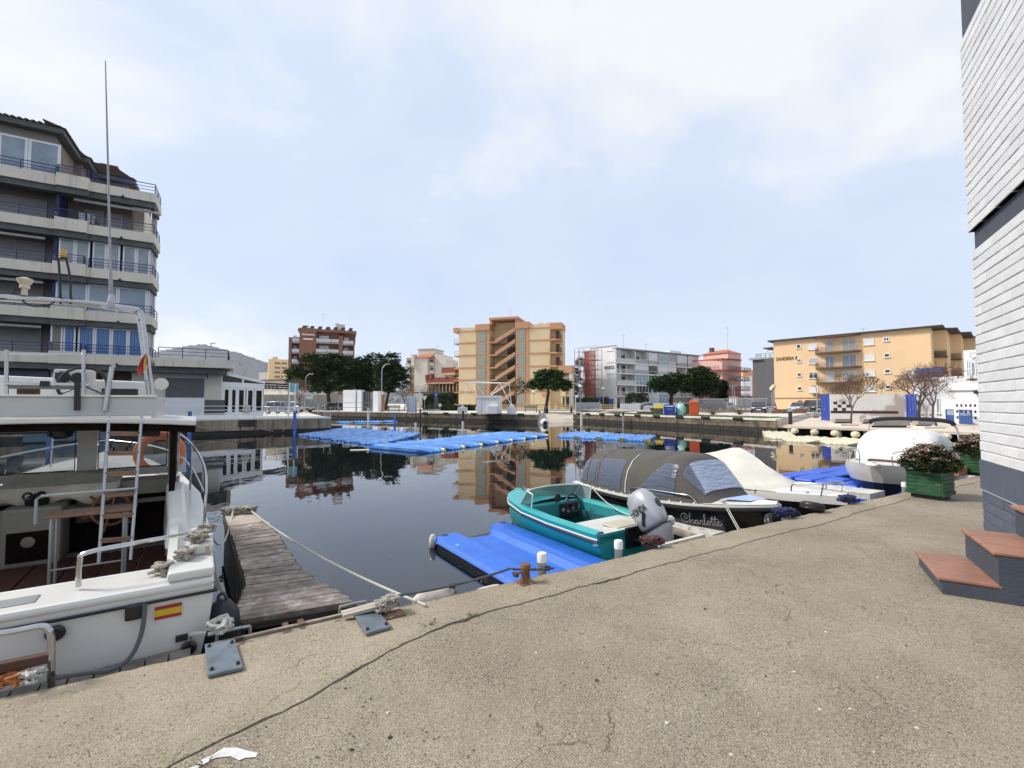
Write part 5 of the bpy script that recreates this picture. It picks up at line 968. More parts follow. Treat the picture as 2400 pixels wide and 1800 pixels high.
bare_tree('bushy leafless tree before the chequered patch of the peeling wall',onp(X8(893),Y8(925)),4.5,1.15,3,0.03,0.15,0.30)
bare_tree('slim leafless tree just right of the chequered patch',onp(X8(968),Y8(968)),3.5,0.95,5,0.12,0.09,0.36)
bare_tree('largest leafless tree, in front of the right blue door',onp(X8(1578),Y8(950)),4.8,1.2,11,0.05,0.17,0.30)
bare_tree('leafless tree leaning left at the blue gate',onp(X8(1735),Y8(985)),4.4,1.05,8,-0.14,0.10,0.33)
bare_tree('spindly leafless tree behind the wall sign left of the pines',base(705,955,62),4.6,1.1,13,-0.1,0.11,0.32)['group'] = 'leafless trees by the left road'
for i,(x,D) in enumerate(((948,92),(1010,98))): bare_tree(('small bare street tree left of the white sign panel','small bare street tree under the red restaurant')[i],base(x,955,D),5.4,1.2,20 + i,0,0.12,0.30)['group'] = 'small bare street trees'
for i,(x,y) in enumerate(((1672,972),(1733,972))):
    rr = random.Random(40 + i);b_ = G(x,y,FZ);T = thing('scrubby_bush',('dry scrubby bush on the grass left of the twin lamps','dry scrubby bush on the grass below the twin lamps')[i],'bush',b_);mb = MB()
    for k in range(90): a = rr.uniform(0,2 * pi);e_ = rr.uniform(0.2,1.3);l = rr.uniform(0.5,1.2);mb.tube([(0,0,0),(cos(a) * cos(e_) * l * .5,sin(a) * cos(e_) * l * .5,sin(e_) * l * .6),(cos(a) * cos(e_) * l,sin(a) * cos(e_) * l,sin(e_) * l * 0.9)],[0.012,0.009,0.004],3)
    rawpart('twigs',mb,TWIGF,T);rawpart('leaves',tufts(rr,[(rr.uniform(-.7,.7),rr.uniform(-.5,.5),rr.uniform(.2,.8),1) for k in range(60)],0.12,4),OLIVE,T)
for i,x in enumerate((1480,1503)):
    b_ = base(x,955,100);pine('olive_tree',('small grey-green tree behind the pierced white wall, left one','small grey-green tree behind the pierced white wall, right one')[i],b_,[(0,0,2.2,1.0,1,0.9),(0.3,0,2.9,0.7,.7,.6),(-.4,0,2.7,.7,.7,.6)],[([(0,0,0),(0,0,1.6)],0.1,0.06)],leaf=OLIVE,seed=60 + i,per=16,size=0.3,dens=2)

# ================================================================== VEHICLES AND STREET FURNITURE ON THE FAR BANK
TYRE = M('tyre_rubber',(0.018,0.018,0.019),0.85,var=0.2,scale=20,bump=0.3,bscale=60);RIM = M('alloy_rim',(0.5,0.5,0.52),0.35,metal=0.8);CGL = M('car_glass',(0.02,0.025,0.03),0.05,var=0,spec=0.9)
def car(label,loc,rz,col,kind='hatch',group=None):
    C = thing('parked_car',label,'car',loc,rz,group);P = M('car_paint_%d' % (hash(col) % 9999),col,0.3,metal=0.35,var=0.02,coat=0.8)
    L_,w_,h_ = {'hatch': (4.3,1.76,1.47),'suv': (4.5,1.85,1.75),'van': (4.9,1.95,1.95)}[kind];hb = 0.58 * h_
    prof = [(-L_ / 2,0.45),(-L_ / 2 + 0.03,0.8),(-L_ / 2 + 0.12,hb),(-L_ / 2 + 0.5,hb + 0.04),(L_ * 0.16,hb + 0.03),(L_ * 0.42,hb - 0.1),(L_ / 2 - 0.05,hb - 0.25),(L_ / 2,0.5),(L_ / 2 - 0.05,0.22),(-L_ / 2 + 0.1,0.22)]
    rings = []
    for f,ins in ((-1,0.06),(-0.92,0),(0.92,0),(1,0.06)):
        rings.append([(x * (1 - ins * 0.3),f * w_ / 2,0.22 + (z - 0.22) * (1 - ins)) for x,z in prof])
    part('body',MB().loft(rings),P,C,smooth=30,bevel=0.03)
    gh = [(-L_ / 2 + 0.18,hb),(-L_ / 2 + (0.5 if kind != 'van' else 0.3),h_ - 0.06),(-L_ * 0.1,h_),(L_ * 0.08,h_ - 0.05),(L_ * 0.27,hb)]
    part('cabin',MB().loft([[(x,f * w_ / 2 * (0.94 if z < h_ * 0.7 else 0.78),z) for x,z in gh] for f in (-1,1)]),P,C,smooth=30,bevel=0.04)
    for f in (-1,1):
        for a,c in ((-L_ / 2 + 0.55,-0.62),(-0.52,0.25),(0.33,0.75)): 
            a = max(a,-L_ / 2 + 0.5);part('side_window',MB().hexa([(a,f * (w_ / 2 * 0.94 + 0.0),hb + 0.04),(c + (0.2 if c > 0.7 else 0),f * (w_ / 2 * 0.94),hb + 0.04),(c + (0.2 if c > 0.7 else 0),f * (w_ / 2 * 0.93),hb + 0.05),(a,f * w_ / 2 * 0.93,hb + 0.05)],[(a + 0.1,f * (w_ / 2 * 0.80 + 0.01),h_ - 0.12),(c - (0.18 if c > 0.7 else 0),f * (w_ / 2 * 0.80 + 0.01),h_ - 0.12),(c - (0.18 if c > 0.7 else 0),f * w_ / 2 * 0.79,h_ - 0.12),(a + 0.1,f * w_ / 2 * 0.79,h_ - 0.12)]),CGL,C)
    part('windscreen',MB().quad((L_ * 0.27 + 0.012,-w_ * .44,hb + .04),(L_ * 0.27 + 0.012,w_ * .44,hb + .04),(L_ * 0.09 + 0.015,w_ * .37,h_ - .08),(L_ * 0.09 + 0.015,-w_ * .37,h_ - .08)),CGL,C)
    part('rear_window',MB().quad((-L_ / 2 + .165,-w_ * .42,hb + .06),(-L_ / 2 + .165,w_ * .42,hb + .06),(-L_ / 2 + (.46 if kind != 'van' else .28),w_ * .36,h_ - .12),(-L_ / 2 + (.46 if kind != 'van' else .28),-w_ * .36,h_ - .12)),CGL,C)
    for x in (-L_ * 0.30,L_ * 0.31):
        for f in (-1,1):
            wh = part('wheel',MB().lathe([(0.20,-0.1),(0.30,-0.11),(0.32,-0.06),(0.32,0.06),(0.30,0.11),(0.20,0.1)],(x,f * (w_ / 2 - 0.09),0.32),20,'y'),TYRE,C,smooth=True);part('rim',MB().lathe([(0.03,0),(0.2,0.0),(0.21,0.02),(0.03,0.03)],(x,f * (w_ / 2 + 0.012) - (0.012 if f > 0 else 0.018),0.32),14,'y'),RIM,wh)
    for f in (-1,1): part('headlight',MB().box(L_ / 2 - 0.16,L_ / 2 - 0.03,f * 0.62 - 0.2,f * 0.62 + 0.2,0.60,0.74),WHITE,C);part('tail_light',MB().box(-L_ / 2 - 0.005,-L_ / 2 + 0.1,f * 0.66 - 0.16,f * 0.66 + 0.16,0.72,0.95),M('red_lens',(0.35,0.01,0.01),0.3),C)
    part('number_plate',MB().box(L_ / 2 - 0.02,L_ / 2 + 0.02,-0.26,0.26,0.38,0.49),WHITE,C);part('bumper',MB().box(L_ / 2 - 0.1,L_ / 2 + 0.012,-w_ * .42,w_ * .42,0.24,0.36),DARKM,C);return C
SILVER,BLACKC,BLUEC,GREYCAR = (0.20,0.21,0.23),(0.012,0.012,0.014),(0.02,0.025,0.05),(0.09,0.095,0.10)
car('silver hatchback parked beyond the white fence panel',base(662,965,55),radians(-12),SILVER);car('dull grey car parked behind the silver hatchback',base(700,962,66),radians(-20),(0.20,0.22,0.20))
car('black car half hidden behind the leaning pine trunk',base(784,958,88),radians(175),BLACKC);car('second black car, left of the white kiosk',base(800,958,90),radians(172),BLACKC)
car('dark car showing between kiosk pillar and orange post',base(889,958,84),radians(80),GREYCAR)
gz = FZ
car('black car facing the water on the grass edge at the right',base(1778,970,60),radians(-118),BLUEC);car('grey-blue car behind the black car, by the twin lamps',base(1806,960,76),radians(-120),(0.12,0.14,0.17))
car('silver car with dark windows below the sand coloured block',base(1872,962,72),radians(-140),(0.30,0.32,0.35));car('black off-roader beside the left blue door',base(1908,962,66),radians(-110),BLACKC,'suv')
car('dark van behind the steel fence below the cypress',base(1662,958,76),radians(170),(0.06,0.07,0.075),'van');car('white car behind the steel fence right of the dark van',base(1693,958,80),radians(172),(0.6,0.6,0.6))
# lamps
def globe_lamp(label,x,ytop,D,ybase=None,pale=True,r=0.24,zb=FZ,group='globe street lamps'):
    b_ = base(x,950,D,zb);h = AT(x,ytop,D).z - zb;T = thing('globe_lamp',label,'lamp',b_,0,group);part('pole',MB().lathe([(0.10,0),(0.10,0.3),(0.055,0.35),(0.045,h - 2 * r)],n=8),GALV,T);part('globe',MB().lathe([(0.06,h - 2 * r)] + [(r * sin(a),h - r - r * cos(a)) for a in (0.5,0.9,1.3,1.7,2.1,2.5,2.9)],n=14),M('globe_white',(0.75,0.74,0.70),0.35) if pale else M('globe_yellowed',(0.62,0.52,0.26),0.4),T,smooth=True);part('collar',MB().lathe([(0.05,h - 2 * r - 0.1),(0.16,h - 2 * r + 0.02),(0.05,h - 2 * r + 0.06)],n=10),DARKM,T);return T
globe_lamp('white globe lamp in front of the scaffold',1360,901,74,r=0.26);globe_lamp('globe lamp standing before the lettered white end wall',1414,908,80,r=0.2);globe_lamp('globe lamp left of the umbrella pine trunk',1251,914,78,r=0.3)
globe_lamp('yellowed globe lamp at the peeling wall',X8(1250),Y8(585),43.0,pale=False,r=0.32,zb=PZ);globe_lamp('taller globe of the twin lamps by the grass',X8(282),Y8(614),58,pale=False,r=0.30);globe_lamp('lower globe of the twin lamps by the grass',X8(266),Y8(634),60,r=0.28)
def arm_lamp(label,x,ytop,D,arm,side=1,zb=FZ):
    b_ = base(x,950,D,zb);h = AT(x,ytop,D).z - zb;T = thing('street_lamp',label,'lamp',b_,0,'street lamps with curved arms');pts = [(0,0,0),(0,0,h * 0.85)] + [(side * arm * (1 - cos(a)) * 0.9,0,h * 0.85 + h * 0.15 * sin(a)) for a in (0.5,1.0,1.5)]
    part('pole',MB().tube(pts,[0.08,0.055,0.05,0.045,0.04],7),GALV,T);part('lamp_head',MB().box(side * arm * 0.8 - 0.3,side * arm * 0.8 + 0.35,-0.1,0.1,h - 0.1,h + 0.03),GALV,T,bevel=0.03)
arm_lamp('tall curved street lamp in front of the big pines',894,853,66,1.0);arm_lamp('street lamp left of the pines, with short arm',715,876,64,0.9);arm_lamp('tall thin street lamp before the pink house',1747,888,84,1.3,-1);arm_lamp('tall lamp with flat head left of the blue door',X8(668),Y8(625),58,0.4,-1,PZ)
for i,(x,y) in enumerate(((1717,903),(1722,905))): arm_lamp(('left of two close street lamps before the pink house','right of two close street lamps before the pink house')[i],x,y,76 - i,0.6,1 - 2 * i)
arm_lamp('thin lamp on the terrace of the left block',487,804,60,0.5)
# kiosk behind the steel handrail
Wk = Wall(804,76,886,73,FZ);K = thing('white_kiosk','white open kiosk with dark gate under the big pines','kiosk',Wk.A,Wk.rz);zk = Wk.p(820,914)[1]
bx(K,'side_wall',WREND,0,Wk.L * 0.36,0,2.2,0,zk);bx(K,'pillar',WREND,Wk.L * 0.40,Wk.L * 0.52,0.1,0.6,0,zk - 0.05);bx(K,'gate',DARKM,Wk.L * 0.52,Wk.L * 0.74,0.5,0.56,0.05,zk - 0.3);bx(K,'low_wall',GREYC,Wk.L * 0.36,Wk.L * 0.84,0.62,0.8,0,0.9);bx(K,'end_pillar',WREND,Wk.L * 0.86,Wk.L,0.0,1.2,0,zk - 0.25);bx(K,'back_wall',GREYC,Wk.L * 0.36,Wk.L * 0.86,2.0,2.2,0,zk - 0.4)
mb = MB()
for k in range(5): mb.box(Wk.L * (.53 + .05 * k),Wk.L * (.53 + .05 * k) + 0.05,0.44,0.5,0.05,zk - .3)
part('gate_bars',mb,GALV,K);op = thing('orange_post','slim orange post at the right end of the white kiosk','post',base(897,955,70));zz = AT(897,924,70).z - FZ;part('shaft',MB().box(-0.22,0.22,-0.2,0.2,0,zz),M('orange_post_paint',(0.42,0.17,0.07),0.7,var=0.15),op);part('cap',MB().lathe([(0.2,zz),(0.1,zz + 0.15),(0.02,zz + 0.3)],n=8),M('pale_lamp',(0.75,0.70,0.5),0.5),op)
# boundary wall behind the left cars and hoarding panels
Wb = Wall(618,96,812,100,FZ);bw_ = thing('boundary_wall','long grey-beige boundary wall behind the parked cars at the left','wall',Wb.A,Wb.rz);zb_ = Wb.p(715,925)[1]
for k in range(9): bx(bw_,'panel',M('boundary_render',(0.40,0.36,0.29),0.9,var=0.15,scale=0.7,rnd=0.08),Wb.L * k / 9 + 0.03,Wb.L * (k + 1) / 9 - 0.03,0,0.25,0,zb_)
s_ = Wb.S(717);zz = Wb.p(717,936)[1];sg = bx(bw_,'wall_sign',WHITE,s_,s_ + 1.4,-0.06,-0.004,zz,zz + 1.25);text('Pàdel',0.42,LETT,sg,(s_ + 0.12,-0.07,zz + 0.75),(pi / 2,0,0),ext=0.004,shear=0.2)
rs_ = thing('round_road_sign','round pale road sign on a post near the wall sign','sign',base(738,955,70));zz = AT(738,923,70).z - FZ;part('post',MB().tube([(0,0,0),(0,0,zz)],0.035,6),GALV,rs_);part('disc',MB().lathe([(0.3,0),(0.3,0.03)],(0,-0.06,zz),18,'y'),M('sign_back_grey',(0.55,0.55,0.53),0.5,metal=0.3),rs_)
# white info panel, sign posts and triangular signs near the red restaurant
D = 62;b_ = base(953,955,D);T = thing('sign_panel','large blank white sign panel standing on two legs at the quay','sign',b_);wd = 24 * pxm(D);h = AT(953,928,D).z - FZ;part('panel',MB().box(0,wd,0,0.12,0.05,h),M('panel_white_blue',(0.62,0.67,0.74),0.5,var=0.04),T,bevel=0.02);part('leg',MB().box(0.12,0.2,-0.06,-0.0,-0.1,h - 0.4),GALV,T);part('leg',MB().box(wd - 0.2,wd - 0.12,-0.06,-0.0,-0.1,h - 0.4),GALV,T)
D = 63;b_ = base(984,955,D);h = AT(984,903,D).z - FZ;T = thing('finger_post','white post with stacked white direction signs','signpost',b_);part('post',MB().box(-0.07,0.07,-0.07,0.07,0,h),WHITE,T)
for k in range(5): part('direction_sign',MB().box(-0.6 + 0.06 * (k % 2),-0.09,-0.02,0.02,h - 0.25 - k * 0.17,h - 0.13 - k * 0.17),WHITE,T)
for i,(x,D) in enumerate(((926,70),(995,72))): T = thing('warning_sign',('triangular white sign back under the pine at the dark benches','triangular white sign back before the dark hedge')[i],'sign',base(x,955,D));h = AT(x,933,D).z - FZ;part('post',MB().tube([(0,0,0),(0,0,h + .2)],0.03,6),GALV,T);part('plate',MB().add([(-0.4,-0.05,h + 0.3),(0.4,-0.05,h + 0.3),(0,-0.05,h - 0.4),(-0.4,-0.02,h + 0.3),(0.4,-0.02,h + 0.3),(0,-0.02,h - 0.4)],[(0,1,2),(5,4,3),(0,3,4,1),(1,4,5,2),(2,5,3,0)]),M('sign_back',(0.6,0.6,0.6),0.5),T)
T = thing('blue_road_sign','round blue road sign on a grey post before the hedge','sign',base(1022,955,60));h = AT(1022,925,60).z - FZ;part('post',MB().tube([(0,0,0),(0,0,h)],0.035,6),GALV,T);part('disc',MB().lathe([(0.34,0),(0.34,0.03)],(0,-0.07,h),18,'y'),M('sign_blue',(0.02,0.06,0.36),0.4),T);part('arrow',MB().box(-0.05,0.05,-0.085,-0.072,h - 0.18,h + 0.2),WHITE,T)
for s_ in (-1,1): part('strut',MB().beam((s_ * 0.35,0,0),(s_ * 0.16,0,h - 0.1),0.03),GALV,T)
T = thing('round_mirror','small white round sign beside the low hedge','sign',base(1031,955,62));part('post',MB().tube([(0,0,0),(0,0,0.8)],0.03,6),GALV,T);part('disc',MB().lathe([(0.24,0),(0.24,0.04)],(0,-0.05,1.0),16,'y'),WHITE,T)
T = thing('bicycle','small bicycle parked at the quay edge near the blue road sign','bicycle',base(1004,962,60),radians(60))
for x in (-0.5,0.5): wh = part('wheel',MB().torus((x,0,0.33),0.32,0.025,20,5,'y'),TYRE,T)
part('frame',MB().tube([(-0.5,0,.33),(-0.15,0,.85),(0.4,0,.85),(0.5,0,.33)],0.025,5).tube([(-.15,0,.85),(-0.02,0,.33),(.4,0,.85)],0.025,5),DARKM,T);part('saddle',MB().box(-0.3,-0.05,-0.07,0.07,0.9,0.96),DARKM,T);part('handlebar',MB().tube([(0.38,-0.25,1.0),(0.42,0,1.02),(0.38,0.25,1.0)],0.02,5).tube([(0.42,0,1.02),(0.4,0,0.85)],0.02,5),DARKM,T)
# white truss frame with its cabin and feet
D0,D1 = 57,56;T = thing('truss_frame','white triangular truss frame on white block feet behind the quay','frame',base(1082,955,D0));o = base(1082,955,D0);lp = lambda x,y,D: AT(x,y,D) - o
A = [lp(1094,898,57),lp(1110,895,59.5),lp(1193,898,56)];Bt = [lp(1084,955,57),lp(1199,952,56)];q = lp(1157,952,60)
mb = MB();Pn = [(A[0],A[1]),(A[1],A[2]),(A[0],A[2]),(Bt[0],A[0]),(A[0],lp(1117,933,58)),(A[1],q),(A[1],Bt[0].lerp(q,.5)),(A[2],Bt[1]),(A[2],lp(1146,930,57)),(lp(1172,898,57.2),Bt[1]),(lp(1172,898,57.2),lp(1150,925,57.6))]
for a,c in Pn: mb.tube([a,c],0.042,6)
part('truss_tube',mb,WHITE,T,smooth=True)
for i,p in enumerate(Bt): f = part('foot',MB().box(p.x - 0.55,p.x + 0.55,p.y - 0.5,p.y + 0.5,0,0.75).box(p.x - 0.28,p.x + 0.28,p.y - 0.27,p.y + 0.27,0.752,p.z + 0.1),WHITE,T)
Wk = Wall(1117,55.5,1168,55,FZ);K = thing('white_cabin','small white flat roofed cabin under the truss frame','cabin',Wk.A,Wk.rz);zk = Wk.p(1140,927)[1];bx(K,'wall',WHITE,0,Wk.L,0,2,0,zk - 0.3);bx(K,'roof',WHITE,-0.06,Wk.L + 0.06,-0.08,2.08,zk - 0.298,zk);bx(K,'side_panel',WREND,0.02,0.55,-0.03,0,0.05,zk - 0.35);bx(K,'step_block',WHITE,Wk.L * 0.57,Wk.L * 0.98,-0.5,-0.004,0,0.9)
# bench, bin, dark posts, hoarding
def bench(label,b_,rz): 
    T = thing('park_bench',label,'bench',b_,rz)
    for k in range(3): part('seat_slat',MB().box(-0.9,0.9,k * 0.15,k * 0.15 + 0.12,0.42,0.46),M('bench_wood',(0.24,0.20,0.12),0.8),T)
    for k in range(3): part('back_slat',MB().box(-0.9,0.9,0.46 + k * 0.02,0.49 + k * 0.02,0.55 + k * 0.14,0.66 + k * 0.14),MATS['bench_wood'],T)
    for x in (-0.75,0.75): part('leg',MB().beam((x,0.02,0),(x,0.05,0.42),0.05).beam((x,0.42,0),(x,0.55,0.98),0.05).beam((x,0.02,0.42),(x,0.45,0.42),0.05),DARKM,T)
bench('slatted park bench facing the water left of the umbrella pine',base(1245,961,62),0.05);bench('slatted park bench under the pine by the triangular sign',base(922,958,68),0.0)
T = thing('litter_bin','dark round litter bin at the umbrella pine trunk','bin',base(1281,966,55.5));part('bin_body',MB().lathe([(0.16,0),(0.19,0.1),(0.19,0.8),(0.12,0.92),(0.02,0.95)],n=12),DARKM,T,smooth=True);part('post',MB().box(0.15,0.2,-0.03,0.03,0,0.5),DARKM,T)
T = thing('mooring_post','short dark post at the right side of the slipway','post',base(1339,962,59));part('post_body',MB().lathe([(0.15,0),(0.15,0.75),(0.10,0.85)],n=10),BROWNM,T);part('post_band',MB().lathe([(0.16,0.5),(0.16,0.58)],n=10),DARKM,T)
Wh = Wall(1350,66,1408,65.5,FZ);T = thing('metal_hoarding','grey sheet metal hoarding below the scaffold','hoarding',Wh.A,Wh.rz);zz = Wh.p(1380,943)[1]
for k in range(6): bx(T,'sheet',M('grey_sheet',(0.33,0.36,0.38),0.5,metal=0.3,var=0.15,rnd=0.08),Wh.L * k / 6 + 0.01,Wh.L * (k + 1) / 6 - 0.01,0,0.05,0.05,zz)
T = thing('small_sign_post','white post with small square sign left of the hoarding','sign',base(1349,955,64));h = AT(1349,926,64).z - FZ;part('post',MB().box(-0.05,0.05,-0.05,0.05,0,h),WHITE,T);part('plate',MB().box(-0.02,0.4,-0.07,-0.05,h - 0.32,h),WHITE,T)
T = thing('utility_post','pale tall post at the right edge of the beige annex','post',base(1337,955,86));h = AT(1337,912,86).z - FZ;part('shaft',MB().box(-0.14,0.14,-0.1,0.1,0,h),CREAM,T);part('cap',MB().box(-0.17,0.17,-0.13,0.13,h,h + 0.06),CREAM,T)
T = thing('blue_door_box','blue box door at the foot of the lettered white end wall','door',base(1428,955,104));part('leaf',MB().box(0,1.0,-0.1,0.0,0,2.3),BLUED,T);part('handle',MB().box(0.8,0.86,-0.15,-0.1,1.0,1.2),GALV,T)
T = thing('blue_arrow_sign','blue road sign on a post before the hedge by the white block','sign',base(1405,955,80));h = AT(1405,934,80).z - FZ;part('post',MB().tube([(0,0,0),(0,0,h)],0.035,6),GALV,T);part('disc',MB().lathe([(0.32,0),(0.32,0.03)],(0,-0.07,h),16,'y'),MATS['sign_blue'],T)
# recycling containers
def stn(x,y,z=FZ): return G(x,y,z)
Xc = lambda x: 1480 + x / 7.9
Yc = lambda y: 820 + y / 7.9
def container(name,label,x0,x1,y0,yb,mat,D=None,lid=None,cat='container'):
    b_ = G((x0 + x1) / 2,yb,FZ) if D is None else base((x0 + x1) / 2,yb,D);wd = (x1 - x0) * pxm(b_.y);h = AT((x0 + x1) / 2,y0,b_.y).z - FZ
    return thing(name,label,cat,b_,radians(-20)),wd,h
T,wd,h = container('recycling_container','blue paper recycling container with three white slots',Xc(497),Xc(692),Yc(1010),0,None,46);BLUC = M('container_blue',(0.012,0.035,0.25),0.5,var=0.1)
part('bin_body',MB().box(-wd / 2,wd / 2,-0.55,0.55,0.08,h - 0.25),BLUC,T,bevel=0.05);part('lid',MB().hexa([(-wd / 2 - .02,-.57,h - .25),(wd / 2 + .02,-.57,h - .25),(wd / 2 + .02,.57,h - .25),(-wd / 2 - .02,.57,h - .25)],[(-wd / 2 + .1,-.4,h),(wd / 2 - .1,-.4,h),(wd / 2 - .1,.4,h),(-wd / 2 + .1,.4,h)]),BLUC,T,bevel=0.03)
for k in range(3): part('slot',MB().box(-wd * .25 + k * wd * .25 - .13,-wd * .25 + k * wd * .25 + .13,-.58,-.55,h * .80,h * .88),WHITE,T)
part('print',MB().box(-wd * .3,wd * .3,-.565,-.55,h * .62,h * .64).box(-wd * .2,wd * .3,-.565,-.55,h * .52,h * .54),M('print_pale',(0.4,0.45,0.6),0.6),T)
T,wd,h = container('recycling_container','dark grey recycling container with yellow lid',Xc(330),Xc(482),Yc(1015),0,None,52);part('bin_body',MB().box(-wd / 2,wd / 2,-.5,.5,0.05,h * 0.62),M('bin_grey',(0.07,0.075,0.07),0.6),T,bevel=0.05);part('lid',MB().hexa([(-wd / 2 - .03,-.53,h * .62),(wd / 2 + .03,-.53,h * .62),(wd / 2 + .03,.53,h * .62),(-wd / 2 - .03,.53,h * .62)],[(-wd / 2 + .1,-.3,h),(wd / 2 - .1,-.3,h),(wd / 2 - .1,.4,h),(-wd / 2 + .1,.4,h)]),M('bin_yellow',(0.55,0.40,0.02),0.5),T,bevel=0.03)
T,wd,h = container('glass_igloo','pale green igloo shaped bottle bank with graffiti',Xc(705),Xc(888),Yc(995),0,None,46);part('bin_body',MB().lathe([(wd / 2 * .92,0.05),(wd / 2,0.3),(wd / 2,0.75),(wd / 2 * .88,h * .72),(wd / 2 * .6,h * .92),(0.15,h)],n=18),M('igloo_green',(0.30,0.55,0.48),0.6,var=0.2,scale=2,spots=((0.03,0.16,0.14),1.8,0.56,0.8)),T,smooth=True);part('hook',MB().torus((0,0,h + 0.06),0.12,0.025,12,5,'y'),GALV,T)
T,wd,h = container('clothes_bank','tall orange-red steel clothes bank beside the bottle bank',Xc(950),Xc(1112),Yc(940),0,None,45.5);ORR = M('orange_red_steel',(0.55,0.075,0.018),0.5,var=0.06);part('bin_body',MB().box(-wd / 2,wd / 2,-.45,.45,0.05,h * .87),ORR,T,bevel=0.03);part('hood',MB().hexa([(-wd / 2,-.5,h * .872),(wd / 2,-.5,h * .872),(wd / 2,.45,h * .872),(-wd / 2,.45,h * .872)],[(-wd / 2 + .08,-.42,h),(wd / 2 - .08,-.42,h),(wd / 2 - .08,.45,h),(-wd / 2 + .08,.45,h)]),M('orange_red_light',(0.62,0.13,0.05),0.5),T,bevel=0.03)
T,wd,h = container('green_bin','dark green wheeled bin behind the bottle bank',1590,1605,946,0,None,49);part('bin_body',MB().hexa([(-.35,-.4,.1),(.35,-.4,.1),(.35,.4,.1),(-.35,.4,.1)],[(-.42,-.45,1.15),(.42,-.45,1.15),(.42,.45,1.15),(-.42,.45,1.15)]),M('bin_green',(0.02,0.08,0.03),0.5),T,bevel=0.03);part('lid',MB().box(-.44,.44,-.48,.48,1.152,1.22),MATS['bin_green'],T)
T,wd,h = container('pipe_heap','grey plastic pipe bend lying left of the yellow bin',1498,1522,950,0,None,54);part('pipe',MB().tube([(-.9,0,.1),(-.9,0,.9),(-.5,0,1.2),(.4,0,1.2)],.2,10),M('grey_pipe',(0.13,0.13,0.13),0.6),T,smooth=True);part('crate',MB().box(0.1,1.0,-.3,.3,0,.7),BROWNM,T)
# boulders and kerb stones
for i,(x0,x1,y0,yb,lab) in enumerate(((1352,1415,958,966,'long low rock in front of the metal hoarding'),(1421,1476,960,967,'pale rock right of the hoarding rock'),(1494,1542,960,970,'pale rock in front of the yellow lidded bin'),(1573,1612,961,972,'pale rock in front of the orange-red clothes bank'))):
    b_ = G((x0 + x1) / 2,yb,FZ);wd = (x1 - x0) * pxm(b_.y);h = (yb - y0) * pxm(b_.y) + 0.05;rr = random.Random(70 + i);n = 9;rg = []
    for k in range(n + 1): f = k / n;s_ = max(0.15,sin(pi * min(1,0.12 + f * 0.8)) ** .4);rg.append([(-wd / 2 + wd * f,cos(a) * 0.5 * s_ * rr.uniform(.8,1.15),h / 2 + sin(a) * h / 2 * s_ * rr.uniform(.85,1.1)) for a in [2 * pi * j / 8 for j in range(8)]])
    tag(part('rock',MB().loft(rg),M('limestone',(0.40,0.37,0.32),0.95,var=0.3,scale=3,bump=0.7,bscale=9),None,smooth=True,loc=b_,rot=(0,0,radians(-18))),lab,'rock','rocks along the far right quay')
# fence and low brick walls at the right
Wf = Wall(1620,72,1800,62,FZ);T = thing('steel_fence','grey steel bar fence below the cypress and pink house','fence',Wf.A,Wf.rz);mb = MB();n = int(Wf.L / 0.16)
for k in range(n): mb.box(k * .16,k * .16 + .03,0,.03,.1,1.9)
part('bars',mb,GALV,T,kind='stuff');part('rails',MB().box(0,Wf.L,-.02,.05,1.86,1.93).box(0,Wf.L,-.02,.05,.1,.16),GALV,T);bx(T,'plinth',M('brown_plinth',(0.22,0.14,0.09),0.9,var=0.2),0,Wf.L,-0.1,0.1,0,0.35)
a,c = G(1815,977,FZ),G(1890,977,PZ + .3);Wb2 = Wall(1808,56,1892,57,FZ);T = thing('low_brick_wall','low brown brick wall before the cars below the sand coloured block','wall',Wb2.A,Wb2.rz);zz = 0.55
for r in range(4):
    for k in range(int(Wb2.L / 0.5)): bx(T,'brick',M('brown_wall_brick',(0.26,0.15,0.09),0.9,var=0.15,rnd=0.25),k * 0.5 + (r % 2) * 0.25 + 0.01,k * 0.5 + (r % 2) * 0.25 + 0.48,0,0.22,-0.5 + r * 0.26,-0.25 + r * 0.26)
Wp_ = Wall(1453,78,1500,77,FZ);T = thing('pierced_white_wall','white wall with pierced diamond pattern left of the recycling bins','wall',Wp_.A,Wp_.rz);zz = Wp_.p(1475,946)[1];bx(T,'wall_panel',WREND,0,Wp_.L,0,.2,0,zz)
for k in range(11):
    for r in range(3): bx(T,'opening',M('tan_opening',(0.35,0.26,0.16),0.9),.3 + k * .3,.42 + k * .3,-.012,.0,.25 + r * .32 + (k % 2) * .1,.4 + r * .32 + (k % 2) * .1)
# concrete benches on the plaza
def cbench(label,x0,x1,y0,yb,rz=-0.75,d=0.5):
    b_ = G((x0 + x1) / 2,yb,PZ);wd = (x1 - x0) * pxm(b_.y);h = (yb - y0) * pxm(b_.y);T = thing('concrete_bench',label,'bench',b_,0.0,'concrete benches on the right plaza');CB = M('bench_concrete',(0.34,0.32,0.29),0.9,var=0.15,scale=2,bump=0.3,bscale=20)
    part('seat_block',MB().box(-wd / 2,wd / 2,0,d,h * 0.28,h),CB,T,bevel=0.02);part('plinth',MB().box(-wd / 2 + 0.2,wd / 2 - 0.2,0.08,d - .08,0,h * 0.28),DARKM,T)
cbench('long concrete bench in the middle of the plaza',X8(1172),X8(1502),Y8(938),Y8(1000));cbench('concrete bench below the yellowed globe lamp',X8(1085),X8(1180),Y8(925),Y8(966));cbench('concrete bench by the tree at the right blue door',X8(1572),X8(1725),Y8(938),Y8(990));cbench('concrete bench behind the slim leafless tree',X8(832),X8(985),Y8(922),Y8(962));cbench('concrete bench beside the left blue door',X8(636),X8(702),Y8(878),Y8(912))
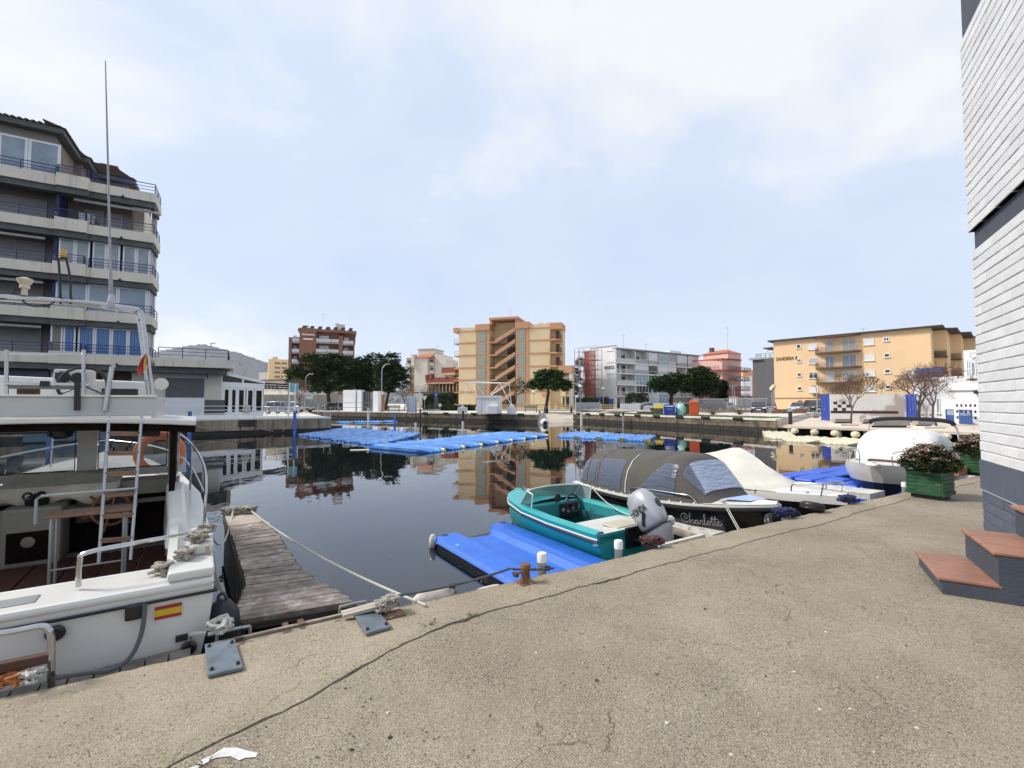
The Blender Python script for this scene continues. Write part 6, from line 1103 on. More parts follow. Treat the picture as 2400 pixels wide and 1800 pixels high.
for i,(x0,x1,y) in enumerate(((882,1042,985),(1630,1822,1008))): b_ = G(X8((x0 + x1) / 2),Y8(y),PZ);wd = (x1 - x0) / 3.814 * pxm(b_.y);tag(part('tree_pit_kerb',MB().box(-wd / 2,wd / 2,0,0.12,0,0.12).box(-wd / 2,wd / 2,1.1,1.22,0,0.12).box(-wd / 2,-wd / 2 + .12,.121,1.099,0,.12).box(wd / 2 - .12,wd / 2,.121,1.099,0,.12),COPE,None,loc=b_),('stone kerb round the slim leafless tree','stone kerb round the leaning leafless tree')[i],'kerb')
b_ = G(X8(430),Y8(972),PZ);T = thing('pedestal_pillar','dark service pillar standing near the plaza corner','pillar',b_,0.4);part('pillar_body',MB().box(-.1,.1,-.1,.1,0,1.05),DARKM,T);part('pillar_cap',MB().hexa([(-.16,-.16,1.05),(.12,-.16,1.05),(.12,.12,1.05),(-.16,.12,1.05)],[(-.2,-.2,1.2),(.06,-.2,1.25),(.06,.1,1.25),(-.2,.1,1.2)]),GALV,T)
# black rubber bumpers on the far coping
ORD = ['first','second','third','fourth','fifth','sixth','seventh','eighth','ninth']
def bumpers(a,c,ks,where,z=FZ):
    d = Vector((c.x - a.x,c.y - a.y,0));n = Vector((d.y,-d.x,0)).normalized();rz = atan2(d.y,d.x)
    for i,f in enumerate(ks):
        p = Vector((a.x,a.y,0)) + d * f + n * 0.16;o = thing('quay_bumper','%s black rubber bumper on the far coping %s' % (ORD[i],where),'bumper',(p.x,p.y,0),rz,'black rubber bumpers along the far quay');part('pad',MB().box(-.45,.45,-.06,.02,z - .16,z + .05),TYRE,o,bevel=0.03);part('bracket',MB().box(-.4,-.34,.02,.06,z - .12,z).box(.34,.4,.02,.06,z - .12,z),GALV,o)
bumpers(bank[6],bank[7],[0.05,.12,.22,.32,.44,.54,.65,.76,.88],'counted rightwards from the slipway');bumpers(bank[2],bank[3],[0.95,.88,.80,.70,.62],'counted leftwards from the slipway')

# ================================================================== FLOATING DOCKS AND PILES
DKBL = M('dock_blue',(0.075,0.235,0.60),0.4,var=0.3,scale=0.9,rnd=0.15,spots=((0.22,0.42,0.75),1.0,0.56,0.6));YEL = M('dock_yellow',(0.62,0.50,0.12),0.5,var=0.15);CRM = M('dock_cream',(0.64,0.57,0.40),0.6,var=0.12,scale=1.5,rnd=0.08,streak=((0.3,0.24,0.14),0.5,0.56))  # dock_blue: the pale spots are highlights put into the colour
def module_mesh(w_,L_,h=0.25,under=0.25):
    """a hull-like float: top with three ribs along its length, ends cut to a keel point"""
    mb = MB();c = w_ * 0.30;n = 9;xs = [-w_ / 2 + w_ * k / (n - 1) for k in range(n)]
    zt = lambda k: h - (0.07 if k in (1,3,5,7) else 0.0) - (0.05 if k in (0,8) else 0)
    def ring(y,sc,zz,dz=0): return [(x * sc,y,zz(k) - dz) for k,x in enumerate(xs)] + [(w_ / 2 * sc,y,0.07),(w_ * 0.33 * sc,y,-under),(-w_ * 0.33 * sc,y,-under),(-w_ / 2 * sc,y,0.07)]
    rings = [ring(-L_ / 2,0.52,zt,0.12),ring(-L_ / 2 + 0.35,0.93,zt,0.01),ring(-L_ / 2 + 0.6,0.99,zt),ring(L_ / 2 - 0.6,0.99,zt),ring(L_ / 2 - 0.35,0.93,zt,0.01),ring(L_ / 2,0.52,zt,0.12)]
    return mb.loft(rings)
def dock_row(root,o,dw,w_,n,dl,L_,mat=None,yellow=True,zoff=0.0):
    dw = Vector((dw[0],dw[1],0)).normalized();dl = Vector((dl[0],dl[1],0)).normalized();rz = atan2(dl.y,dl.x) - pi / 2
    me = mesh('float_module',module_mesh(w_ * 0.985,L_ * 0.99),35);fixn(me);me.materials.append(mat or DKBL);ym = None
    for k in range(n):
        p = Vector((o[0],o[1],0)) + dw * (k + 0.5) * w_ + dl * L_ / 2
        m_ = part('float_module',me,mat or DKBL,root,loc=(p.x,p.y,zoff - 0.04 + 0.012 * sin(k * 2.1)),rot=(0.006 * sin(k * 1.7),0.008 * cos(k * 2.3),rz))
        if yellow:
            e1 = MB().hexa([(w_ * .28,-L_ / 2 + .06,.04),(w_ * .52,-L_ / 2 + .25,.04),(w_ * .52,-L_ / 2 + .4,.04),(w_ * .28,-L_ / 2 + .4,.04)],[(w_ * .36,-L_ / 2 + .10,.19),(w_ * .52,-L_ / 2 + .3,.15),(w_ * .52,-L_ / 2 + .4,.15),(w_ * .36,-L_ / 2 + .4,.19)])
            part('end_marker',e1,YEL,m_)
            if k == 0 and mat is None:
                pass
root = thing('floating_dock','large blue floating dock of ribbed modules in the middle of the canal','dock',(0,0,0));
dock_row(root,(-3.95,21.2),(0.503,0.864),1.64,8,(-0.80,0.60),4.6);dock_row(root,(-7.3,25.2),(-0.70,0.71),1.85,6,(0.10,0.99),4.5);dock_row(root,(-6.8,29.8),(-0.72,0.69),1.85,6,(-0.05,0.99),4.4,yellow=False);dock_row(root,(3.0,31.6),(0.79,-0.60),1.62,4,(0.40,0.92),4.6)
root2 = thing('floating_dock','short light blue float with yellow marks moored against the far wall','dock',(0,0,0));a = G(790,992,0);dock_row(root2,(a.x,a.y),(0.90,0.42),1.75,4,(-0.42,0.9),2.2)
root3 = thing('floating_dock','cream floating dock with white buoys along the right plaza','dock',(0,0,0))
dock_row(root3,(16.2,28.2),(0.66,-0.75),2.0,7,(0.75,0.66),4.3,CRM,False);dock_row(root3,(14.9,26.9),(0.60,0.80),2.05,1,(0.55,0.83),1.2,CRM,False) if False else None
a = G(1805,1027,.1);c = G(1788,998,.1);dock_row(root3,(a.x,a.y),(0.95,0.35),1.9,1,(c.x - a.x,c.y - a.y),13.5,CRM,False)
for i,x in enumerate((1863,1909,1957,2005,2056,2218)):
    p = G(x,1015 + i * 3.0,0.26);b_ = thing('mooring_buoy','%s cream faceted buoy from the left on the cream dock' % ORD[i],'buoy',(p.x,p.y,0.22),i * 0.7,'cream buoys on the cream dock');part('float_body',MB().lathe([(0.08,0),(0.22,0.08),(0.25,0.2),(0.20,0.33),(0.06,0.38)],n=9),CRM,b_,bevel=0.02);part('eye',MB().torus((0,0,.40),.05,.015,10,4,'y'),GALV,b_)
# piles
BPILE = M('blue_pile',(0.045,0.16,0.50),0.6,var=0.25,scale=3,streak=((0.35,0.45,0.6),0.6,0.55));WPILE = M('white_pile',(0.68,0.68,0.65),0.6,var=0.1,streak=((0.3,0.28,0.24),0.5,0.6))
def pile(label,x,yw,ytop,r,mat,band=None,D=None):
    p = G(x,yw,0);h = AT(x,ytop,p.y).z;T = thing('mooring_pile',label,'pile',(p.x,p.y,0),0,'mooring piles in the canal')
    part('shaft',MB().lathe([(r,-0.8),(r,h if not band else h * band[0])],n=14),mat,T,smooth=True)
    if band: part('upper_band',MB().lathe([(r * 1.02,h * band[0]),(r * 1.02,h - 0.03),(r * 0.7,h)],n=14),band[1],T,smooth=True)
    else: part('cap',MB().lathe([(r * 1.03,h),(r * 1.0,h + 0.06),(r * 0.3,h + 0.09)],n=14),M('weathered_cap',(0.2,0.17,0.13),0.9),T,smooth=True)
pile('blue mooring pile right of the cabin cruiser',443,1039,967,0.10,BPILE);pile('blue mooring pile near the end of the left bank',690,1021,967,0.11,BPILE);pile('slim blue pile rising through the middle of the blue dock',925,1013,973,0.09,BPILE);pile('white and black pile rising behind the blue dock',974,1016,969,0.08,WPILE,(.55,DARKM))
pile('white pile left of the blue piles, before the far float',863,1009,957,0.10,WPILE);pile('white pile with black top below the truss frame',1085,1012,963,0.09,WPILE,(.50,DARKM));pile('white pile with black top at the slipway mouth',1265,990,963,0.10,WPILE,(.45,DARKM));pile('white pile below the red netted scaffold',1363,997,966,0.12,WPILE);pile('grey pile below the long white block',1461,996,966,0.10,GALV,(.72,DARKM));pile('white pile with dark top below the bottle bank',1574,1001,970,0.10,WPILE,(.52,BROWNM));pile('dark pile with pale bands left of the cream dock',1693,999,975,0.08,DARKM,(.5,BROWNM));pile('thin dark pile beside the white and black pile',985,1006,960,0.07,DARKM);pile('blue pile seen through the cruiser windscreen',116,1062,962,0.12,BPILE)
p = G(1276,996,0);T = thing('navigation_buoy','white and black ball buoy beside the slipway pile','buoy',(p.x,p.y,0.25));part('ball',MB().lathe([(0.05,-.42)] + [(.45 * sin(a),-.45 * cos(a)) for a in (.4,.8,1.2,1.6,2.0,2.4,2.8)] + [(.04,.45)],n=16),WPILE,T,smooth=True);part('dark_patch',MB().lathe([(.22,0),(.2,.03)],(0.05,-.46,-.02),12,'y'),DARKM,T)
p = G(843,1055,0);tag(part('drifting_board',MB().box(-.45,.45,-.22,.22,-0.01,0.025),M('sun_bleached_board',(0.55,0.50,0.36),0.8,var=0.2),None,loc=(p.x,p.y,0),rot=(0,0,0.3),bevel=0.01),'pale board drifting on the water left of the blue dock','board')
# slack mooring ropes on the left bank wall
ROPE = M('pale_rope',(0.46,0.42,0.35),0.95,var=0.25,scale=40,bump=0.8,bscale=180);ROPED = M('dark_rope',(0.09,0.09,0.10),0.95,var=0.3,scale=30,bump=0.6,bscale=120);ROPEW = M('white_rope',(0.66,0.64,0.58),0.9,var=0.15,scale=40,bump=0.8,bscale=180)
def sag(a,c,s_,n=14): a,c = Vector(a),Vector(c);return [a.lerp(c,k / n) - Vector((0,0,s_ * 4 * (k / n) * (1 - k / n))) for k in range(n + 1)]
def rope(label,a,c,s_,r=0.012,mat=None,n=16,name='mooring_rope',knots=()):
    T = thing(name,label,'rope',(0,0,0));part('line',MB().tube(sag(a,c,s_,n),r,6),mat or ROPE,T,smooth=True)
    for k in knots: part('knot',knot_mesh(Vector(k[:3]),k[3] if len(k) > 3 else r * 3.2,r,int(k[0] * 100) & 1023),mat or ROPE,T,smooth=True)
    return T
def knot_mesh(c,R,r,seed,turns=5):
    rr = random.Random(seed);pts = [];ph = [rr.uniform(0,6) for _ in range(6)]
    for k in range(turns * 10):
        t_ = k / 10.0 * 2 * pi / 1.0;pts.append((c.x + R * (0.75 * cos(t_ + ph[0]) + 0.3 * cos(2.7 * t_ + ph[1])),c.y + R * (0.75 * sin(t_ * 1.13 + ph[2]) + 0.3 * sin(1.7 * t_ + ph[3])),c.z + R * (0.5 * sin(t_ * 0.83 + ph[4]) + 0.15)))
    return MB().tube(pts,r,5)
zl = 0.85
rope('slack rope hung on the left bank wall, left loop',LP((G(452,1005,zl) - P0).dot(LD),-.2,.75),LP((AT(568,998,35) - P0).dot(LD),-.2,.8),.35,.022);rope('slack rope hung on the left bank wall, middle loop',LP((AT(596,998,35.5) - P0).dot(LD),-.2,.8),LP((AT(640,1012,36) - P0).dot(LD),-.25,.2),.18,.022);rope('short rope up to the pile at the end of the left bank',LP((AT(660,1014,36) - P0).dot(LD),-.25,.15),LP((AT(684,991,36.5) - P0).dot(LD),-.3,.9),.08,.022)
T = thing('dinghy_fender_frame','dark tyre frame hanging on the left bank wall','fender',LP((AT(578,990,35.3) - P0).dot(LD),-.2,.0),atan2(LD.y,LD.x))
for k in range(3): part('beam',MB().box(-.6,.6,-.05,.05,.62 + k * .17,.74 + k * .17),DARKM,T)
for s_ in (-.5,.45): part('strap',MB().box(s_,s_ + .08,-.08,-.05,.3,1.1),BROWNM,T)

# ================================================================== BOATS
GELW = M('white_gelcoat',(0.66,0.645,0.60),0.35,var=0.06,scale=2,coat=0.3,streak=((0.42,0.38,0.30),0.45,0.60));STEEL = M('polished_steel',(0.46,0.46,0.47),0.2,metal=1.0,var=0.08,scale=12);BLKP = M('black_plastic',(0.012,0.012,0.013),0.4,var=0.1);TEAK = M('teak_brown',(0.085,0.032,0.02),0.6,var=0.25,scale=8,bump=0.2,bscale=50);MAHO = M('dark_mahogany',(0.010,0.006,0.005),0.85,var=0.3,scale=5,spec=0.1)
GLS = glassmat('clear_pane',(0.82,0.84,0.84),0.02,0.10);CANV = M('sun_bleached_canvas',(0.66,0.60,0.47),0.95,var=0.15,scale=5,bump=0.4,bscale=30)
def bez(pts,n=8):                                      # smooth a polyline through its points
    P_ = [Vector(p) for p in pts];o = []
    for i in range(len(P_) - 1):
        a,b_,c,d = P_[max(i - 1,0)],P_[i],P_[i + 1],P_[min(i + 2,len(P_) - 1)]
        for k in range(n): t_ = k / n;o.append(0.5 * ((2 * b_) + (c - a) * t_ + (2 * a - 5 * b_ + 4 * c - d) * t_ * t_ + (3 * b_ - a - 3 * c + d) * t_ ** 3))
    return o + [P_[-1]]
# ---------------------------------------------------------------- cabin cruiser at the left, stern to the quay
CO = G(503,1350,1.05);CRZ = radians(34);CR = thing('cabin_cruiser','old white cabin cruiser with flybridge and wooden interior moored stern-to at the left','boat',(CO.x,CO.y,0),CRZ)
CX = Vector((cos(CRZ),sin(CRZ),0));CY = Vector((-sin(CRZ),cos(CRZ),0));C0v = Vector((CO.x,CO.y,0))
def CP(x,y,ly):                                       # pixel -> boat coordinates on the plane ly metres ahead of the transom
    r = ray(x,y);c = Vector((0,0,HC));t_ = ((C0v + CY * ly - c).dot(CY)) / r.dot(CY);q = c + r * t_ - C0v;return Vector((q.dot(CX),ly,q.z))
B_ = 2.7;xm = -B_ / 2
secs = [(0,1.35,1.18,1.00,-0.35),(1.5,1.34,1.20,1.04,-0.42),(3.0,1.26,1.10,1.14,-0.48),(4.3,1.0,0.80,1.28,-0.46),(5.3,0.58,0.36,1.42,-0.36),(6.0,0.06,0.03,1.52,-0.1)]
rings = []
for y,hb,hw,zd,zk in secs: rings.append([(xm - hb,y,zd),(xm - hb * 0.985,y,zd - 0.22),(xm - (hb + hw) / 2,y + 0.0,0.45),(xm - hw,y,0.05),(xm - hw * .55,y,-0.2),(xm,y,zk),(xm + hw * .55,y,-0.2),(xm + hw,y,0.05),(xm + (hb + hw) / 2,y,0.45),(xm + hb * .985,y,zd - 0.22),(xm + hb,y,zd)])
mb = MB();mb.loft(rings,cap=False,close=False);mb.add(rings[0],[tuple(range(11))])
part('hull',mb,GELW,CR,smooth=50)
rub = MB();rub.tube([(r[10][0] + .01,r[10][1],r[10][2] - .05) for r in rings],.014,6);rub.tube([(xm - 1.37,-0.02,.955),(xm + 1.37,-0.02,.955)],.012,6);part('rub_rail',rub,BLKP,CR,smooth=True)
dk = MB();dk.box(-B_,0,-0.01,0.42,.985,1.05).box(-B_ + .05,-.3,.42,.47,.55,1.05);part('aft_deck',dk,GELW,CR,bevel=0.025)
part('corner_step',MB().box(-.28,.0,.0,.62,1.052,1.12).box(-.16,.0,.35,1.0,1.121,1.20),GELW,CR,bevel=0.02)
for (a,c) in zip(secs[:3],secs[1:4]):
    for sgn in (1,-1):
        xa,xc = xm + sgn * a[1],xm + sgn * c[1];sd_ = MB();sd_.hexa([(xa,max(a[0],.43),a[3] - .05),(xc,c[0],c[3] - .05),(xc - sgn * .28,c[0],c[3] - .05),(xa - sgn * .28,max(a[0],.43),a[3] - .05)],[(xa,max(a[0],.43),a[3] + .05),(xc,c[0],c[3] + .05),(xc - sgn * .28,c[0],c[3] + .05),(xa - sgn * .28,max(a[0],.43),a[3] + .05)]);part('side_deck',sd_,GELW,CR,bevel=0.015)
part('coaming',MB().hexa([(-.30,.45,.5),(-.24,.45,.5),(-.36,3.2,.5),(-.42,3.2,.5)],[(-.30,.45,1.10),(-.24,.45,1.10),(-.30,3.2,1.28),(-.36,3.2,1.28)]).hexa([(-2.46,.45,.5),(-2.4,.45,.5),(-2.36,3.2,.5),(-2.42,3.2,.5)],[(-2.46,.45,1.10),(-2.4,.45,1.10),(-2.36,3.2,1.28),(-2.42,3.2,1.28)]),GELW,CR)
part('white_locker',MB().hexa([(-.36,1.3,.95),(-.14,1.3,.95),(-.2,2.3,.95),(-.42,2.3,.95)],[(-.34,1.5,1.2),(-.2,1.5,1.2),(-.24,2.2,1.46),(-.40,2.2,1.46)]),GELW,CR,bevel=0.03)
fl = part('cockpit_floor',MB().box(-2.4,-.3,.47,3.25,.52,.60),M('deck_white_planks',(0.30,0.27,0.23),.8,var=.2),CR)
for k in range(7): part('floor_board',MB().box(-2.35 + k * .29,-2.08 + k * .29,.75,2.9,.601,.625),TEAK,fl)
# fore cabin trunk
tr = [[(xm - w_,y,z0),(xm - w_ * .9,y,z1),(xm,y,z1 + .06),(xm + w_ * .9,y,z1),(xm + w_,y,z0)] for y,w_,z0,z1 in ((3.57,1.0,1.1,1.30),(4.3,.75,1.2,1.34),(5.2,.35,1.3,1.38))]
mb = MB();mb.loft(tr,cap=True,close=False);part('foredeck',mb,GELW,CR,smooth=40);part('deck_sheet',MB().add([(xm + s_[1] * f,s_[0],s_[3] - .01) for f in (-1,1) for s_ in secs[2:]],[(0,1,5,4),(1,2,6,5),(2,3,7,6)]),GELW,CR)
# wheelhouse: posts, windscreen, dash, roof
RZ0 = 2.12
def rf(x): return RZ0 + .05 * (1 - ((x - xm) / 1.2) ** 2)
xsr = [xm - 1.2 + 2.4 * k / 12 for k in range(13)]
part('roof',MB().loft([[(x,y,rf(x)) for x in xsr] + [(x,y,rf(x) - .055) for x in xsr[::-1]] for y in (1.95,2.0,3.7,3.75)]),GELW,CR,smooth=30,bevel=0.012)
part('roof_lining',MB().loft([[(x * .99 - .01,y,rf(x) - .058) for x in xsr] + [(x * .99 - .01,y,rf(x) - .13) for x in xsr[::-1]] for y in (2.02,3.62)]),MAHO,CR)
CABW = M('cabin_cream',(0.28,0.265,0.22),0.7,var=0.12,scale=3)
for sgn,x0 in ((1,xm + .98),(-1,xm - 1.03)):
    part('side_wall',MB().box(x0,x0 + .05,2.0,2.35,.6,2.0),MAHO,CR);part('cabin_post',MB().box(x0 - .03 * sgn,x0 + .06 - .03 * sgn,2.36,2.5,.6,2.01),CABW,CR)
    part('side_pane',MB().box(x0 + .02,x0 + .03,2.51,3.45,1.36,1.98),GLS,CR);part('side_sill',MB().box(x0,x0 + .05,2.51,3.5,.6,1.35),CABW,CR)
yw = 3.5;part('windscreen_frame',MB().box(xm - 1.02,xm + 1.02,yw,yw + .06,1.40,1.49).box(xm - 1.02,xm + 1.02,yw,yw + .06,1.97,2.06).box(xm - 1.02,xm - .90,yw,yw + .06,1.49,1.97).box(xm + .90,xm + 1.02,yw,yw + .06,1.49,1.97).box(xm + .02,xm + .20,yw,yw + .06,1.49,1.97),GELW,CR)
for a,c in ((-.90,.02),(.20,.90)): p_ = part('window_pane',MB().box(xm + a + .01,xm + c - .01,yw + .025,yw + .032,1.49,1.97),GLS,CR);part('gasket',MB().tube([(xm + a + .015,yw - .008,1.5),(xm + c - .015,yw - .008,1.5),(xm + c - .015,yw - .008,1.96),(xm + a + .015,yw - .008,1.96)],.010,5,closed=True),BLKP,p_)
part('dashboard',MB().box(xm - 1.0,xm + 1.0,3.1,3.5,1.30,1.38).box(xm - 1.0,xm + 1.0,3.06,3.1,1.22,1.385),CABW,CR,bevel=.01)
part('bulkhead',MB().box(xm - 1.0,xm + 1.0,3.2,3.26,.6,1.30),MAHO,CR);part('console_box',MB().box(xm - .42,xm + .04,2.75,3.19,.62,1.22),CABW,CR,bevel=.03);part('console_door',MB().box(xm - .36,xm - .04,2.73,2.75,.68,.98),MAHO,CR);part('door_plate',MB().lathe([(.055,0),(.055,.012)],(xm - .2,2.715,.88),14,'y'),STEEL,CR)
pv = part('round_vent',MB().lathe([(.085,0),(.09,.02),(.06,.03)],(xm - .80,3.16,1.02),18,'y'),STEEL,CR,smooth=True)
part('compass',MB().lathe([(.09,0),(.10,.05),(.07,.10),(.03,.12)],(xm - .19,2.95,1.22),14),BLKP,CR,smooth=True);part('binnacle_dial',MB().torus((xm - .24,2.84,1.33),.035,.012,12,5,'y').torus((xm - .14,2.84,1.33),.035,.012,12,5,'y'),BLKP,CR)
part('instrument_panel',MB().box(xm + .1,xm + .62,3.04,3.06,.95,1.27),BLKP,CR,bevel=.01)
cl = []
for i in range(15):
    x = xm - .52 + 1.0 * i / 14;cl.append([(x,3.42,1.50 + .01 * sin(i * 1.9)),(x,3.34,1.47 + .012 * sin(i)),(x - .01,3.2,1.395),(x,3.04,1.392),(x + .015 * sin(i * 2.2),2.99,1.31 + .03 * sin(i * 1.3)),(x + .02 * sin(i * 1.1),2.985,1.21 + .05 * sin(i * .9 + 1))])
mb = MB();mb.loft(cl,cap=False,close=False);o_ = part('dash_cover',mb,CANV,CR,smooth=True);sm = o_.modifiers.new('solid','SOLIDIFY');sm.thickness = .006
wc = Vector((xm + .42,2.9,1.10));swm = MB();swm.torus(wc,.17,.017,24,6,'y')
for k in range(6): a = k * pi / 3 + .3;swm.tube([wc,wc + Vector((cos(a) * .25,0,sin(a) * .25))],[.012,.014],6)
part('helm_wheel',swm,M('varnished_wood',(0.22,0.08,0.03),.3,coat=.5),CR,smooth=True)
part('radio',MB().box(xm + .42,xm + .85,2.55,2.8,1.93,2.02),BLKP,CR);cc = [(xm + .40 + .13 * k / 60 * 1.8 + .012 * cos(k * .9),2.6 + .012 * sin(k * .9),1.92 - .16 * sin(pi * k / 60)) for k in range(61)];part('radio_cord',MB().tube(cc,.006,5),BLKP,CR);part('ceiling_lamp',MB().lathe([(.10,0),(.10,-.05),(.05,-.08)],(xm + .05,2.5,2.02),14),BLKP,CR,smooth=True)
# bench seat with steel frame, ladder
ST = .013;S1 = CP(100,1216,1.75);S2 = CP(316,1186,1.75);sx0,sx1,sz = S1.x,S2.x,(S1.z + S2.z) / 2
sb_ = part('bench_seat',MB().box(sx0,sx1,1.75,2.02,sz - .03,sz),M('weathered_seat',(0.25,0.15,0.10),.9,var=.25,scale=7),CR,bevel=.008);fr_ = MB()
for x in (sx0 + .05,sx1 - .08):
    for y in (1.78,1.99): fr_.tube([(x,y,.625),(x,y,sz - .03)],ST,6)
fr_.tube([(sx0 - .04,1.72,sz - .05),(sx0 - .04,1.72,sz + .16),(sx0 - .01,1.72,sz + .19),(sx1 + .02,1.72,sz + .19)],ST,6);fr_.tube([(sx0 + .05,1.78,.8),(sx1 - .08,1.78,.8)],ST * .7,6);part('seat_frame',fr_,GALV,sb_,smooth=True)
la0,la1,lb0,lb1 = CP(256,972,1.98),CP(332,974,1.98),CP(231,1320,1.55),CP(306,1312,1.55)
ldm = MB();ldm.tube([la0,lb0],.014,7);ldm.tube([la1,lb1],.014,7);ldr = part('flybridge_ladder',ldm,GALV,CR,smooth=True)
for k,yy in enumerate((1020,1069,1119,1168,1218,1272)): f = (yy - 972) / (1320 - 972.);a,c = la0.lerp(lb0,f),la1.lerp(lb1,f);part('rung',MB().beam(a,c,.04,.018,up=(0,1,.3)),MATS['weathered_seat'],ldr)
# aft rail, transom fittings
r1 = [CP(184,1375,.22),CP(186,1318,.22),CP(205,1295,.22),CP(330,1270,.25),CP(455,1248,.6)];part('aft_rail',MB().tube(bez(r1,5) + [Vector((r1[-1].x,.6,1.1))],.016,8),STEEL,CR,smooth=True)
hv = part('deck_hatch',MB().box(-1.15,-.95,.1,.24,1.051,1.058),GALV,CR,bevel=.004)
for z_,col in ((0,(0.32,0.02,0.02)),(1,(0.62,0.42,0.02)),(2,(0.32,0.02,0.02))):
    tl,trr,bl,br = CP(363,1424,-.008),CP(427,1414,-.008),CP(362,1454,-.008),CP(424,1441,-.008);hs = (0,.25,.75,1);a,c = hs[z_],hs[z_ + 1]
    zz0,zz1 = bl.z + (tl.z - bl.z) * a,bl.z + (tl.z - bl.z) * c;part('flag_sticker',MB().box((tl.x + bl.x) / 2,(trr.x + br.x) / 2,-.012,-.004,zz0,zz1),M('flag_%d' % (z_ % 2),col,.5,var=.05),CR)
c_ = CP(314,1432,-.01);part('socket_box',MB().box(c_.x - .045,c_.x + .045,-.05,0,c_.z - .05,c_.z + .05),BLKP,CR,bevel=.012);hp = [CP(338,1415,-.04),CP(338,1440,-.05),CP(330,1490,-.08),CP(305,1540,-.14),CP(260,1570,-.2),CP(200,1577,-.24),CP(130,1588,-.3)];part('cable_hose',MB().tube(bez(hp,8),.014,7),M('ribbed_grey_hose',(0.10,0.105,0.105),.6,bump=.5,bscale=150),CR,smooth=True)
c_ = CP(426,1495,-.01);part('drain_plate',MB().box(c_.x - .035,c_.x + .035,-.02,0,c_.z - .02,c_.z + .02),DARKM,CR);
for px,py in ((442,1515),(132,1480)): c_ = CP(px,py,0);part('exhaust',MB().lathe([(.04,0),(.05,-.03),(.035,-.05)],(c_.x,0,c_.z),14,'y'),BLKP,CR,smooth=True)
pz = CP(300,1560,-.1).z
for k in range(11): part('platform_slat',MB().box(-.12 - (k + 1) * .125,-.12 - k * .125 - .012,-.36,-.02,.565,.60),M('grey_weathered_slat',(0.20,0.175,0.15),.9,var=.3,scale=9,rnd=.15),CR)
part('platform_bearer',MB().box(-1.5,-.14,-.32,-.27,.50,.562).box(-1.5,-.14,-.12,-.07,.50,.562),DARKM,CR)
q1_ = [CP(-60,1492,-.25),CP(30,1480,-.25),CP(95,1468,-.25),CP(112,1475,-.25),CP(120,1500,-.25),CP(120,1610,-.25)];bl_ = part('boarding_rail',MB().tube(bez(q1_,5),.018,8),STEEL,CR,smooth=True);a,c = CP(-40,1572,-.24),CP(116,1540,-.24);part('step_board',MB().beam(a,c,.05,.05),TEAK,bl_)
# side rail forward
r2 = [Vector((-.06,1.5,1.06)),Vector((-.05,1.55,1.45)),Vector((-.07,2.2,1.62)),Vector((-.2,3.2,1.78)),Vector((-.42,4.2,1.9)),Vector((-.85,5.1,1.98)),Vector((-1.35,5.7,2.02))];rl = MB();rl.tube(bez(r2,5),.014,7);rl.tube(bez([Vector((p.x + .005,p.y,p.z - .3)) for p in r2[2:]],5),.011,6)
for p,zb in ((r2[3],1.15),(r2[4],1.27),(r2[5],1.4)): rl.tube([p,(p.x + .0,p.y - .05,zb)],.012,6)
r3 = [Vector((2 * xm - p.x,p.y,p.z)) for p in r2];rl.tube(bez(r3,5),.014,7);rl.tube(bez([Vector((p.x,p.y,p.z - .3)) for p in r3[2:]],5),.011,6)
for p,zb in ((r3[3],1.15),(r3[4],1.27),(r3[5],1.4)): rl.tube([p,(p.x,p.y - .05,zb)],.012,6)
part('bow_rail',rl,STEEL,CR,smooth=True)
lr = CP(375,1062,4.3);lbm = MB();lbm.torus((lr.x,lr.y,lr.z),.25,.06,26,8,'y');part('life_ring',lbm,M('faded_orange_foam',(0.55,0.17,0.08),.8,var=.2),CR,smooth=True)
# flybridge
gp0,gp1 = CP(6,985,2.15),CP(362,985,2.15);zt_ = CP(200,931,2.15).z;GREYPN = M('grey_gelcoat_panel',(0.50,0.50,0.48),.5,var=.05)
part('flybridge_panel',MB().box(gp0.x - .6,gp1.x,2.12,2.16,rf(xm) + .005,zt_),GREYPN,CR,bevel=.01);part('panel_trim',MB().box(gp0.x - .6,gp1.x + .02,2.10,2.18,zt_,zt_ + .022),GELW,CR,bevel=.008);part('flybridge_side',MB().box(gp1.x - .03,gp1.x + .02,2.16,3.4,rf(0) - .02,zt_ - .01),GELW,CR)
f0,f1 = CP(20,890,3.3),CP(346,905,3.3);part('flybridge_front',MB().hexa([(f0.x - .4,3.25,zt_ - .1),(f1.x,3.25,zt_ - .1),(f1.x,3.5,zt_ - .1),(f0.x - .4,3.5,zt_ - .1)],[(f0.x - .4,3.3,f0.z + .05),(f1.x,3.3,f1.z + .05),(f1.x - .05,3.42,f1.z + .06),(f0.x - .35,3.42,f0.z + .06)]),GELW,CR,bevel=.02)
c0,c1 = CP(114,893,3.05),CP(221,867,3.05);cs_ = part('helm_console',MB().hexa([(c0.x,3.02,zt_ - .12),(c1.x,3.02,zt_ - .12),(c1.x,3.24,zt_ - .12),(c0.x,3.24,zt_ - .12)],[(c0.x + .03,3.10,c1.z),(c1.x - .01,3.10,c1.z),(c1.x - .01,3.24,c1.z),(c0.x + .03,3.24,c1.z)]),GELW,CR,bevel=.012)
for px,py,r in ((147,884,.065),(182,886,.062)): g_ = CP(px,py,3.04);part('gauge',MB().lathe([(r,0),(r,-.02),(r * .8,-.025)],(g_.x,3.06,g_.z),18,'y'),BLKP,cs_,smooth=True)
for k in range(3): g_ = CP(130,874 + k * 4.6,3.05);part('switch',MB().lathe([(.010,0),(.010,-.015)],(g_.x,3.07,g_.z),8,'y'),BLKP,cs_)
wv_ = CP(194,903,2.85);wm = MB();wm.torus((0,0,0),.205,.017,32,8,'y')
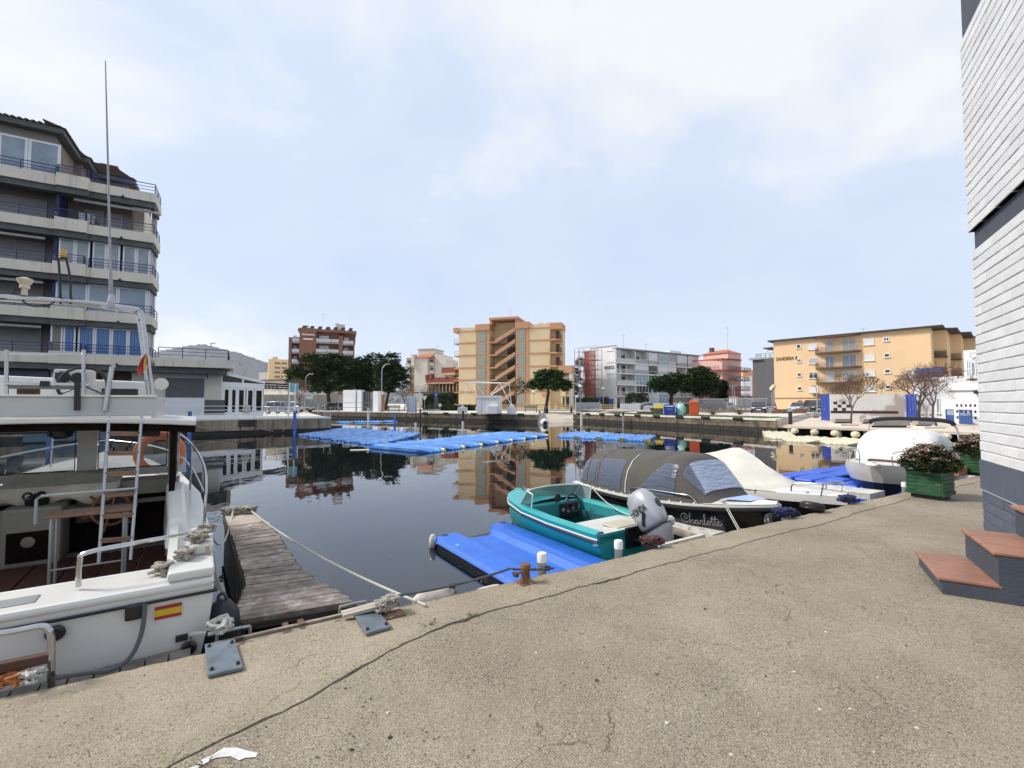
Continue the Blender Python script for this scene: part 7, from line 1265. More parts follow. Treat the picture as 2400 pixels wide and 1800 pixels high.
for k in range(3): a = pi / 2 + k * 2 * pi / 3;wm.tube([(0,0,0),(cos(a) * .2,0,sin(a) * .2)],.008,6)
part('flybridge_wheel',wm,BLKP,CR,smooth=True,loc=(wv_.x,2.86,wv_.z),rot=(radians(-12),0,0));part('wheel_hub',MB().lathe([(.03,0),(.04,.12)],(wv_.x,2.86,wv_.z),10,'y'),STEEL,CR)
sr_ = MB();h1,h2 = CP(15,829,2.3),CP(196,832,2.3)
for px in (15,196): a,c = CP(px,820,2.3),CP(px,938,2.3);sr_.tube([a,c],.016,7)
sr_.tube([h1,h2],.012,7);a,c = CP(8,897,2.2),CP(184,901,2.2);sr_.tube([a,c],.013,7);part('seat_rail',sr_,STEEL,CR,smooth=True);a,c = CP(182,893,2.08),CP(181,962,2.08);part('black_strut',MB().beam(a,c,.045,.03),BLKP,CR)
g_ = CP(106,900,2.2);part('rail_clamp',MB().box(g_.x - .035,g_.x + .035,2.16,2.24,g_.z - .03,g_.z + .03),BLKP,CR,bevel=.012);part('seat_back',MB().box(CP(40,900,2.5).x,CP(92,900,2.5).x,2.5,2.55,zt_ - .02,zt_ + .085),TEAK,CR);part('seat_cushion',MB().box(CP(18,900,2.45).x,CP(180,900,2.45).x,2.42,2.47,CP(100,912,2.45).z,CP(100,903,2.45).z),M('grey_strap',(0.16,0.16,0.155),.7),CR)
a,c = CP(246,962,2.1),CP(262,862,2.1);part('hand_post',MB().tube([a,c,c + Vector((.01,.04,.02))],.022,8),STEEL,CR,smooth=True)
part('dark_locker',MB().box(CP(238,920,2.9).x,CP(322,920,2.9).x,2.9,3.0,zt_ - .1,CP(280,911,2.9).z),BLKP,CR)
# radar arch, aerial, light mast
yA = 2.35;arch = [CP(358,928,yA),CP(350,870,yA),CP(334,745,yA),CP(326,728,yA),CP(310,722,yA),CP(200,708,yA),CP(0,694,yA),CP(-260,680,yA),CP(-300,700,yA),CP(-330,930,yA)]
am = MB();am.tube(bez(arch,4),.020,8);am.tube([p + Vector((-.05,.22,.0)) for p in bez(arch,4)],.018,8)
for k in range(3,30,5): p = bez(arch,4)[k];am.tube([p,p + Vector((-.05,.22,0))],.012,6)
part('radar_arch',am,STEEL,CR,smooth=True);part('arch_plate',MB().box(CP(0,0,yA).x - .3,CP(232,700,yA).x,yA + .02,yA + .2,CP(100,700,yA).z - .008,CP(100,700,yA).z),GELW,CR)
a0_,a1_ = CP(261,708,yA),CP(247,143,yA);am = MB();am.tube([a0_,a0_.lerp(a1_,.12),a0_.lerp(a1_,.125),a0_.lerp(a1_,.6),a1_],[.018,.017,.012,.009,.005],8);part('whip_aerial',am,M('aerial_grey',(0.33,0.32,0.33),.5),CR,smooth=True);part('aerial_base',MB().lathe([(.03,-.06),(.035,0),(.022,.08)],a0_,10),GALV,CR)
mm = MB();
for dx in (0,24): mm.tube(bez([CP(142 + dx,712,yA),CP(140 + dx,650,yA),CP(137 + dx * .8,612,yA),CP(134 + dx * .95,605,yA)],4),.011,6)
mm.tube([CP(134,606,yA),CP(158,606,yA)],.011,6);part('light_mast',mm,DARKM,CR,smooth=True);l_ = CP(148,603,yA);part('mast_lamp',MB().lathe([(.02,0),(.028,.02),(.026,.025),(.03,.07),(.028,.075)],l_,12),M('amber_lens',(0.50,0.33,0.06),.3),CR,smooth=True)
g_ = CP(57,692,yA);part('gps_dome',MB().lathe([(.025,0),(.022,.06),(.04,.07),(.035,.10),(.06,.14),(.062,.16),(.02,.175)],g_,14),M('cream_plastic',(0.60,0.54,0.40),.5),CR,smooth=True)
cb = [CP(58,668,yA),CP(40,680,yA),CP(10,700,yA),CP(-30,690,yA)];cm_ = MB().tube(bez(cb,6),.007,5);cm_.tube(bez([CP(50,704,yA),CP(80,718,yA),CP(120,712,yA),CP(145,690,yA)],6),.007,5);part('cable',cm_,BLKP,CR)
fg = [CP(342,828,yA - .03),CP(331,842,yA - .08),CP(322,866,yA - .06),CP(326,880,yA - .1),CP(336,872,yA - .05),CP(345,850,yA - .02)];fm = MB();fm.add(fg,[(0,1,2,3,4,5)]);fo = part('ensign_flag',fm,M('flag_red_cloth',(0.50,0.05,0.05),.8,var=.1),CR);so = fo.modifiers.new('solid','SOLIDIFY');so.thickness = .006;fy = [CP(343,832,yA - .045),CP(337,845,yA - .10),CP(336,868,yA - .09),CP(342,868,yA - .05)];part('flag_band',MB().add(fy,[(0,1,2,3)]),M('flag_yellow_cloth',(0.62,0.42,0.08),.8),fo)
g_ = CP(378,900,3.2);part('horn',MB().lathe([(.02,.06),(.07,.02),(.075,0),(.03,-.01)],(g_.x,3.2,g_.z),16,'y'),GELW,CR,smooth=True)

# ---------------------------------------------------------------- turquoise speedboat
TEALM = M('turquoise_gelcoat',(0.015,0.34,0.34),.35,var=.10,scale=2.5,coat=.35,spots=((0.05,0.42,0.42),4,.62,.5));TEALD = M('turquoise_inner',(0.012,0.20,0.21),.55,var=.15,scale=3)
sn,sf_,bw_p = G(1475,1269,.48),G(1496,1206,.48),G(1211,1148,.55);scn = (sn + sf_) / 2;ax = Vector((bw_p.x - scn.x,bw_p.y - scn.y,0));TL = ax.length;TRZ = atan2(ax.y,ax.x) - pi / 2;hbm = (sn - sf_).length / 2 * 0.98
TB = thing('speedboat','turquoise open speedboat with windscreen and silver outboard','boat',(scn.x,scn.y,0),TRZ)
tsec = [(0,hbm,.47),(.15,hbm * 1.02,.47),(TL * .35,hbm * 1.05,.48),(TL * .6,hbm * 1.0,.50),(TL * .8,hbm * .80,.53),(TL * .92,hbm * .50,.55),(TL * .985,hbm * .18,.56),(TL,.02,.56)]
rg = [[(-w_,y,z),(-w_ * .97,y,z - .10),(-w_ * .80,y,.05),(-w_ * .35,y,-.12),(0,y,-.18 + .1 * (y / TL) ** 3),(w_ * .35,y,-.12),(w_ * .8,y,.05),(w_ * .97,y,z - .10),(w_,y,z)] for y,w_,z in tsec]
mb = MB();mb.loft(rg,cap=False,close=False);mb.add(rg[0],[tuple(range(9))]);part('hull',mb,TEALM,TB,smooth=45)
st_ = MB();st_.tube([Vector(r[7]) + Vector((.012,0,.03)) for r in rg],.014,6);st_.tube([Vector(r[1]) + Vector((-.012,0,.03)) for r in rg],.014,6);part('rub_stripe',st_,GELW,TB,smooth=True);st_ = MB();st_.tube([Vector(r[7]) + Vector((.006,0,-.005)) for r in rg],.014,6);st_.tube([Vector(r[1]) + Vector((-.006,0,-.005)) for r in rg],.014,6);part('dark_stripe',st_,BLKP,TB,smooth=True)
# deck: side flanges, foredeck, stern moulding
yf = TL * .62;fl_ = MB();wi = .15
def hw_(y):
    for (a,wa,za),(c,wc_,zc) in zip(tsec,tsec[1:]):
        if y <= c: f = (y - a) / (c - a);return wa + (wc_ - wa) * f,za + (zc - za) * f
    return tsec[-1][1],tsec[-1][2]
for sgn in (-1,1):
    R = []
    for k in range(13): y = .02 + (yf + .05 - .02) * k / 12;w_,z = hw_(y);R.append([(sgn * w_,y,z),(sgn * (w_ - .05),y,z + .03),(sgn * (w_ - wi),y,z + .025),(sgn * (w_ - wi - .02),y,z - .02)])
    fl_.loft(R,cap=False,close=False)
part('side_flange',fl_,TEALM,TB,smooth=40)
R = []
for k in range(10): y = yf + (TL - yf) * k / 9;w_,z = hw_(y);R.append([(w_ * u,y,z + .07 * (1 - u * u) * (1 - .5 * k / 9) + .005) for u in (-1,-.75,-.4,0,.4,.75,1)])
mb = MB();mb.loft(R,cap=False,close=False);part('foredeck',mb,TEALM,TB,smooth=True);mb = MB();mb.loft([[Vector(p) + Vector((0,0,.006)) for p in (r[3].__class__(r[3]) if False else r[3],r[4],r[5])] for r in [[Vector(q) for q in rr_] for rr_ in R[2:8]]],cap=False,close=False);part('deck_stripe',mb,GELW,TB,smooth=True)
mb = MB();R = []
for k in range(13): y = .3 + (yf + .35 - .3) * k / 12;w_,z = hw_(y);w_ -= .17;R.append([(-w_,y,z - .02),(-w_ * .9,y,.03),(w_ * .9,y,.03),(w_,y,z - .02)])
mb.loft(R,cap=False,close=False);part('cockpit_lining',mb,TEALD,TB,smooth=30);part('cockpit_floor',MB().box(-hbm * .78,hbm * .78,.3,yf + .3,.032,.045),M('black_mat',(0.02,0.02,0.02),.95,bump=.3,bscale=80),TB)
part('stern_moulding',MB().hexa([(-hbm * .98,.0,.30),(hbm * .98,.0,.30),(hbm * .80,.95,.12),(-hbm * .80,.95,.12)],[(-hbm * .98,.0,.475),(hbm * .98,.0,.475),(hbm * .80,.9,.40),(-hbm * .80,.9,.40)]),GELW,TB,bevel=.04);part('splash_well',MB().box(-.27,.27,.08,.42,.455,.485),M('cream_well',(0.50,0.46,0.36),.6),TB,bevel=.03);part('transom_plate',MB().box(-.2,.2,-.04,.0,.2,.49),BLKP,TB)
for sgn in (-1,1): part('side_pocket',MB().box(sgn * (hbm - .25) - .02,sgn * (hbm - .25) + .02,.95,1.75,.10,.34),M('pocket_dark',(0.008,0.09,0.10),.7),TB)
part('dashboard',MB().box(-hbm * .78,hbm * .78,yf - .12,yf + .1,.24,.52),TEALD,TB,bevel=.03);part('instrument_panel',MB().box(.05,.48,yf - .14,yf - .12,.26,.48),BLKP,TB)
for k in range(3): part('gauge',MB().lathe([(.035,0),(.035,-.012)],(.12 + k * .12,yf - .142,.38 - .03 * (k % 2)),12,'y'),GALV,TB)
part('seat',MB().box(-.5,-.1,.95,1.3,.05,.16),BLKP,TB,bevel=.03);part('thwart',MB().box(-.35,.2,1.35,1.42,.05,.09),TEALM,TB)
sw_ = Vector((.27,yf - .24,.50));wm = MB();wm.torus((0,0,0),.155,.014,28,7,'y');
for k in range(3): a = -pi / 2 + k * 2 * pi / 3;wm.tube([(0,0,0),(cos(a) * .15,0,sin(a) * .15)],.008,6)
part('steering_wheel',wm,BLKP,TB,smooth=True,loc=sw_,rot=(radians(-18),0,0));part('steering_column',MB().tube([sw_,sw_ + Vector((0,.14,-.06))],.03,8),BLKP,TB)
wl = hw_(yf)[0] - .08;gw = MB();R = []
for zz,dy in ((.53,0.16),(.78,-.04)): R.append([(-wl,yf - .28 + dy * .2,zz - .02),(-wl * .93,yf - .02 + dy,zz),(-wl * .5,yf + .12 + dy,zz),(0,yf + .17 + dy,zz),(wl * .5,yf + .12 + dy,zz),(wl * .93,yf - .02 + dy,zz),(wl,yf - .28 + dy * .2,zz - .02)])
gw.loft(R,cap=False,close=False);ws_ = part('windscreen',gw,glassmat('smoked_screen',(0.55,0.72,0.70),.03,.12),TB,smooth=True);wfm = MB();wfm.tube(R[1],.014,6);wfm.tube([R[0][0],R[1][0]],.014,6);wfm.tube([R[0][6],R[1][6]],.014,6);wfm.tube([R[0][1],R[1][1]],.012,6);wfm.tube([R[0][5],R[1][5]],.012,6);part('screen_frame',wfm,GELW,ws_,smooth=True)
part('mirror',MB().lathe([(.075,0),(.08,.012),(.06,.02)],(0.0,yf - .14,.60),14,'y'),BLKP,TB);part('cleat',MB().box(-.02,.02,TL * .9,TL * .94,.60,.64),STEEL,TB)
# silver outboard, tilted up
SILV = M('silver_cowl',(0.44,0.45,0.47),.32,metal=.35,var=.06,coat=.3);OB = bpy.data.objects.new('outboard_motor',None);COL.objects.link(OB);OB.parent = TB;OB.scale = (0.98,1.0,1.42);OB.location = (.10,-.36,.36);OB.rotation_euler = (radians(-36),0,radians(6))
def egg(secs_,n=18,sq=2.6):
    R = []
    for z,y0,rx,ry in secs_: R.append([(rx * (abs(cos(a)) ** (2 / sq)) * (1 if cos(a) > 0 else -1),y0 + ry * (abs(sin(a)) ** (2 / sq)) * (1 if sin(a) > 0 else -1),z) for a in [2 * pi * k / n for k in range(n)]])
    return MB().loft(R)
part('cowl',egg([(.10,-.07,.13,.17),(.14,-.07,.165,.225),(.25,-.07,.175,.245),(.36,-.06,.17,.235),(.45,-.05,.145,.20),(.50,-.05,.10,.14),(.52,-.05,.04,.06)]),SILV,OB,smooth=60);part('lower_cowl',egg([(-.12,-.06,.07,.09),(-.06,-.06,.10,.14),(.03,-.07,.145,.20),(.095,-.07,.166,.226)]),SILV,OB,smooth=60);part('cowl_seam',egg([(.092,-.07,.170,.230),(.104,-.07,.170,.230)]),BLKP,OB)
part('leg',egg([(-.62,-.05,.035,.08),(-.45,-.05,.045,.10),(-.2,-.06,.065,.105),(-.11,-.06,.075,.11)]),SILV,OB,smooth=60);part('gearcase',MB().lathe([(.015,-.26),(.05,-.16),(.055,0),(.045,.1),(.02,.18)],(0,-.05,-.68),12,'y'),SILV,OB,smooth=True);part('clamp_bracket',MB().box(-.12,.12,.02,.12,-.25,.06).box(-.1,-.06,.12,.2,-.2,.1).box(.06,.1,.12,.2,-.2,.1),DARKM,OB);part('tiller',MB().tube([(-.08,.05,.02),(-.12,.3,.10),(-.13,.62,.16)],[.03,.026,.022],8),BLKP,OB,smooth=True)
part('rear_grip',MB().lathe([(.05,0),(.055,.012)],(-.0,-.315,.30),12,'y'),BLKP,OB)
text('HONDA',.10,BLKP,OB,(-.180,.10,.28),(pi / 2,0,-pi / 2),ext=.003,sx=.8);text('HONDA',.10,BLKP,OB,(.180,-.19,.28),(pi / 2,0,pi / 2),ext=.003,sx=.8)
part('cowl_swoosh',MB().hexa([(-.180,-.02,.16),(-.180,-.14,.26),(-.176,-.14,.26),(-.176,-.02,.16)],[(-.180,.02,.17),(-.180,-.10,.29),(-.176,-.10,.29),(-.176,.02,.17)]),BLKP,OB)
part('fuel_can',MB().box(.42,.70,.06,.42,.47,.62),TEALM,TB,bevel=.05);part('white_fender',MB().lathe([(.02,-.2),(.075,-.15),(.085,0),(.075,.15),(.02,.2)],(.55,-.12,.5),12,'x'),GELW,TB,smooth=True)
a = TB;mw = lambda x,y,z: Matrix.Translation((scn.x,scn.y,0)) @ Matrix.Rotation(TRZ,4,'Z') @ Vector((x,y,z))
rope('thin rope lying along the right gunwale of the turquoise boat',mw(hbm - .05,yf - .3,.72),mw(.38,.4,.52),.08,.008,ROPEW)
# ---------------------------------------------------------------- black sloop with grey canopy
HULB = M('black_hull',(0.008,0.008,0.009),.22,var=.15,scale=3,coat=.4);CANG = M('grey_canvas',(0.088,0.081,0.070),.9,var=.12,scale=3,bump=.35,bscale=120);CLEARV = glassmat('wrinkled_vinyl',(0.50,0.56,0.70),.10,.24)
mv,t,b,L = MATS['wrinkled_vinyl'],MATS['wrinkled_vinyl'].node_tree,None,MATS['wrinkled_vinyl'].node_tree.links.new
pb = [n for n in t.nodes if n.type == 'BSDF_PRINCIPLED'][0];pb.inputs['Base Color'].default_value = (0.36,0.41,0.54,1);nn = t.nodes.new('ShaderNodeTexNoise');nn.inputs['Scale'].default_value = 5;mpn = t.nodes.new('ShaderNodeMapping');mpn.inputs['Scale'].default_value = (1,.5,4);tcn = t.nodes.new('ShaderNodeTexCoord');L(tcn.outputs['Object'],mpn.inputs[0]);L(mpn.outputs[0],nn.inputs['Vector']);bpn = t.nodes.new('ShaderNodeBump');bpn.inputs['Strength'].default_value = .7;bpn.inputs['Distance'].default_value = .04;L(nn.outputs[0],bpn.inputs['Height']);L(bpn.outputs[0],pb.inputs['Normal'])  # pale blue base colour stands in for sky reflected in the vinyl
bowp = G(1827,1187,.80);SRZ = radians(28.5);SB = thing('black_sloop','black open sloop named Charlotte under a grey canopy with clear windows','boat',(bowp.x,bowp.y,0),SRZ)    # local +y = aft
SLn = 4.1;ssec = [(0,.03,.80),(.25,.27,.77),(.6,.50,.73),(1.1,.68,.68),(1.8,.78,.63),(2.6,.80,.60),(3.4,.77,.59),(SLn,.70,.60)]
rg = [[(-w_,y,z),(-w_ * .98,y,z - .14),(-w_ * .86,y,.12),(-w_ * .45,y,-.1),(0,y,-.2),(w_ * .45,y,-.1),(w_ * .86,y,.12),(w_ * .98,y,z - .14),(w_,y,z)] for y,w_,z in ssec]
mb = MB();mb.loft(rg,cap=False,close=False);mb.add(rg[-1],[tuple(range(9))]);part('hull',mb,HULB,SB,smooth=45)
def sw2(y):
    for (a,wa,za),(c,wc_,zc) in zip(ssec,ssec[1:]):
        if y <= c: f = (y - a) / (c - a);return wa + (wc_ - wa) * f,za + (zc - za) * f
    return ssec[-1][1],ssec[-1][2]
gm = MB()
for sgn in (-1,1):
    R = []
    for k in range(25): y = SLn * k / 24;w_,z = sw2(y);R.append([(sgn * (w_ + .02),y,z - .01),(sgn * (w_ + .02),y,z + .02),(sgn * max(w_ - .09,.0),y,z + .025),(sgn * max(w_ - .09,0),y,z - .01)])
    gm.loft(R)
part('gunwale',gm,GELW,SB,smooth=30);rbm = MB()
for sgn in (-1,1): rbm.tube([(sgn * (sw2(SLn * k / 30)[0] + .025),SLn * k / 30,sw2(SLn * k / 30)[1] - .045) for k in range(31)],.026,6)
part('rope_fender',rbm,M('black_rope_fender',(0.015,.015,.016),.9,bump=.8,bscale=90),SB,smooth=True)
fd = []
for k in range(8): y = .02 + .86 * k / 7;w_,z = sw2(y);fd.append([(w_ * u,y,z + .028 + .05 * (1 - u * u)) for u in (-.96,-.5,0,.5,.96)])
mb = MB();mb.loft(fd,cap=False,close=False);part('foredeck',mb,GELW,SB,smooth=True);part('blue_deck_pad',MB().add([(w2,y,z) for (w2,y,z) in ((-.2,.32,.84),(.2,.32,.84),(.36,.72,.815),(-.36,.72,.815))],[(0,1,2,3)]),M('pale_blue_pad',(0.35,0.45,0.65),.6),SB)
# canopy: C(t,u), t from stern (0) to the front foot (1), u across
def prof_h(t_):
    P_ = [(0,.02),(.015,.62),(.06,.74),(.2,.80),(.38,.83),(.465,.80),(.53,.84),(.66,.84),(.78,.80),(.835,.74),(1.0,.03)]
    for (a,ha),(c,hc_) in zip(P_,P_[1:]):
        if t_ <= c: f = (t_ - a) / (c - a);return ha + (hc_ - ha) * f
    return .03
def Cn(t_,u,off=0.0):
    y = SLn - .18 - (SLn - .18 - .78) * t_;w_,z = sw2(y);w_ = w_ - .06;h = prof_h(t_);h *= .92;e_ = 4.2 if t_ > .72 else 3.2
    a = (u + 1) * pi / 2;cx_ = -cos(a);sx_ = sin(a);k = (abs(cx_) ** e_ + abs(sx_) ** e_) ** (-1 / e_);tum = 1 - .16 * (abs(sx_) * k) ** 2
    return Vector((w_ * cx_ * k * tum * (1 + off / max(w_,.1)),y,z + .03 + (h + off) * sx_ * k))
NT,NU = 46,25;mb = MB();mb.loft([[Cn(i / NT,-1 + 2 * j / (NU - 1)) + Vector((0,0,.004 * sin(i * 1.1) * sin(pi * j / (NU - 1)))) for j in range(NU)] for i in range(NT + 1)],cap=False,close=False)
cn = part('canopy',mb,CANG,SB,smooth=60)
def patch(name,t0,t1,u0,u1,mat,off=.008,n=8,m_=6,shape=None):
    R = []
    for i in range(n + 1):
        row = []
        for j in range(m_ + 1):
            fi,fj = i / n,j / m_;tt,uu = t0 + (t1 - t0) * fi,u0 + (u1 - u0) * fj
            if shape: tt,uu = shape(fi,fj)
            row.append(Cn(tt,uu,off))
        R.append(row)
    mb = MB();mb.loft(R,cap=False,close=False);return part(name,mb,mat,cn,smooth=True)
for s_ in (-1,1):
    f_ = lambda a,c: (s_ * a,s_ * c)
    patch('window',.215,.43,*f_(.95,.52),CLEARV);patch('window',.10,.18,*f_(.93,.55),CLEARV);patch('window',.03,.085,*f_(.93,.55),CLEARV)
    patch('window',0,0,0,0,CLEARV,n=12,shape=lambda fi,fj: (.57 + .245 * fi,s_ * (.94 - (.93 - .52) * fj * min(1,fi * 1.5 + .08))))
    patch('seam',.19,.20,*f_(.95,.05),M('canvas_trim',(0.16,.15,.14),.9),.012);patch('piping',.468,.474,*f_(.98,.02),GELW,.014)
patch('front_window',.85,.965,-.60,.60,CLEARV,.022,14,14)
patch('stern_window',.012,.028,-.6,.6,CLEARV,.010)
bsn = MB()
for k in range(14): y = 1.0 + (SLn - 1.3) * k / 13;w_,z = sw2(y);bsn.lathe([(.018,0),(.018,.02),(.006,.03)],(-(w_ - .03),y,z + .02),8);bsn.lathe([(.018,0),(.018,.02),(.006,.03)],((w_ - .03),y,z + .02),8)
part('canopy_studs',bsn,GELW,SB,kind='stuff')
for sgn in (-1,1): hr_ = MB();hr_.tube(bez([(sgn * (sw2(.95)[0] - .04),.95,.70),(sgn * (sw2(1.05)[0] - .03),1.05,.82),(sgn * (sw2(1.3)[0] - .03),1.3,.83),(sgn * (sw2(2.2)[0] - .03),2.2,.78),(sgn * (sw2(2.28)[0] - .03),2.28,.64)],6),.013,7);part('grab_rail',hr_,STEEL,SB,smooth=True)
part('inner_seat',MB().box(-.6,.6,1.4,3.6,.1,.35),M('seat_white',(0.55,0.55,0.55),.6),SB);part('helm_box',MB().box(.1,.5,1.9,2.2,.35,.85),GELW,SB)
# the name, drawn with strokes
STK = [[(.42,.78),(.30,.62),(.36,.50),(.52,.52),(.60,.70),(.48,.92),(.24,.95),(.06,.72),(.08,.40),(.28,.14),(.52,.16),(.66,.34),(.78,.70),(.82,.98),(.74,1.0),(.72,.6),(.74,.05),(.80,.30),(.90,.42),(.96,.30),(.97,.06),(1.05,.12),(1.12,.36),(1.26,.40),(1.16,.38),(1.10,.18),(1.20,.06),(1.32,.36),(1.32,.12),(1.40,.08),(1.48,.36),(1.54,.42),(1.60,.34),(1.60,.10),(1.70,.10),(1.80,.60),(1.82,.98),(1.74,.96),(1.74,.4),(1.80,.06),(1.92,.16),(2.02,.38),(1.94,.24),(2.00,.06),(2.12,.10),(2.12,.34),(2.04,.38),(2.20,.34),(2.30,.70),(2.31,.84),(2.26,.7),(2.28,.1),(2.38,.08),(2.48,.60),(2.51,.84),(2.46,.7),(2.48,.1),(2.58,.08),(2.68,.26),(2.74,.38),(2.66,.42),(2.64,.2),(2.70,.06),(2.82,.08),(2.92,.24)],[(2.12,.64),(2.66,.62)]]
nb = MB();y0n,y1n = 1.22,.60
for s_ in STK:
    pts = []
    for (a,c) in s_:
        y = y0n + (y1n - y0n) * a / 2.92;w_,z = sw2(y);zz = z - .30 + .17 * c;f = (z - .14 - zz) / (z - .26);xx = w_ * .98 + (w_ * .86 - w_ * .98) * max(0,f);pts.append(Vector((-(xx + .006),y,zz)))
    nb.tube(bez(pts,4),.003,4)
part('name_lettering',nb,M('silver_script',(0.42,0.42,0.43),.5),SB)
sw3 = lambda x,y,z: Matrix.Translation((bowp.x,bowp.y,0)) @ Matrix.Rotation(SRZ,4,'Z') @ Vector((x,y,z))
a = sw3(-.43,.62,.80);c = G(1768,1243,QZ);T = rope('pair of white ropes from the black sloop bow down to the quay',a,(c.x,c.y,.35),.02,.006,ROPEW);part('line',MB().tube(sag(a + Vector((.03,0,0)),Vector((c.x + .05,c.y,.35)),.04),.006,6),ROPEW,T);part('knot',knot_mesh(a,.03,.009,3),ROPEW,T)
# ---------------------------------------------------------------- white boat under a pale cover
bp2 = G(1990,1164,.72);WRZ = radians(17);WBt = thing('covered_white_boat','white boat with black hull band under a pale tarpaulin, next to the black sloop','boat',(bp2.x,bp2.y,0),WRZ);WLn = 4.6
wsec = [(0,.03,.72),(.3,.24,.70),(.8,.52,.66),(1.5,.75,.62),(2.4,.88,.58),(3.5,.90,.56),(WLn,.85,.56)]
def sw4(y):
    for (a,wa,za),(c,wc_,zc) in zip(wsec,wsec[1:]):
        if y <= c: f = (y - a) / (c - a);return wa + (wc_ - wa) * f,za + (zc - za) * f
    return wsec[-1][1],wsec[-1][2]
def hullring(y,fz0,fz1,off=0): w_,z = sw4(y);return w_,z
mb = MB();R = []
for k in range(24):
    y = WLn * k / 23;w_,z = sw4(y);pr = [(1,1),(1.02,.80),(.97,.62),(.90,.30),(.55,-.1),(0,-.3)];R.append([(-w_ * a,y + .05 * (1 - c),z * c) for a,c in pr] + [(w_ * a,y + .05 * (1 - c),z * c) for a,c in pr[-2::-1]])
mb.loft(R,cap=False,close=False);mb.add(R[-1],[tuple(range(11))]);part('hull',mb,GELW,WBt,smooth=45)
bn = MB()
for sg in (0,1): 
    idx = (1,2,3) if not sg else (7,8,9);bn.loft([[Vector(r[i]) + Vector(((-1 if not sg else 1) * .006,-.002,-.004 if n_ == 0 else 0)) for n_,i in enumerate(idx)] for r in R],cap=False,close=False)
part('black_band',bn,HULB,WBt,smooth=40)
text('93',.16,M('reg_number_grey',(0.4,0.4,0.4),.6),WBt,(-.62,.98,.36),(radians(96),0,radians(-64)),ext=.002)
dkm = MB();dkm.loft([[(sw4(.02 + 1.9 * k / 9)[0] * u,.02 + 1.9 * k / 9,sw4(.02 + 1.9 * k / 9)[1] + .06 * (1 - u * u)) for u in (-1,-.5,0,.5,1)] for k in range(10)],cap=False,close=False);part('foredeck',dkm,GELW,WBt,smooth=True)
cvm = MB();CR_ = []
for k in range(15):
    f = k / 14.;y = .95 + 3.4 * f;w_,z = sw4(y);h = [.03,.15,.27,.40,.53,.66,.74,.72,.66,.60,.55,.50,.46,.42,.4][k];ring = []
    for j in range(13): u = -1 + j / 6.;s_ = (1 - abs(u)) ** .85;ring.append((w_ * 1.02 * u + .012 * sin(k * 2.2 + j * 3),y,z + .01 + h * s_ - .03 * sin(pi * min(1,s_ * 1.0)) * (1 + .5 * sin(k * 1.9 + j))))
    CR_.append(ring)
cvm.loft(CR_,cap=False,close=False);part('tarpaulin',cvm,M('pale_tarpaulin',(0.56,0.54,0.48),.85,var=.12,scale=2.5,bump=.5,bscale=7),WBt,smooth=True)
pm = MB();pm.tube(bez([(-.42,.75,.70),(-.40,.70,.84),(-.22,.28,.90),(0,.08,.92),(.22,.28,.90),(.40,.70,.84),(.42,.75,.70)],6),.012,7);pm.tube([(-.24,.32,.68),(-.22,.28,.9)],.010,6);pm.tube([(.24,.32,.68),(.22,.28,.9)],.010,6);part('pulpit',pm,STEEL,WBt,smooth=True);part('cleat',MB().tube([(-.06,.45,.775),(.06,.45,.775)],.012,6),STEEL,WBt);part('bow_strap',MB().box(-.3,-.27,.52,.56,.45,.72),GALV,WBt)
for k in range(6): a = sw4(1.3 + k * .5);part('tie_cord',MB().tube([(-a[0] - .01,1.3 + k * .5,a[1] + .02),(-a[0] - .015,1.32 + k * .5,a[1] - .06)],.006,4),ROPED,WBt)
# ---------------------------------------------------------------- white and navy boat with arch at the right
b3 = G(2050,1092,.92);RRZ = atan2(.62,.78) - pi / 2;RB = thing('arch_boat','white boat with navy bottom, white cover and dark padded arch at the right','boat',(b3.x,b3.y,0),RRZ);RLn = 5.6   # local +y = aft
rsec = [(0,.10,.95),(.25,.42,.93),(.7,.70,.90),(1.4,.93,.86),(2.4,1.02,.82),(4,1.02,.80),(RLn,.98,.80)]
def sw5(y):
    for (a,wa,za),(c,wc_,zc) in zip(rsec,rsec[1:]):
        if y <= c: f = (y - a) / (c - a);return wa + (wc_ - wa) * f,za + (zc - za) * f
    return rsec[-1][1],rsec[-1][2]
R = [];
for k in range(24): y = RLn * k / 23;w_,z = sw5(y);pr = [(1,1),(1.03,.88),(1.0,.70),(.93,.55),(.78,.25),(.5,0),(0,-.25)];R.append([(-w_ * a,y + .55 * (1 - c) * max(0,1 - y / 1.2),z * c) for a,c in pr] + [(w_ * a,y + .55 * (1 - c) * max(0,1 - y / 1.2),z * c) for a,c in pr[-2::-1]])
mb = MB()
for a,c in ((0,3),(9,12)): mb.loft([r[a:c + 1] for r in R],cap=False,close=False)
mb.add(R[0][:4] + R[0][9:],[tuple(range(8))]);part('topsides',mb,GELW,RB,smooth=45);mb = MB();mb.loft([r[3:10] for r in R],cap=False,close=False);mb.add(R[0][3:10],[tuple(range(7))]);mb.add(R[-1],[tuple(range(13))]);part('navy_bottom',mb,M('navy_hull',(0.012,0.018,0.05),.3,coat=.4,var=.1),RB,smooth=45)
dkm = MB();dkm.loft([[(sw5(RLn * k / 16)[0] * u,RLn * k / 16,sw5(RLn * k / 16)[1] + .05 * (1 - u * u)) for u in (-1,-.5,0,.5,1)] for k in range(17)],cap=False,close=False);part('deck',dkm,GELW,RB,smooth=True);part('anchor_roller',MB().box(-.10,.10,-.28,.3,.93,.985),GELW,RB,bevel=.03);part('bow_seat',MB().box(-.35,.35,.9,1.15,.92,.97),TEAK,RB)
cvm = MB();CR_ = []
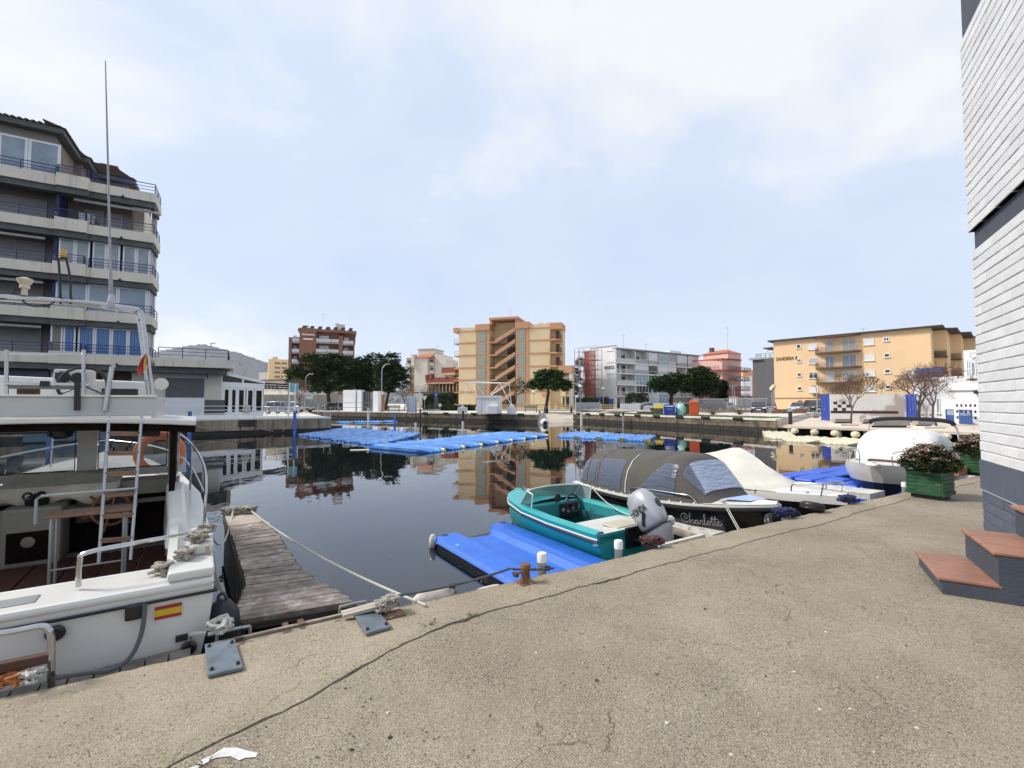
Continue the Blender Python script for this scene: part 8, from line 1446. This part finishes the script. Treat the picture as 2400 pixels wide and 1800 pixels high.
for k in range(13):
    f = k / 12.;y = 1.6 + 2.5 * f;w_,z = sw5(y);w_ *= .9;h = [.02,.62,.74,.78,.80,.80,.79,.77,.72,.64,.52,.34,.05][k];CR_.append([(w_ * .93 * (abs(cos(a)) ** .45) * (-1 if cos(a) > 0 else 1),y,z + .02 + h * abs(sin(a)) ** .5 + .008 * sin(k * 3 + j)) for j,a in enumerate([pi * q / 16 for q in range(17)])])
cvm.loft(CR_,cap=False,close=False);part('white_cover',cvm,M('white_canvas',(0.66,0.65,0.62),.85,var=.06,scale=3,bump=.4,bscale=14),RB,smooth=True)
am = MB();pts = bez([(-.95,3.7,.85),(-.93,3.45,1.35),(-.88,3.3,1.72),(-.70,3.25,1.86),(0,3.22,1.90),(.70,3.25,1.86),(.88,3.3,1.72),(.93,3.45,1.35),(.95,3.7,.85)],6);am.tube(pts,.026,8);part('arch_tube',am,GELW,RB,smooth=True);part('arch_padding',MB().tube(pts[13:36],.055,8),M('navy_black_pad',(0.012,.013,.02),.8,var=.2,scale=9),RB,smooth=True)
rl = MB()
for sgn in (-1,1): rl.tube(bez([(sgn * .30,.10,.95),(sgn * .32,.12,1.22),(sgn * .62,.6,1.22),(sgn * .66,.66,.92)],5),.012,6);rl.tube([(sgn * .8,1.0,.9),(sgn * .82,1.02,1.16),(sgn * .96,1.6,1.12),(sgn * 1.0,2.6,1.06),(sgn * 1.0,2.65,.84)],.012,6)
part('bow_rail',rl,STEEL,RB,smooth=True);part('outboard',egg([(.75,5.75,.1,.14),(.85,5.75,.17,.24),(1.2,5.78,.17,.24),(1.35,5.78,.10,.14)]),BLKP,RB,smooth=60);part('rail_gate',MB().tube(bez([(-.98,4.6,.82),(-.98,4.6,1.15),(-.98,4.75,1.22),(-.98,5.0,1.22),(-.98,5.1,1.15),(-.98,5.1,.82)],4),.03,7),DARKM,RB,smooth=True)
# dinghy seen through the windscreen, against the left bank
p = AT(62,1010,27);DG = thing('small_dinghy','small white and blue dinghy with raised grey outboard, seen through the cruiser windscreen','boat',(p.x,p.y,0),radians(-55))
rg = [[(-w_,y,z),(-w_ * .8,y,.1),(0,y,-.15),(w_ * .8,y,.1),(w_,y,z)] for y,w_,z in ((0,.75,.6),(1.5,.8,.62),(3.0,.6,.7),(3.9,.05,.8))];mb = MB();mb.loft(rg,cap=True,close=False);part('hull',mb,M('dinghy_blue',(0.20,0.32,0.42),.5),DG,smooth=40);part('deck',MB().add([(-.78,0,.61),(.78,0,.61),(.82,1.5,.63),(.6,3,.71),(0,3.9,.81),(-.6,3,.71),(-.82,1.5,.63)],[tuple(range(7))]),GELW,DG);part('outboard',egg([(.7,-.3,.15,.2),(.85,-.35,.24,.34),(1.3,-.5,.24,.34),(1.5,-.55,.14,.2)]),M('grey_cover',(0.12,.13,.16),.8),DG,smooth=60)

# ================================================================== THE NEAR QUAY: JETTIES, ROPES, HOUSE, PLANTERS
WPL = M('weathered_plank',(0.29,0.235,0.20),.92,var=.42,scale=9,bump=.7,bscale=45,rnd=.20,spots=((0.47,0.43,0.38),5,.56,.75));LBD = M('pale_board',(0.42,0.36,0.30),.9,var=.2,scale=6,bump=.3,bscale=40)
LE = [G(x,y,.48) for x,y in ((527,1206),(578,1360),(545,1457))];RE = [G(x,y,.48) for x,y in ((594,1202),(637,1230),(710,1339),(830,1409))]
def along(P_,f):
    ls = [(b_ - a).length for a,b_ in zip(P_,P_[1:])];d = f * sum(ls)
    for (a,b_),l in zip(zip(P_,P_[1:]),ls):
        if d <= l + 1e-6: return a.lerp(b_,d / l)
        d -= l
    return P_[-1]
fp = thing('wooden_jetty','weathered wooden finger jetty flaring towards the quay beside the cruiser','jetty',(0,0,0));NPK = 38;rr = random.Random(8)
dn = Vector((0,0,-.035))
a,b_,c,d = LE[0],RE[0],along(RE,.15),along(LE,.19);part('end_board',MB().hexa([p + dn for p in (a,b_,c,d)],[a,b_,c,d]),LBD,fp,bevel=.006)
for k in range(NPK):
    f0,f1 = k / NPK,(k + 1) / NPK;g = .0035 + rr.uniform(0,.003);fl = lambda f: (.19 + .81 * f,.15 + .85 * f);a,d = along(LE,fl(f0)[0]),along(LE,fl(f1)[0]);b_,c = along(RE,fl(f0)[1]),along(RE,fl(f1)[1])
    ol,orr = rr.uniform(-.012,.012),rr.uniform(-.015,.025);v = (b_ - a).normalized();w_ = (d - a).normalized() * g;dz = Vector((0,0,rr.uniform(-.005,.004)));q = [a + v * ol + w_ + dz,b_ + v * orr + w_ + dz,c + v * orr - w_ + dz,d + v * ol - w_ + dz];part('plank',MB().hexa([p + dn for p in q],q),WPL,fp)
for P_,s_ in ((LE,1),(RE,-1)):
    for a,c in zip(P_,P_[1:]): part('edge_beam',MB().beam(a + Vector((0,0,-.085)),c + Vector((0,0,-.085)),.05,.09),M('dark_timber',(0.06,0.045,0.035),.9),fp)
part('float',MB().hexa([(p.x,p.y,-.3) for p in (LE[0],RE[0],RE[2],LE[1])],[(p.x,p.y,.38) for p in (LE[0],RE[0],RE[2],LE[1])]),BLKP,fp);n1,n2 = LE[2],RE[3];part('near_beam',MB().beam(n1 + Vector((0,0,-.06)),n2 + Vector((0,0,-.06)),.05,.05),MATS['dark_timber'],fp)
gb = thing('gangway_beams','rusty steel channel beams between the wooden jetty and the quay','beam',(0,0,0));s0,s1 = qs(G(500,1522,.6))[0],qs(G(855,1425,.6))[0]
for k,(n,z,w_) in enumerate(((.07,.635,.05),(.13,.65,.03),(.21,.60,.04))): part('channel',MB().beam(QP(s0,n,z),QP(s1 + .1,n + .02,z),w_,.05),M('worn_cream_steel',(0.30,0.26,0.19),.7,metal=.2,var=.35,scale=9,spots=((0.10,0.05,0.03),6,.55,.8)),gb)
for s_ in (s0 + .45,s1 - .5): part('hinge',MB().beam(QP(s_,.03,.635),QP(s_,.27,.62),.04,.06),BROWNM,gb)
for s_,n in ((s0 + .12,.22),(s1 - .12,.22)): part('grab_handle',MB().tube(bez([QP(s_ - .1,n,.5),QP(s_ - .1,n,.68),QP(s_ - .07,n,.70),QP(s_ + .07,n,.70),QP(s_ + .1,n,.68),QP(s_ + .1,n,.5)],4),.011,7),GALV,gb,smooth=True)
PLT = M('blue_grey_steel',(0.17,0.20,0.23),.5,metal=.5,var=.3,scale=7,spots=((0.17,0.085,0.04),5,.60,.7))
for i,px in enumerate((((480,1512),(550,1500),(570,1566),(487,1585)),((826,1437),(882,1428),(917,1470),(858,1487)))):
    q = [G(x,y,QZ + .02) for x,y in px];T = thing('hinge_plate',('blue-grey steel hinge plate on the quay beside the cruiser stern','rust stained steel hinge plate on the quay at the jetty corner')[i],'plate',(0,0,0));part('sheet',MB().hexa([(p.x,p.y,QZ + .008) for p in q],[(p.x,p.y,QZ + .028) for p in q]),PLT,T,bevel=.003);cen = sum(q,Vector()) / 4
    for p in q: b_ = p.lerp(cen,.25);part('bolt',MB().lathe([(.011,0),(.011,.012),(.006,.016)],(b_.x,b_.y,QZ + .028),6),DARKM,T)
# blue jet-ski float
FL_,FR,NL = G(1010,1254,.17),G(1184,1217,.17),G(1182,1352,.17);v = FR - FL_;u = (NL - FL_).normalized();jf = thing('jet_ski_float','blue moulded plastic jet-ski float against the quay beside the turquoise boat','float',(0,0,0));pa_ = [(0,.09),(.012,.13),(.05,.165),(.27,.17),(.30,.12),(.36,.10),(.60,.10),(.63,.14),(.655,.175),(.68,.175),(.70,.10),(.74,.09),(.765,.17),(.95,.165),(.988,.13),(1,.09)]
def bs(a): return .0 + .14 * (1 - min(1,a / .06)) if a < .06 else 0 if a < .26 else .34 * min(1,(a - .26) / .14) if a < .5 else .34 * min(1,max(0,(.78 - a) / .14)) if a < .8 else 0 if a < .94 else .14 * (a - .94) / .06
R = []
for k in range(14): R.append([FL_ + v * a + u * (bs(a) + (2.9 - bs(a)) * (k / 13.) ** 1.3) + Vector((0,0,z - .17 - (.05 if k == 0 else 0))) for a,z in pa_])
e0 = [p + u * -.02 + Vector((0,0,-.10 - (p.z - 0) * .5)) for p in R[0]];mb = MB();mb.loft([e0] + R,cap=False,close=False);JBL = M('jet_float_blue',(0.03,0.14,0.56),.5,var=.16,scale=3,bump=.15,bscale=60,spots=((0.40,0.52,0.78),2.6,.66,.6));part('float_body',mb,JBL,jf,smooth=35)
sk = MB();sk.box(0,1,0,1,0,1);part('shade_skirt',MB().hexa([tuple((FL_ + v * a + u * b_).xy) + (-.3,) for a,b_ in ((.01,.2),(.99,.2),(.99,2.85),(.01,2.85))],[tuple((FL_ + v * a + u * b_).xy) + (.065,) for a,b_ in ((.01,.2),(.99,.2),(.99,2.85),(.01,2.85))]),BLKP,jf)  # black block stands in for the shaded underside and its reflection
for a in (.12,.9): p = FL_ + v * a + u * .14;part('socket',MB().lathe([(.055,0),(.055,.004)],(p.x,p.y,.168),14),M('deep_blue',(0.01,0.03,0.22),.6),jf)
p = FL_ + v * -.01 + u * .1;part('corner_fender',MB().lathe([(.02,-.12),(.055,-.08),(.06,.04),(.03,.10)],(p.x,p.y,.1),10),GELW,jf,smooth=True)
# pale finger jetty and blue cube dock
wf = thing('pale_finger_jetty','pale narrow finger jetty between the turquoise boat and the black sloop','jetty',(0,0,0));A4 = [G(x,y,.36) for x,y in ((1372,1148),(1372,1164),(1672,1254),(1706,1245))]
for k in range(7):
    f0,f1 = k / 7.,(k + 1) / 7. - .004;q = [A4[0].lerp(A4[3],f0),A4[1].lerp(A4[2],f0),A4[1].lerp(A4[2],f1),A4[0].lerp(A4[3],f1)];part('deck_panel',MB().hexa([p + Vector((0,0,-.05)) for p in q],q),M('salt_white_panel',(0.55,0.53,0.49),.9,var=.2,scale=5,rnd=.08,spots=((0.3,0.27,0.23),3,.58,.6)),wf)
part('side_beam',MB().beam(A4[1] + Vector((0,0,-.11)),A4[2] + Vector((0,0,-.11)),.05,.12),LBD,wf);part('float',MB().hexa([(p.x,p.y,-.2) for p in A4],[(p.x,p.y,.30) for p in A4]),M('wet_float',(0.03,0.028,0.025),.6),wf)
q = [G(1548,1262,QZ - .02),G(1645,1254,QZ - .02)];T = thing('mooring_bar','pale steel bar lying along the quay edge behind the outboard','bar',(0,0,0));part('bar',MB().beam(QP(qs(q[0])[0] - .25,.05,QZ - .02),QP(qs(q[1])[0],.08,QZ - .02),.05,.04),M('pale_bar',(0.55,0.53,0.48),.6),T);part('bracket',MB().beam(QP(qs(q[0])[0],.0,QZ - .04),QP(qs(q[0])[0],.16,QZ - .04),.04,.04),DARKM,T)
cd_ = thing('blue_cube_dock','L-shaped dock of blue plastic cubes in front of the arch boat','dock',(0,0,0));o = G(1893,1117,.38);cbm = MB();cbm.box(-.245,.245,-.245,.245,-.3,.36);cme = mesh('float_cube',cbm);fixn(cme);cme.materials.append(M('cube_blue',(0.012,0.09,0.55),.45,var=.08,rnd=.1))
sp = [(k,j) for k in range(8) for j in (0,1)] + [(j,-k) for k in range(1,5) for j in (0,1)]
for k,j in sp: p = Vector((o.x,o.y,0)) + QA * (.5 * k) + QN * (.5 * j);part('float_cube',cme,None,cd_,loc=(p.x,p.y,.01 * sin(k * 2 + j)),rot=(0,0,QRZ),bevel=.06)
p = o + QN * -1.2;wj = thing('white_plank_jetty','narrow white plank jetty between the covered boat and the blue cubes','jetty',(0,0,0));A5 = [G(x,y,.45) for x,y in ((1870,1128),(1850,1136),(2040,1158),(2075,1150))]
for k in range(3): f0,f1 = k / 3.,(k + 1) / 3. - .006;q = [A5[0].lerp(A5[3],f0),A5[1].lerp(A5[2],f0),A5[1].lerp(A5[2],f1),A5[0].lerp(A5[3],f1)];part('deck_panel',MB().hexa([p_ + Vector((0,0,-.12)) for p_ in q],q),MATS['salt_white_panel'],wj)
# capped poles, bollard, fenders, tyres
for i,(x,y,lab) in enumerate(((1286,1345,'white capped pole behind the rusty bollard'),(1459,1300,'white capped pole at the stern corner of the turquoise boat'),(2101,1145,'left of two white capped poles by the green planter'),(2127,1138,'right of two white capped poles by the green planter'))):
    s_,n = qs(G(x,y,QZ));p = QP(s_,.07,0);h = QZ + (.13,.10,.10,.10)[i];T = thing('capped_pole',lab,'pole',p,0,'white capped poles at the quay edge');part('tube',MB().lathe([(.042,-.6),(.042,h)],n=16),GALV,T,smooth=True);part('cap',MB().lathe([(.047,h - .05),(.047,h + .02),(.04,h + .035)],n=16),WHITE,T,smooth=40)
s_,n = qs(G(1236,1368,QZ));T = thing('rusty_bollard','small rusty mooring bollard with cross bar at the quay edge','bollard',QP(s_,n + .03,QZ),QRZ);RUST = M('rusty_iron',(0.20,0.10,0.055),.9,metal=.2,var=.4,scale=14,bump=.6,bscale=60,spots=((0.33,0.27,0.2),9,.56,.7))
part('bollard_post',MB().lathe([(.062,0),(.062,.012),(.048,.03),(.04,.06),(.038,.11),(.046,.125),(.046,.155),(.04,.165)],n=16),RUST,T,smooth=40);part('foot',MB().box(-.075,.075,-.07,.07,-.01,.010),RUST,T,bevel=.004);part('cross_bar',MB().tube([(-.11,0,.095),(.11,.01,.10)],.011,8),RUST,T,smooth=True)
def fender(lab,a,c,r,mat,cat='fender'):
    a,c = Vector(a),Vector(c);T = thing('boat_fender',lab,cat,a);ax = c - a;l = ax.length;mat4 = Matrix.Translation((0,0,0)) @ ax.to_track_quat('Z','Y').to_matrix().to_4x4();pr = [(r * .25,0),(r * .45,.03 * l),(r * .9,.16 * l),(r,.32 * l),(r,.68 * l),(r * .9,.84 * l),(r * .45,.97 * l),(r * .25,l)]
    part('fender_body',MB().lathe(pr,n=16).xform(mat4),mat,T,smooth=50);part('eye',MB().torus((0,0,l + .01),r * .25,r * .1,10,5,'y').xform(mat4),ROPED,T);return T
FEN = M('stained_white_fender',(0.60,0.55,0.47),.7,var=.2,scale=6,spots=((0.20,0.09,0.05),4,.58,.8));A6 = lambda x,y,n,z: QP(qs(G(x,y,z))[0],n,z)
fender('stained white fender hanging over the quay edge beside the jetty',A6(968,1412,.06,QZ - .02),A6(1072,1396,.07,QZ - .02),.065,FEN);fender('second white fender, further right along the quay edge',A6(1095,1382,.09,QZ - .10),A6(1160,1366,.09,QZ - .10),.055,FEN)
p = G(520,1440,.62);fender('big black fender hanging between the cruiser and the jetty',(p.x,p.y,.10),(p.x,p.y,.74),.135,M('black_fender',(0.016,.017,.02),.45,var=.2));
mw2 = lambda x,y,z: C0v + CX * x + CY * y + Vector((0,0,z))
rope('rope from the cruiser stern to the big black fender',mw2(-.05,.3,1.2),(p.x,p.y,.80),.04,.012,ROPE);T = thing('stern_rope_knots','heap of knotted pale rope on the cruiser stern corner','rope',(0,0,0))
for k,(x,y,z,R_) in enumerate(((-.1,.45,1.24,.07),(-.18,.3,1.16,.06),(-.05,.6,1.26,.06),(-.32,.25,1.09,.06))): q = mw2(x,y,z);part('coil',knot_mesh(q,R_,.012,31 + k,7),ROPE,T,smooth=True)
je = LE[0].lerp(RE[0],.5) + Vector((0,0,.03));T = thing('jetty_rope_heap','tangle of pale ropes on the far end of the wooden jetty','rope',(0,0,0))
for k in range(5): part('coil',knot_mesh(LE[0].lerp(RE[0],.1 + k * .2) + Vector((0,0,.05)),.09,.011,51 + k,8),ROPE,T,smooth=True)
kx = G(905,1425,QZ + .05);rope('long white rope from the jetty end across the water to the quay cleat',je + Vector((.15,.05,.02)),(kx.x + .28,kx.y + .12,QZ + .02),.10,.011,ROPEW,24);rope('rope from the cruiser rail to the jetty end',mw2(-.03,1.2,1.15),je + Vector((-.1,0,.05)),.35,.011,ROPEW,24)
T = thing('quay_cleat','rope-wrapped iron cleat at the jetty corner of the quay','cleat',(kx.x,kx.y,QZ),QRZ);part('base_plate',MB().box(-.03,.12,-.10,.02,.002,.014),RUST,T);part('horn',MB().tube([(-.07,0,.06),(0,0,.07),(.1,0,.06)],[.012,.02,.012],8),RUST,T);part('stem',MB().lathe([(.03,.014),(.02,.06)],n=8),RUST,T)
for k in range(3): part('rope_coil',knot_mesh(Vector((-.02 + .03 * k,.01,.06 + .015 * k)),.055,.011,81 + k,7),ROPE,T,smooth=True)
for k in range(2): part('wood_wedge',MB().hexa([(-.3,.06 + k * .05,.02),(-.03,.0 + k * .05,.05),(-.03,.05 + k * .05,.05),(-.3,.10 + k * .05,.02)],[(-.3,.06 + k * .05,.04),(-.03,.0 + k * .05,.075),(-.03,.05 + k * .05,.075),(-.3,.10 + k * .05,.04)]),LBD,T)
T = rope('grey rope strung along the quay edge past the rusty bollard',A6(925,1418,.02,QZ + .08),A6(1236,1356,.02,QZ + .10),.03,.011,ROPED,20);part('line',MB().tube(sag(A6(1236,1356,.0,QZ + .10),A6(1310,1338,.01,QZ + .02),.01),.011,6),ROPED,T,smooth=True)
for k in range(4): part('knot',knot_mesh(A6(1080 + k * 72,1390 - k * 17,.03,QZ + .05 - .01 * k),.025,.009,91 + k),ROPED,T,smooth=True)
q = G(500,1490,QZ);T = thing('plate_rope','white rope knotted through the hinge plate beside the cruiser','rope',(q.x,q.y,QZ));part('coil',knot_mesh(Vector((.02,.05,.04)),.07,.014,5,7),ROPEW,T,smooth=True);part('tail',MB().tube(bez([(-.05,0,.02),(-.14,-.02,.02),(-.2,.06,-.05),(-.26,.1,-.2)],6),.014,6),ROPEW,T,smooth=True)
def tyre(lab,p,R_,r,rot): T = thing('tyre_fender',lab,'tyre',p,0,rot=rot);part('tread',MB().torus((0,0,0),R_ - r,r,30,10),TYRE,T,smooth=True);part('tread_rib',MB().torus((0,0,r * .45),R_ - r * .25,.012,30,5).torus((0,0,-r * .45),R_ - r * .25,.012,30,5),BLKP,T);return T
p = A6(1893,1196,.03,QZ);tyre('small black tyre lying on the quay edge before the covered boat',(p.x,p.y,QZ + .07),.165,.065,(radians(-8),radians(10),0))
for i,(x,y) in enumerate(((1800,1212),(1843,1200))): p = A6(x,y,.07,QZ);tyre(('left black tyre hung over the edge at the black sloop bow','right black tyre hung over the edge at the black sloop bow')[i],(p.x,p.y,QZ - .08),.16,.055,(radians(62),0,QRZ))
BROPE = M('blue_black_rope',(0.03,0.035,0.10),.9,var=.4,scale=30)
for i,(x,y,lab,mt_,R_) in enumerate(((1830,1207,'blue rope lying over the hung tyres',BROPE,.10),(1963,1172,'heap of dark blue rope at the covered boat bow',BROPE,.09),(1525,1275,'dark red rope heap under the outboard',M('maroon_rope',(0.09,0.04,0.035),.9,var=.4,scale=30),.07),(4,1640,'orange and white rope bundle at the left quay edge',M('orange_rope',(0.40,0.14,0.04),.9,var=.3),.05))):
    p = A6(x,y,.02,QZ + .03);T = thing('rope_bundle',lab,'rope',p)
    for k in range(3): part('coil',knot_mesh(Vector((.06 * k - .06,.02 * k,.03)),R_,.009,110 + i * 5 + k,8),mt_ if not (i == 3 and k == 2) else ROPEW,T,smooth=True)
# weeds in the crack, loose stones, paint patch
rr = random.Random(77)
for i,(x,y) in enumerate(((1005,1470),(1107,1442),(480,1790))):
    p = G(x,y,QZ);T = thing('crack_weed',('dry weed sprouting from the quay crack near the hinge plate','small weed in the quay crack right of the first one','dry weed by the white paint patch')[i],'weed',p);mb = MB()
    for k in range(14): a = rr.uniform(0,2 * pi);l = rr.uniform(.03,.09);mb.tube([(0,0,-.02),(cos(a) * l * .4,sin(a) * l * .4,l * .25),(cos(a) * l,sin(a) * l,l * .35)],[.0018,.0015,.0006],3)
    rawpart('stems',mb,M('dry_weed',(0.10,0.085,0.04),.9),T);rawpart('leaves',tufts(rr,[(rr.uniform(-.04,.04),rr.uniform(-.04,.04),.015,1) for k in range(10)],.016,3),OLIVE,T)
for i in range(26):
    x,y = rr.uniform(300,2380),rr.uniform(1420,1790);p = G(x,y,QZ);s_ = rr.uniform(.004,.012)
    if qs(p)[1] > crack_n(qs(p)[0]) - .05: continue
    tag(part('pebble',MB().loft([[(cos(a) * s_ * f * rr.uniform(.8,1.2),sin(a) * s_ * f,z) for a in [2 * pi * k / 7 for k in range(7)]] for z,f in ((0,.8),(s_ * .4,1),(s_ * .8,.5))]),M(('pebble_dark','pebble_pale','pebble_brown')[i % 3],((.05,.045,.04),(.55,.53,.48),(.16,.08,.05))[i % 3],.9),None,loc=(p.x,p.y,QZ)),'tiny loose pebble lying on the quay paving','pebble','loose pebbles on the paving')
pp = [(440,1800),(478,1778),(500,1768),(525,1752),(556,1752),(583,1760),(605,1764),(600,1774),(575,1776),(560,1782),(540,1772),(505,1776),(470,1795),(455,1806)];tag(part('paint_splash',MB().add([G(x,y,QZ + .004) for x,y in pp],[tuple(range(len(pp)))]),M('old_white_paint',(0.60,0.59,0.56),.8,var=.15,scale=30),None),'dried splash of white paint on the paving at lower left','paint')
# ---------------------------------------------------------------- house at the right edge
HW = G(2305,1240,QZ);hd = Vector((-.513,-.858,0)).normalized();H = thing('painted_brick_house','white painted brick house with blue-grey base at the right edge','house',HW,atan2(hd.y,hd.x))
WBK = M('white_brick_paint',(0.66,0.66,0.66),.75,var=.06,scale=6,bump=.35,bscale=45,rnd=.06,streak=((0.42,0.41,0.39),.45,.56));GBK = M('blue_grey_paint',(0.085,0.10,0.135),.7,var=.12,scale=5,bump=.3,bscale=45,rnd=.08)
MOR = M('white_mortar',(0.52,0.52,0.52),.9);MORG = M('grey_mortar',(0.10,0.115,0.15),.9);bh,bl_ = .123,.46
bme = {}
def brick(l,mat,z,s_,y):
    key = (round(l,2),mat.name)
    if key not in bme: me = mesh('brick',MB().box(0,l - .012,0,.1,0,bh - .012));fixn(me);me.materials.append(mat);bme[key] = me
    return part('brick',bme[key],mat,H,loc=(s_,y,z),bevel=.008)
def courses(z0,z1,mat,y,mort):
    k = 0;z = z0;nb = int(round((z1 - z0) / bh));sc_ = (z1 - z0) / (nb * bh)
    far_ = MB()
    for k in range(nb):
        z = z0 + k * bh * sc_;s_ = 0.0;first = True
        while s_ < 3.6:
            l = (bl_ / 2 if k % 2 and first else bl_);first = False;jy = y + rr.uniform(-.003,.003)
            if s_ < 1.5: brick(l,mat,z,s_,jy)
            else: far_.box(s_,s_ + l - .012,jy,jy + .1,z,z + bh - .012)
            s_ += l
    part('brickwork',far_,mat,H,kind='stuff');part('mortar',MB().box(.004,3.6,y + .012,y + .3,z0,z1),mort,H)
courses(0,.50,GBK,0,MORG);part('base_band',MB().box(0,3.6,-.012,.3,.502,.88),GBK,H);part('band_line',MB().box(0,3.6,-.018,-.011,.50,.515),M('pale_line',(0.3,0.33,0.38),.8),H);courses(.882,3.59,WBK,0,MOR);part('dark_band',MB().box(.02,3.6,.03,.3,3.592,3.84),M('band_blue_grey',(0.06,0.065,0.085),.7),H);courses(3.842,6.42,WBK,-.03,MOR);part('top_band',MB().box(.0,3.6,0,.3,6.422,7.4),MATS['band_blue_grey'],H);part('house_body',MB().box(.05,3.6,.305,5,0,7.4),WREND,H)
# steps
sN = G(2197,1351,QZ + .14);ux = Vector((.858,-.513,0));SPX = thing('entrance_steps','terracotta topped entrance steps with blue-grey sides at the house wall','steps',(sN.x,sN.y,QZ),atan2(ux.y,ux.x));TCT = M('terracotta_tread',(0.30,0.145,0.095),.55,var=.15,scale=6,bump=.15,bscale=60,rnd=.08)
for k,(x,z) in enumerate(((0,.14),(.345,.405),(.69,.67))):
    part('step_body',MB().box(x + .03,1.12,0.004 * k,.82 - .004 * k,0 if k == 0 else z - .30,z - .037),M('step_blue_grey',(0.055,0.063,0.082),.8,var=.15,scale=4,bump=.3,bscale=50),SPX)
    for j in range(3): y0 = j * .274;part('tread_tile',MB().hexa([(x,y0 + .002,z - .034),(min(x + .40,1.12),y0 + .002,z - .034),(min(x + .40,1.12),y0 + .271,z - .034),(x,y0 + .271,z - .034)],[(x,y0 + .002,z),(min(x + .40,1.12),y0 + .002,z),(min(x + .40,1.12),y0 + .271,z),(x,y0 + .271,z)]),TCT,SPX,bevel=.012)
# planters
GRN = M('green_planter_paint',(0.010,0.075,0.022),.6,var=.25,scale=8,bump=.3,bscale=60,rnd=.18);SUCC = leafmat('jade_leaves',(0.045,0.062,0.02));PINKF = M('pale_pink_blossom',(0.62,0.40,0.38),.8,var=.3,scale=14)
def planter(lab,p,w_,h,rz,plant,seed):
    T = thing('wooden_planter',lab,'planter',p,rz,'green slatted planters');n = 6;rr = random.Random(seed);part('base_block',MB().box(.05,w_ - .05,.05,w_ - .05,0,.07),DARKM,T);hs = (h - .07) / n
    for k in range(n):
        z0,z1 = .07 + k * hs + .003,.07 + (k + 1) * hs - .003;e_ = rr.uniform(-.006,.008) + (.012 if k == 0 else 0)
        part('slat',MB().box(-e_,w_ + e_,-e_,.028,z0,z1),GRN,T,bevel=.004);part('slat',MB().box(-e_,w_ + e_,w_ - .028,w_ + e_,z0,z1),GRN,T,bevel=.004);part('slat',MB().box(-e_ - .004,.024,.029,w_ - .029,z0,z1 - .002),GRN,T,bevel=.004);part('slat',MB().box(w_ - .024,w_ + e_ + .004,.029,w_ - .029,z0,z1 - .002),GRN,T,bevel=.004)
    part('soil',MB().box(.03,w_ - .03,.03,w_ - .03,h - .10,h - .06),DIRT,T)
    c = p + Matrix.Rotation(rz,3,'Z') @ Vector((w_ / 2,w_ / 2,0));S_ = thing('flowering_shrub',plant,'shrub',(c.x,c.y,p.z + h - .07),0);st = MB();cl = [];fw = []
    R_,Hh = w_ * .80,w_ * .92
    for k in range(130):
        a = rr.uniform(0,2 * pi);e_ = rr.uniform(.12,1.5);r_ = R_ * rr.uniform(.82,1.0);q = Vector((cos(a) * cos(e_) * r_,sin(a) * cos(e_) * r_,.06 + sin(e_) * Hh * .85 * rr.uniform(.85,1.02)));st.tube([(q.x * .1,q.y * .1,0),(q.x * .45,q.y * .45,q.z * .40),q],[.012,.009,.004],4)
        cl += [(q.x + rr.gauss(0,.03),q.y + rr.gauss(0,.03),q.z + rr.gauss(-.01,.03),1) for _ in range(5)]
        if q.z > Hh * .45: fw += [(q.x + rr.gauss(0,.022),q.y + rr.gauss(0,.022),q.z + .035,1) for _ in range(5)]
    part('stems',st,M('grey_green_stem',(0.14,0.125,0.09),.9),S_,smooth=True);rawpart('leaves',tufts(rr,cl,.042,18,spread=.032,flat=.8),SUCC,S_);rawpart('blossom',tufts(rr,fw,.022,20,spread=.016,flat=.9),PINKF,S_)
pc = G(2213,1176,QZ);planter('green slatted wooden planter with full round shrub on the quay',pc,.50,.46,QRZ,'round jade-like shrub with pale pink blossom in the nearer planter',4);pc = G(2322,1119,QZ);planter('second green planter half hidden behind the house corner',pc,.50,.46,QRZ,'pink-topped shrub in the planter behind the house corner',6)
p = G(2252,1118,QZ);T = thing('terracotta_trough','long terracotta trough with sparse plants behind the first planter','trough',(p.x,p.y,QZ),QRZ);part('trough_body',MB().hexa([(0,.03,0),(1.3,.03,0),(1.3,.27,0),(0,.27,0)],[(-.03,0,.20),(1.33,0,.20),(1.33,.3,.20),(-.03,.3,.20)]),M('faded_terracotta',(0.42,0.19,0.12),.8,var=.15),T,bevel=.012);rawpart('plants',tufts(random.Random(3),[(rr.uniform(0,1.2),rr.uniform(.05,.25),.22,1) for _ in range(30)],.05,8),SUCC,T)

# ---------------------------------------------------------------- the air between here and the mountain
hz = MB().box(-4100,3100,-450,4100,-1.6,480);hv_ = bpy.data.materials.new('haze_air');hv_.use_nodes = True;t = hv_.node_tree;t.nodes.clear();o_ = t.nodes.new('ShaderNodeOutputMaterial');pv_ = t.nodes.new('ShaderNodeVolumePrincipled');pv_.inputs['Color'].default_value = (0.90,0.94,1.0,1);pv_.inputs['Density'].default_value = 0.00005;pv_.inputs['Anisotropy'].default_value = 0.2;t.links.new(pv_.outputs[0],o_.inputs['Volume'])
h_ = part('haze',hz,hv_,None);h_['kind'] = 'stuff';h_['label'] = 'thin pale haze filling the air out to the mountain'
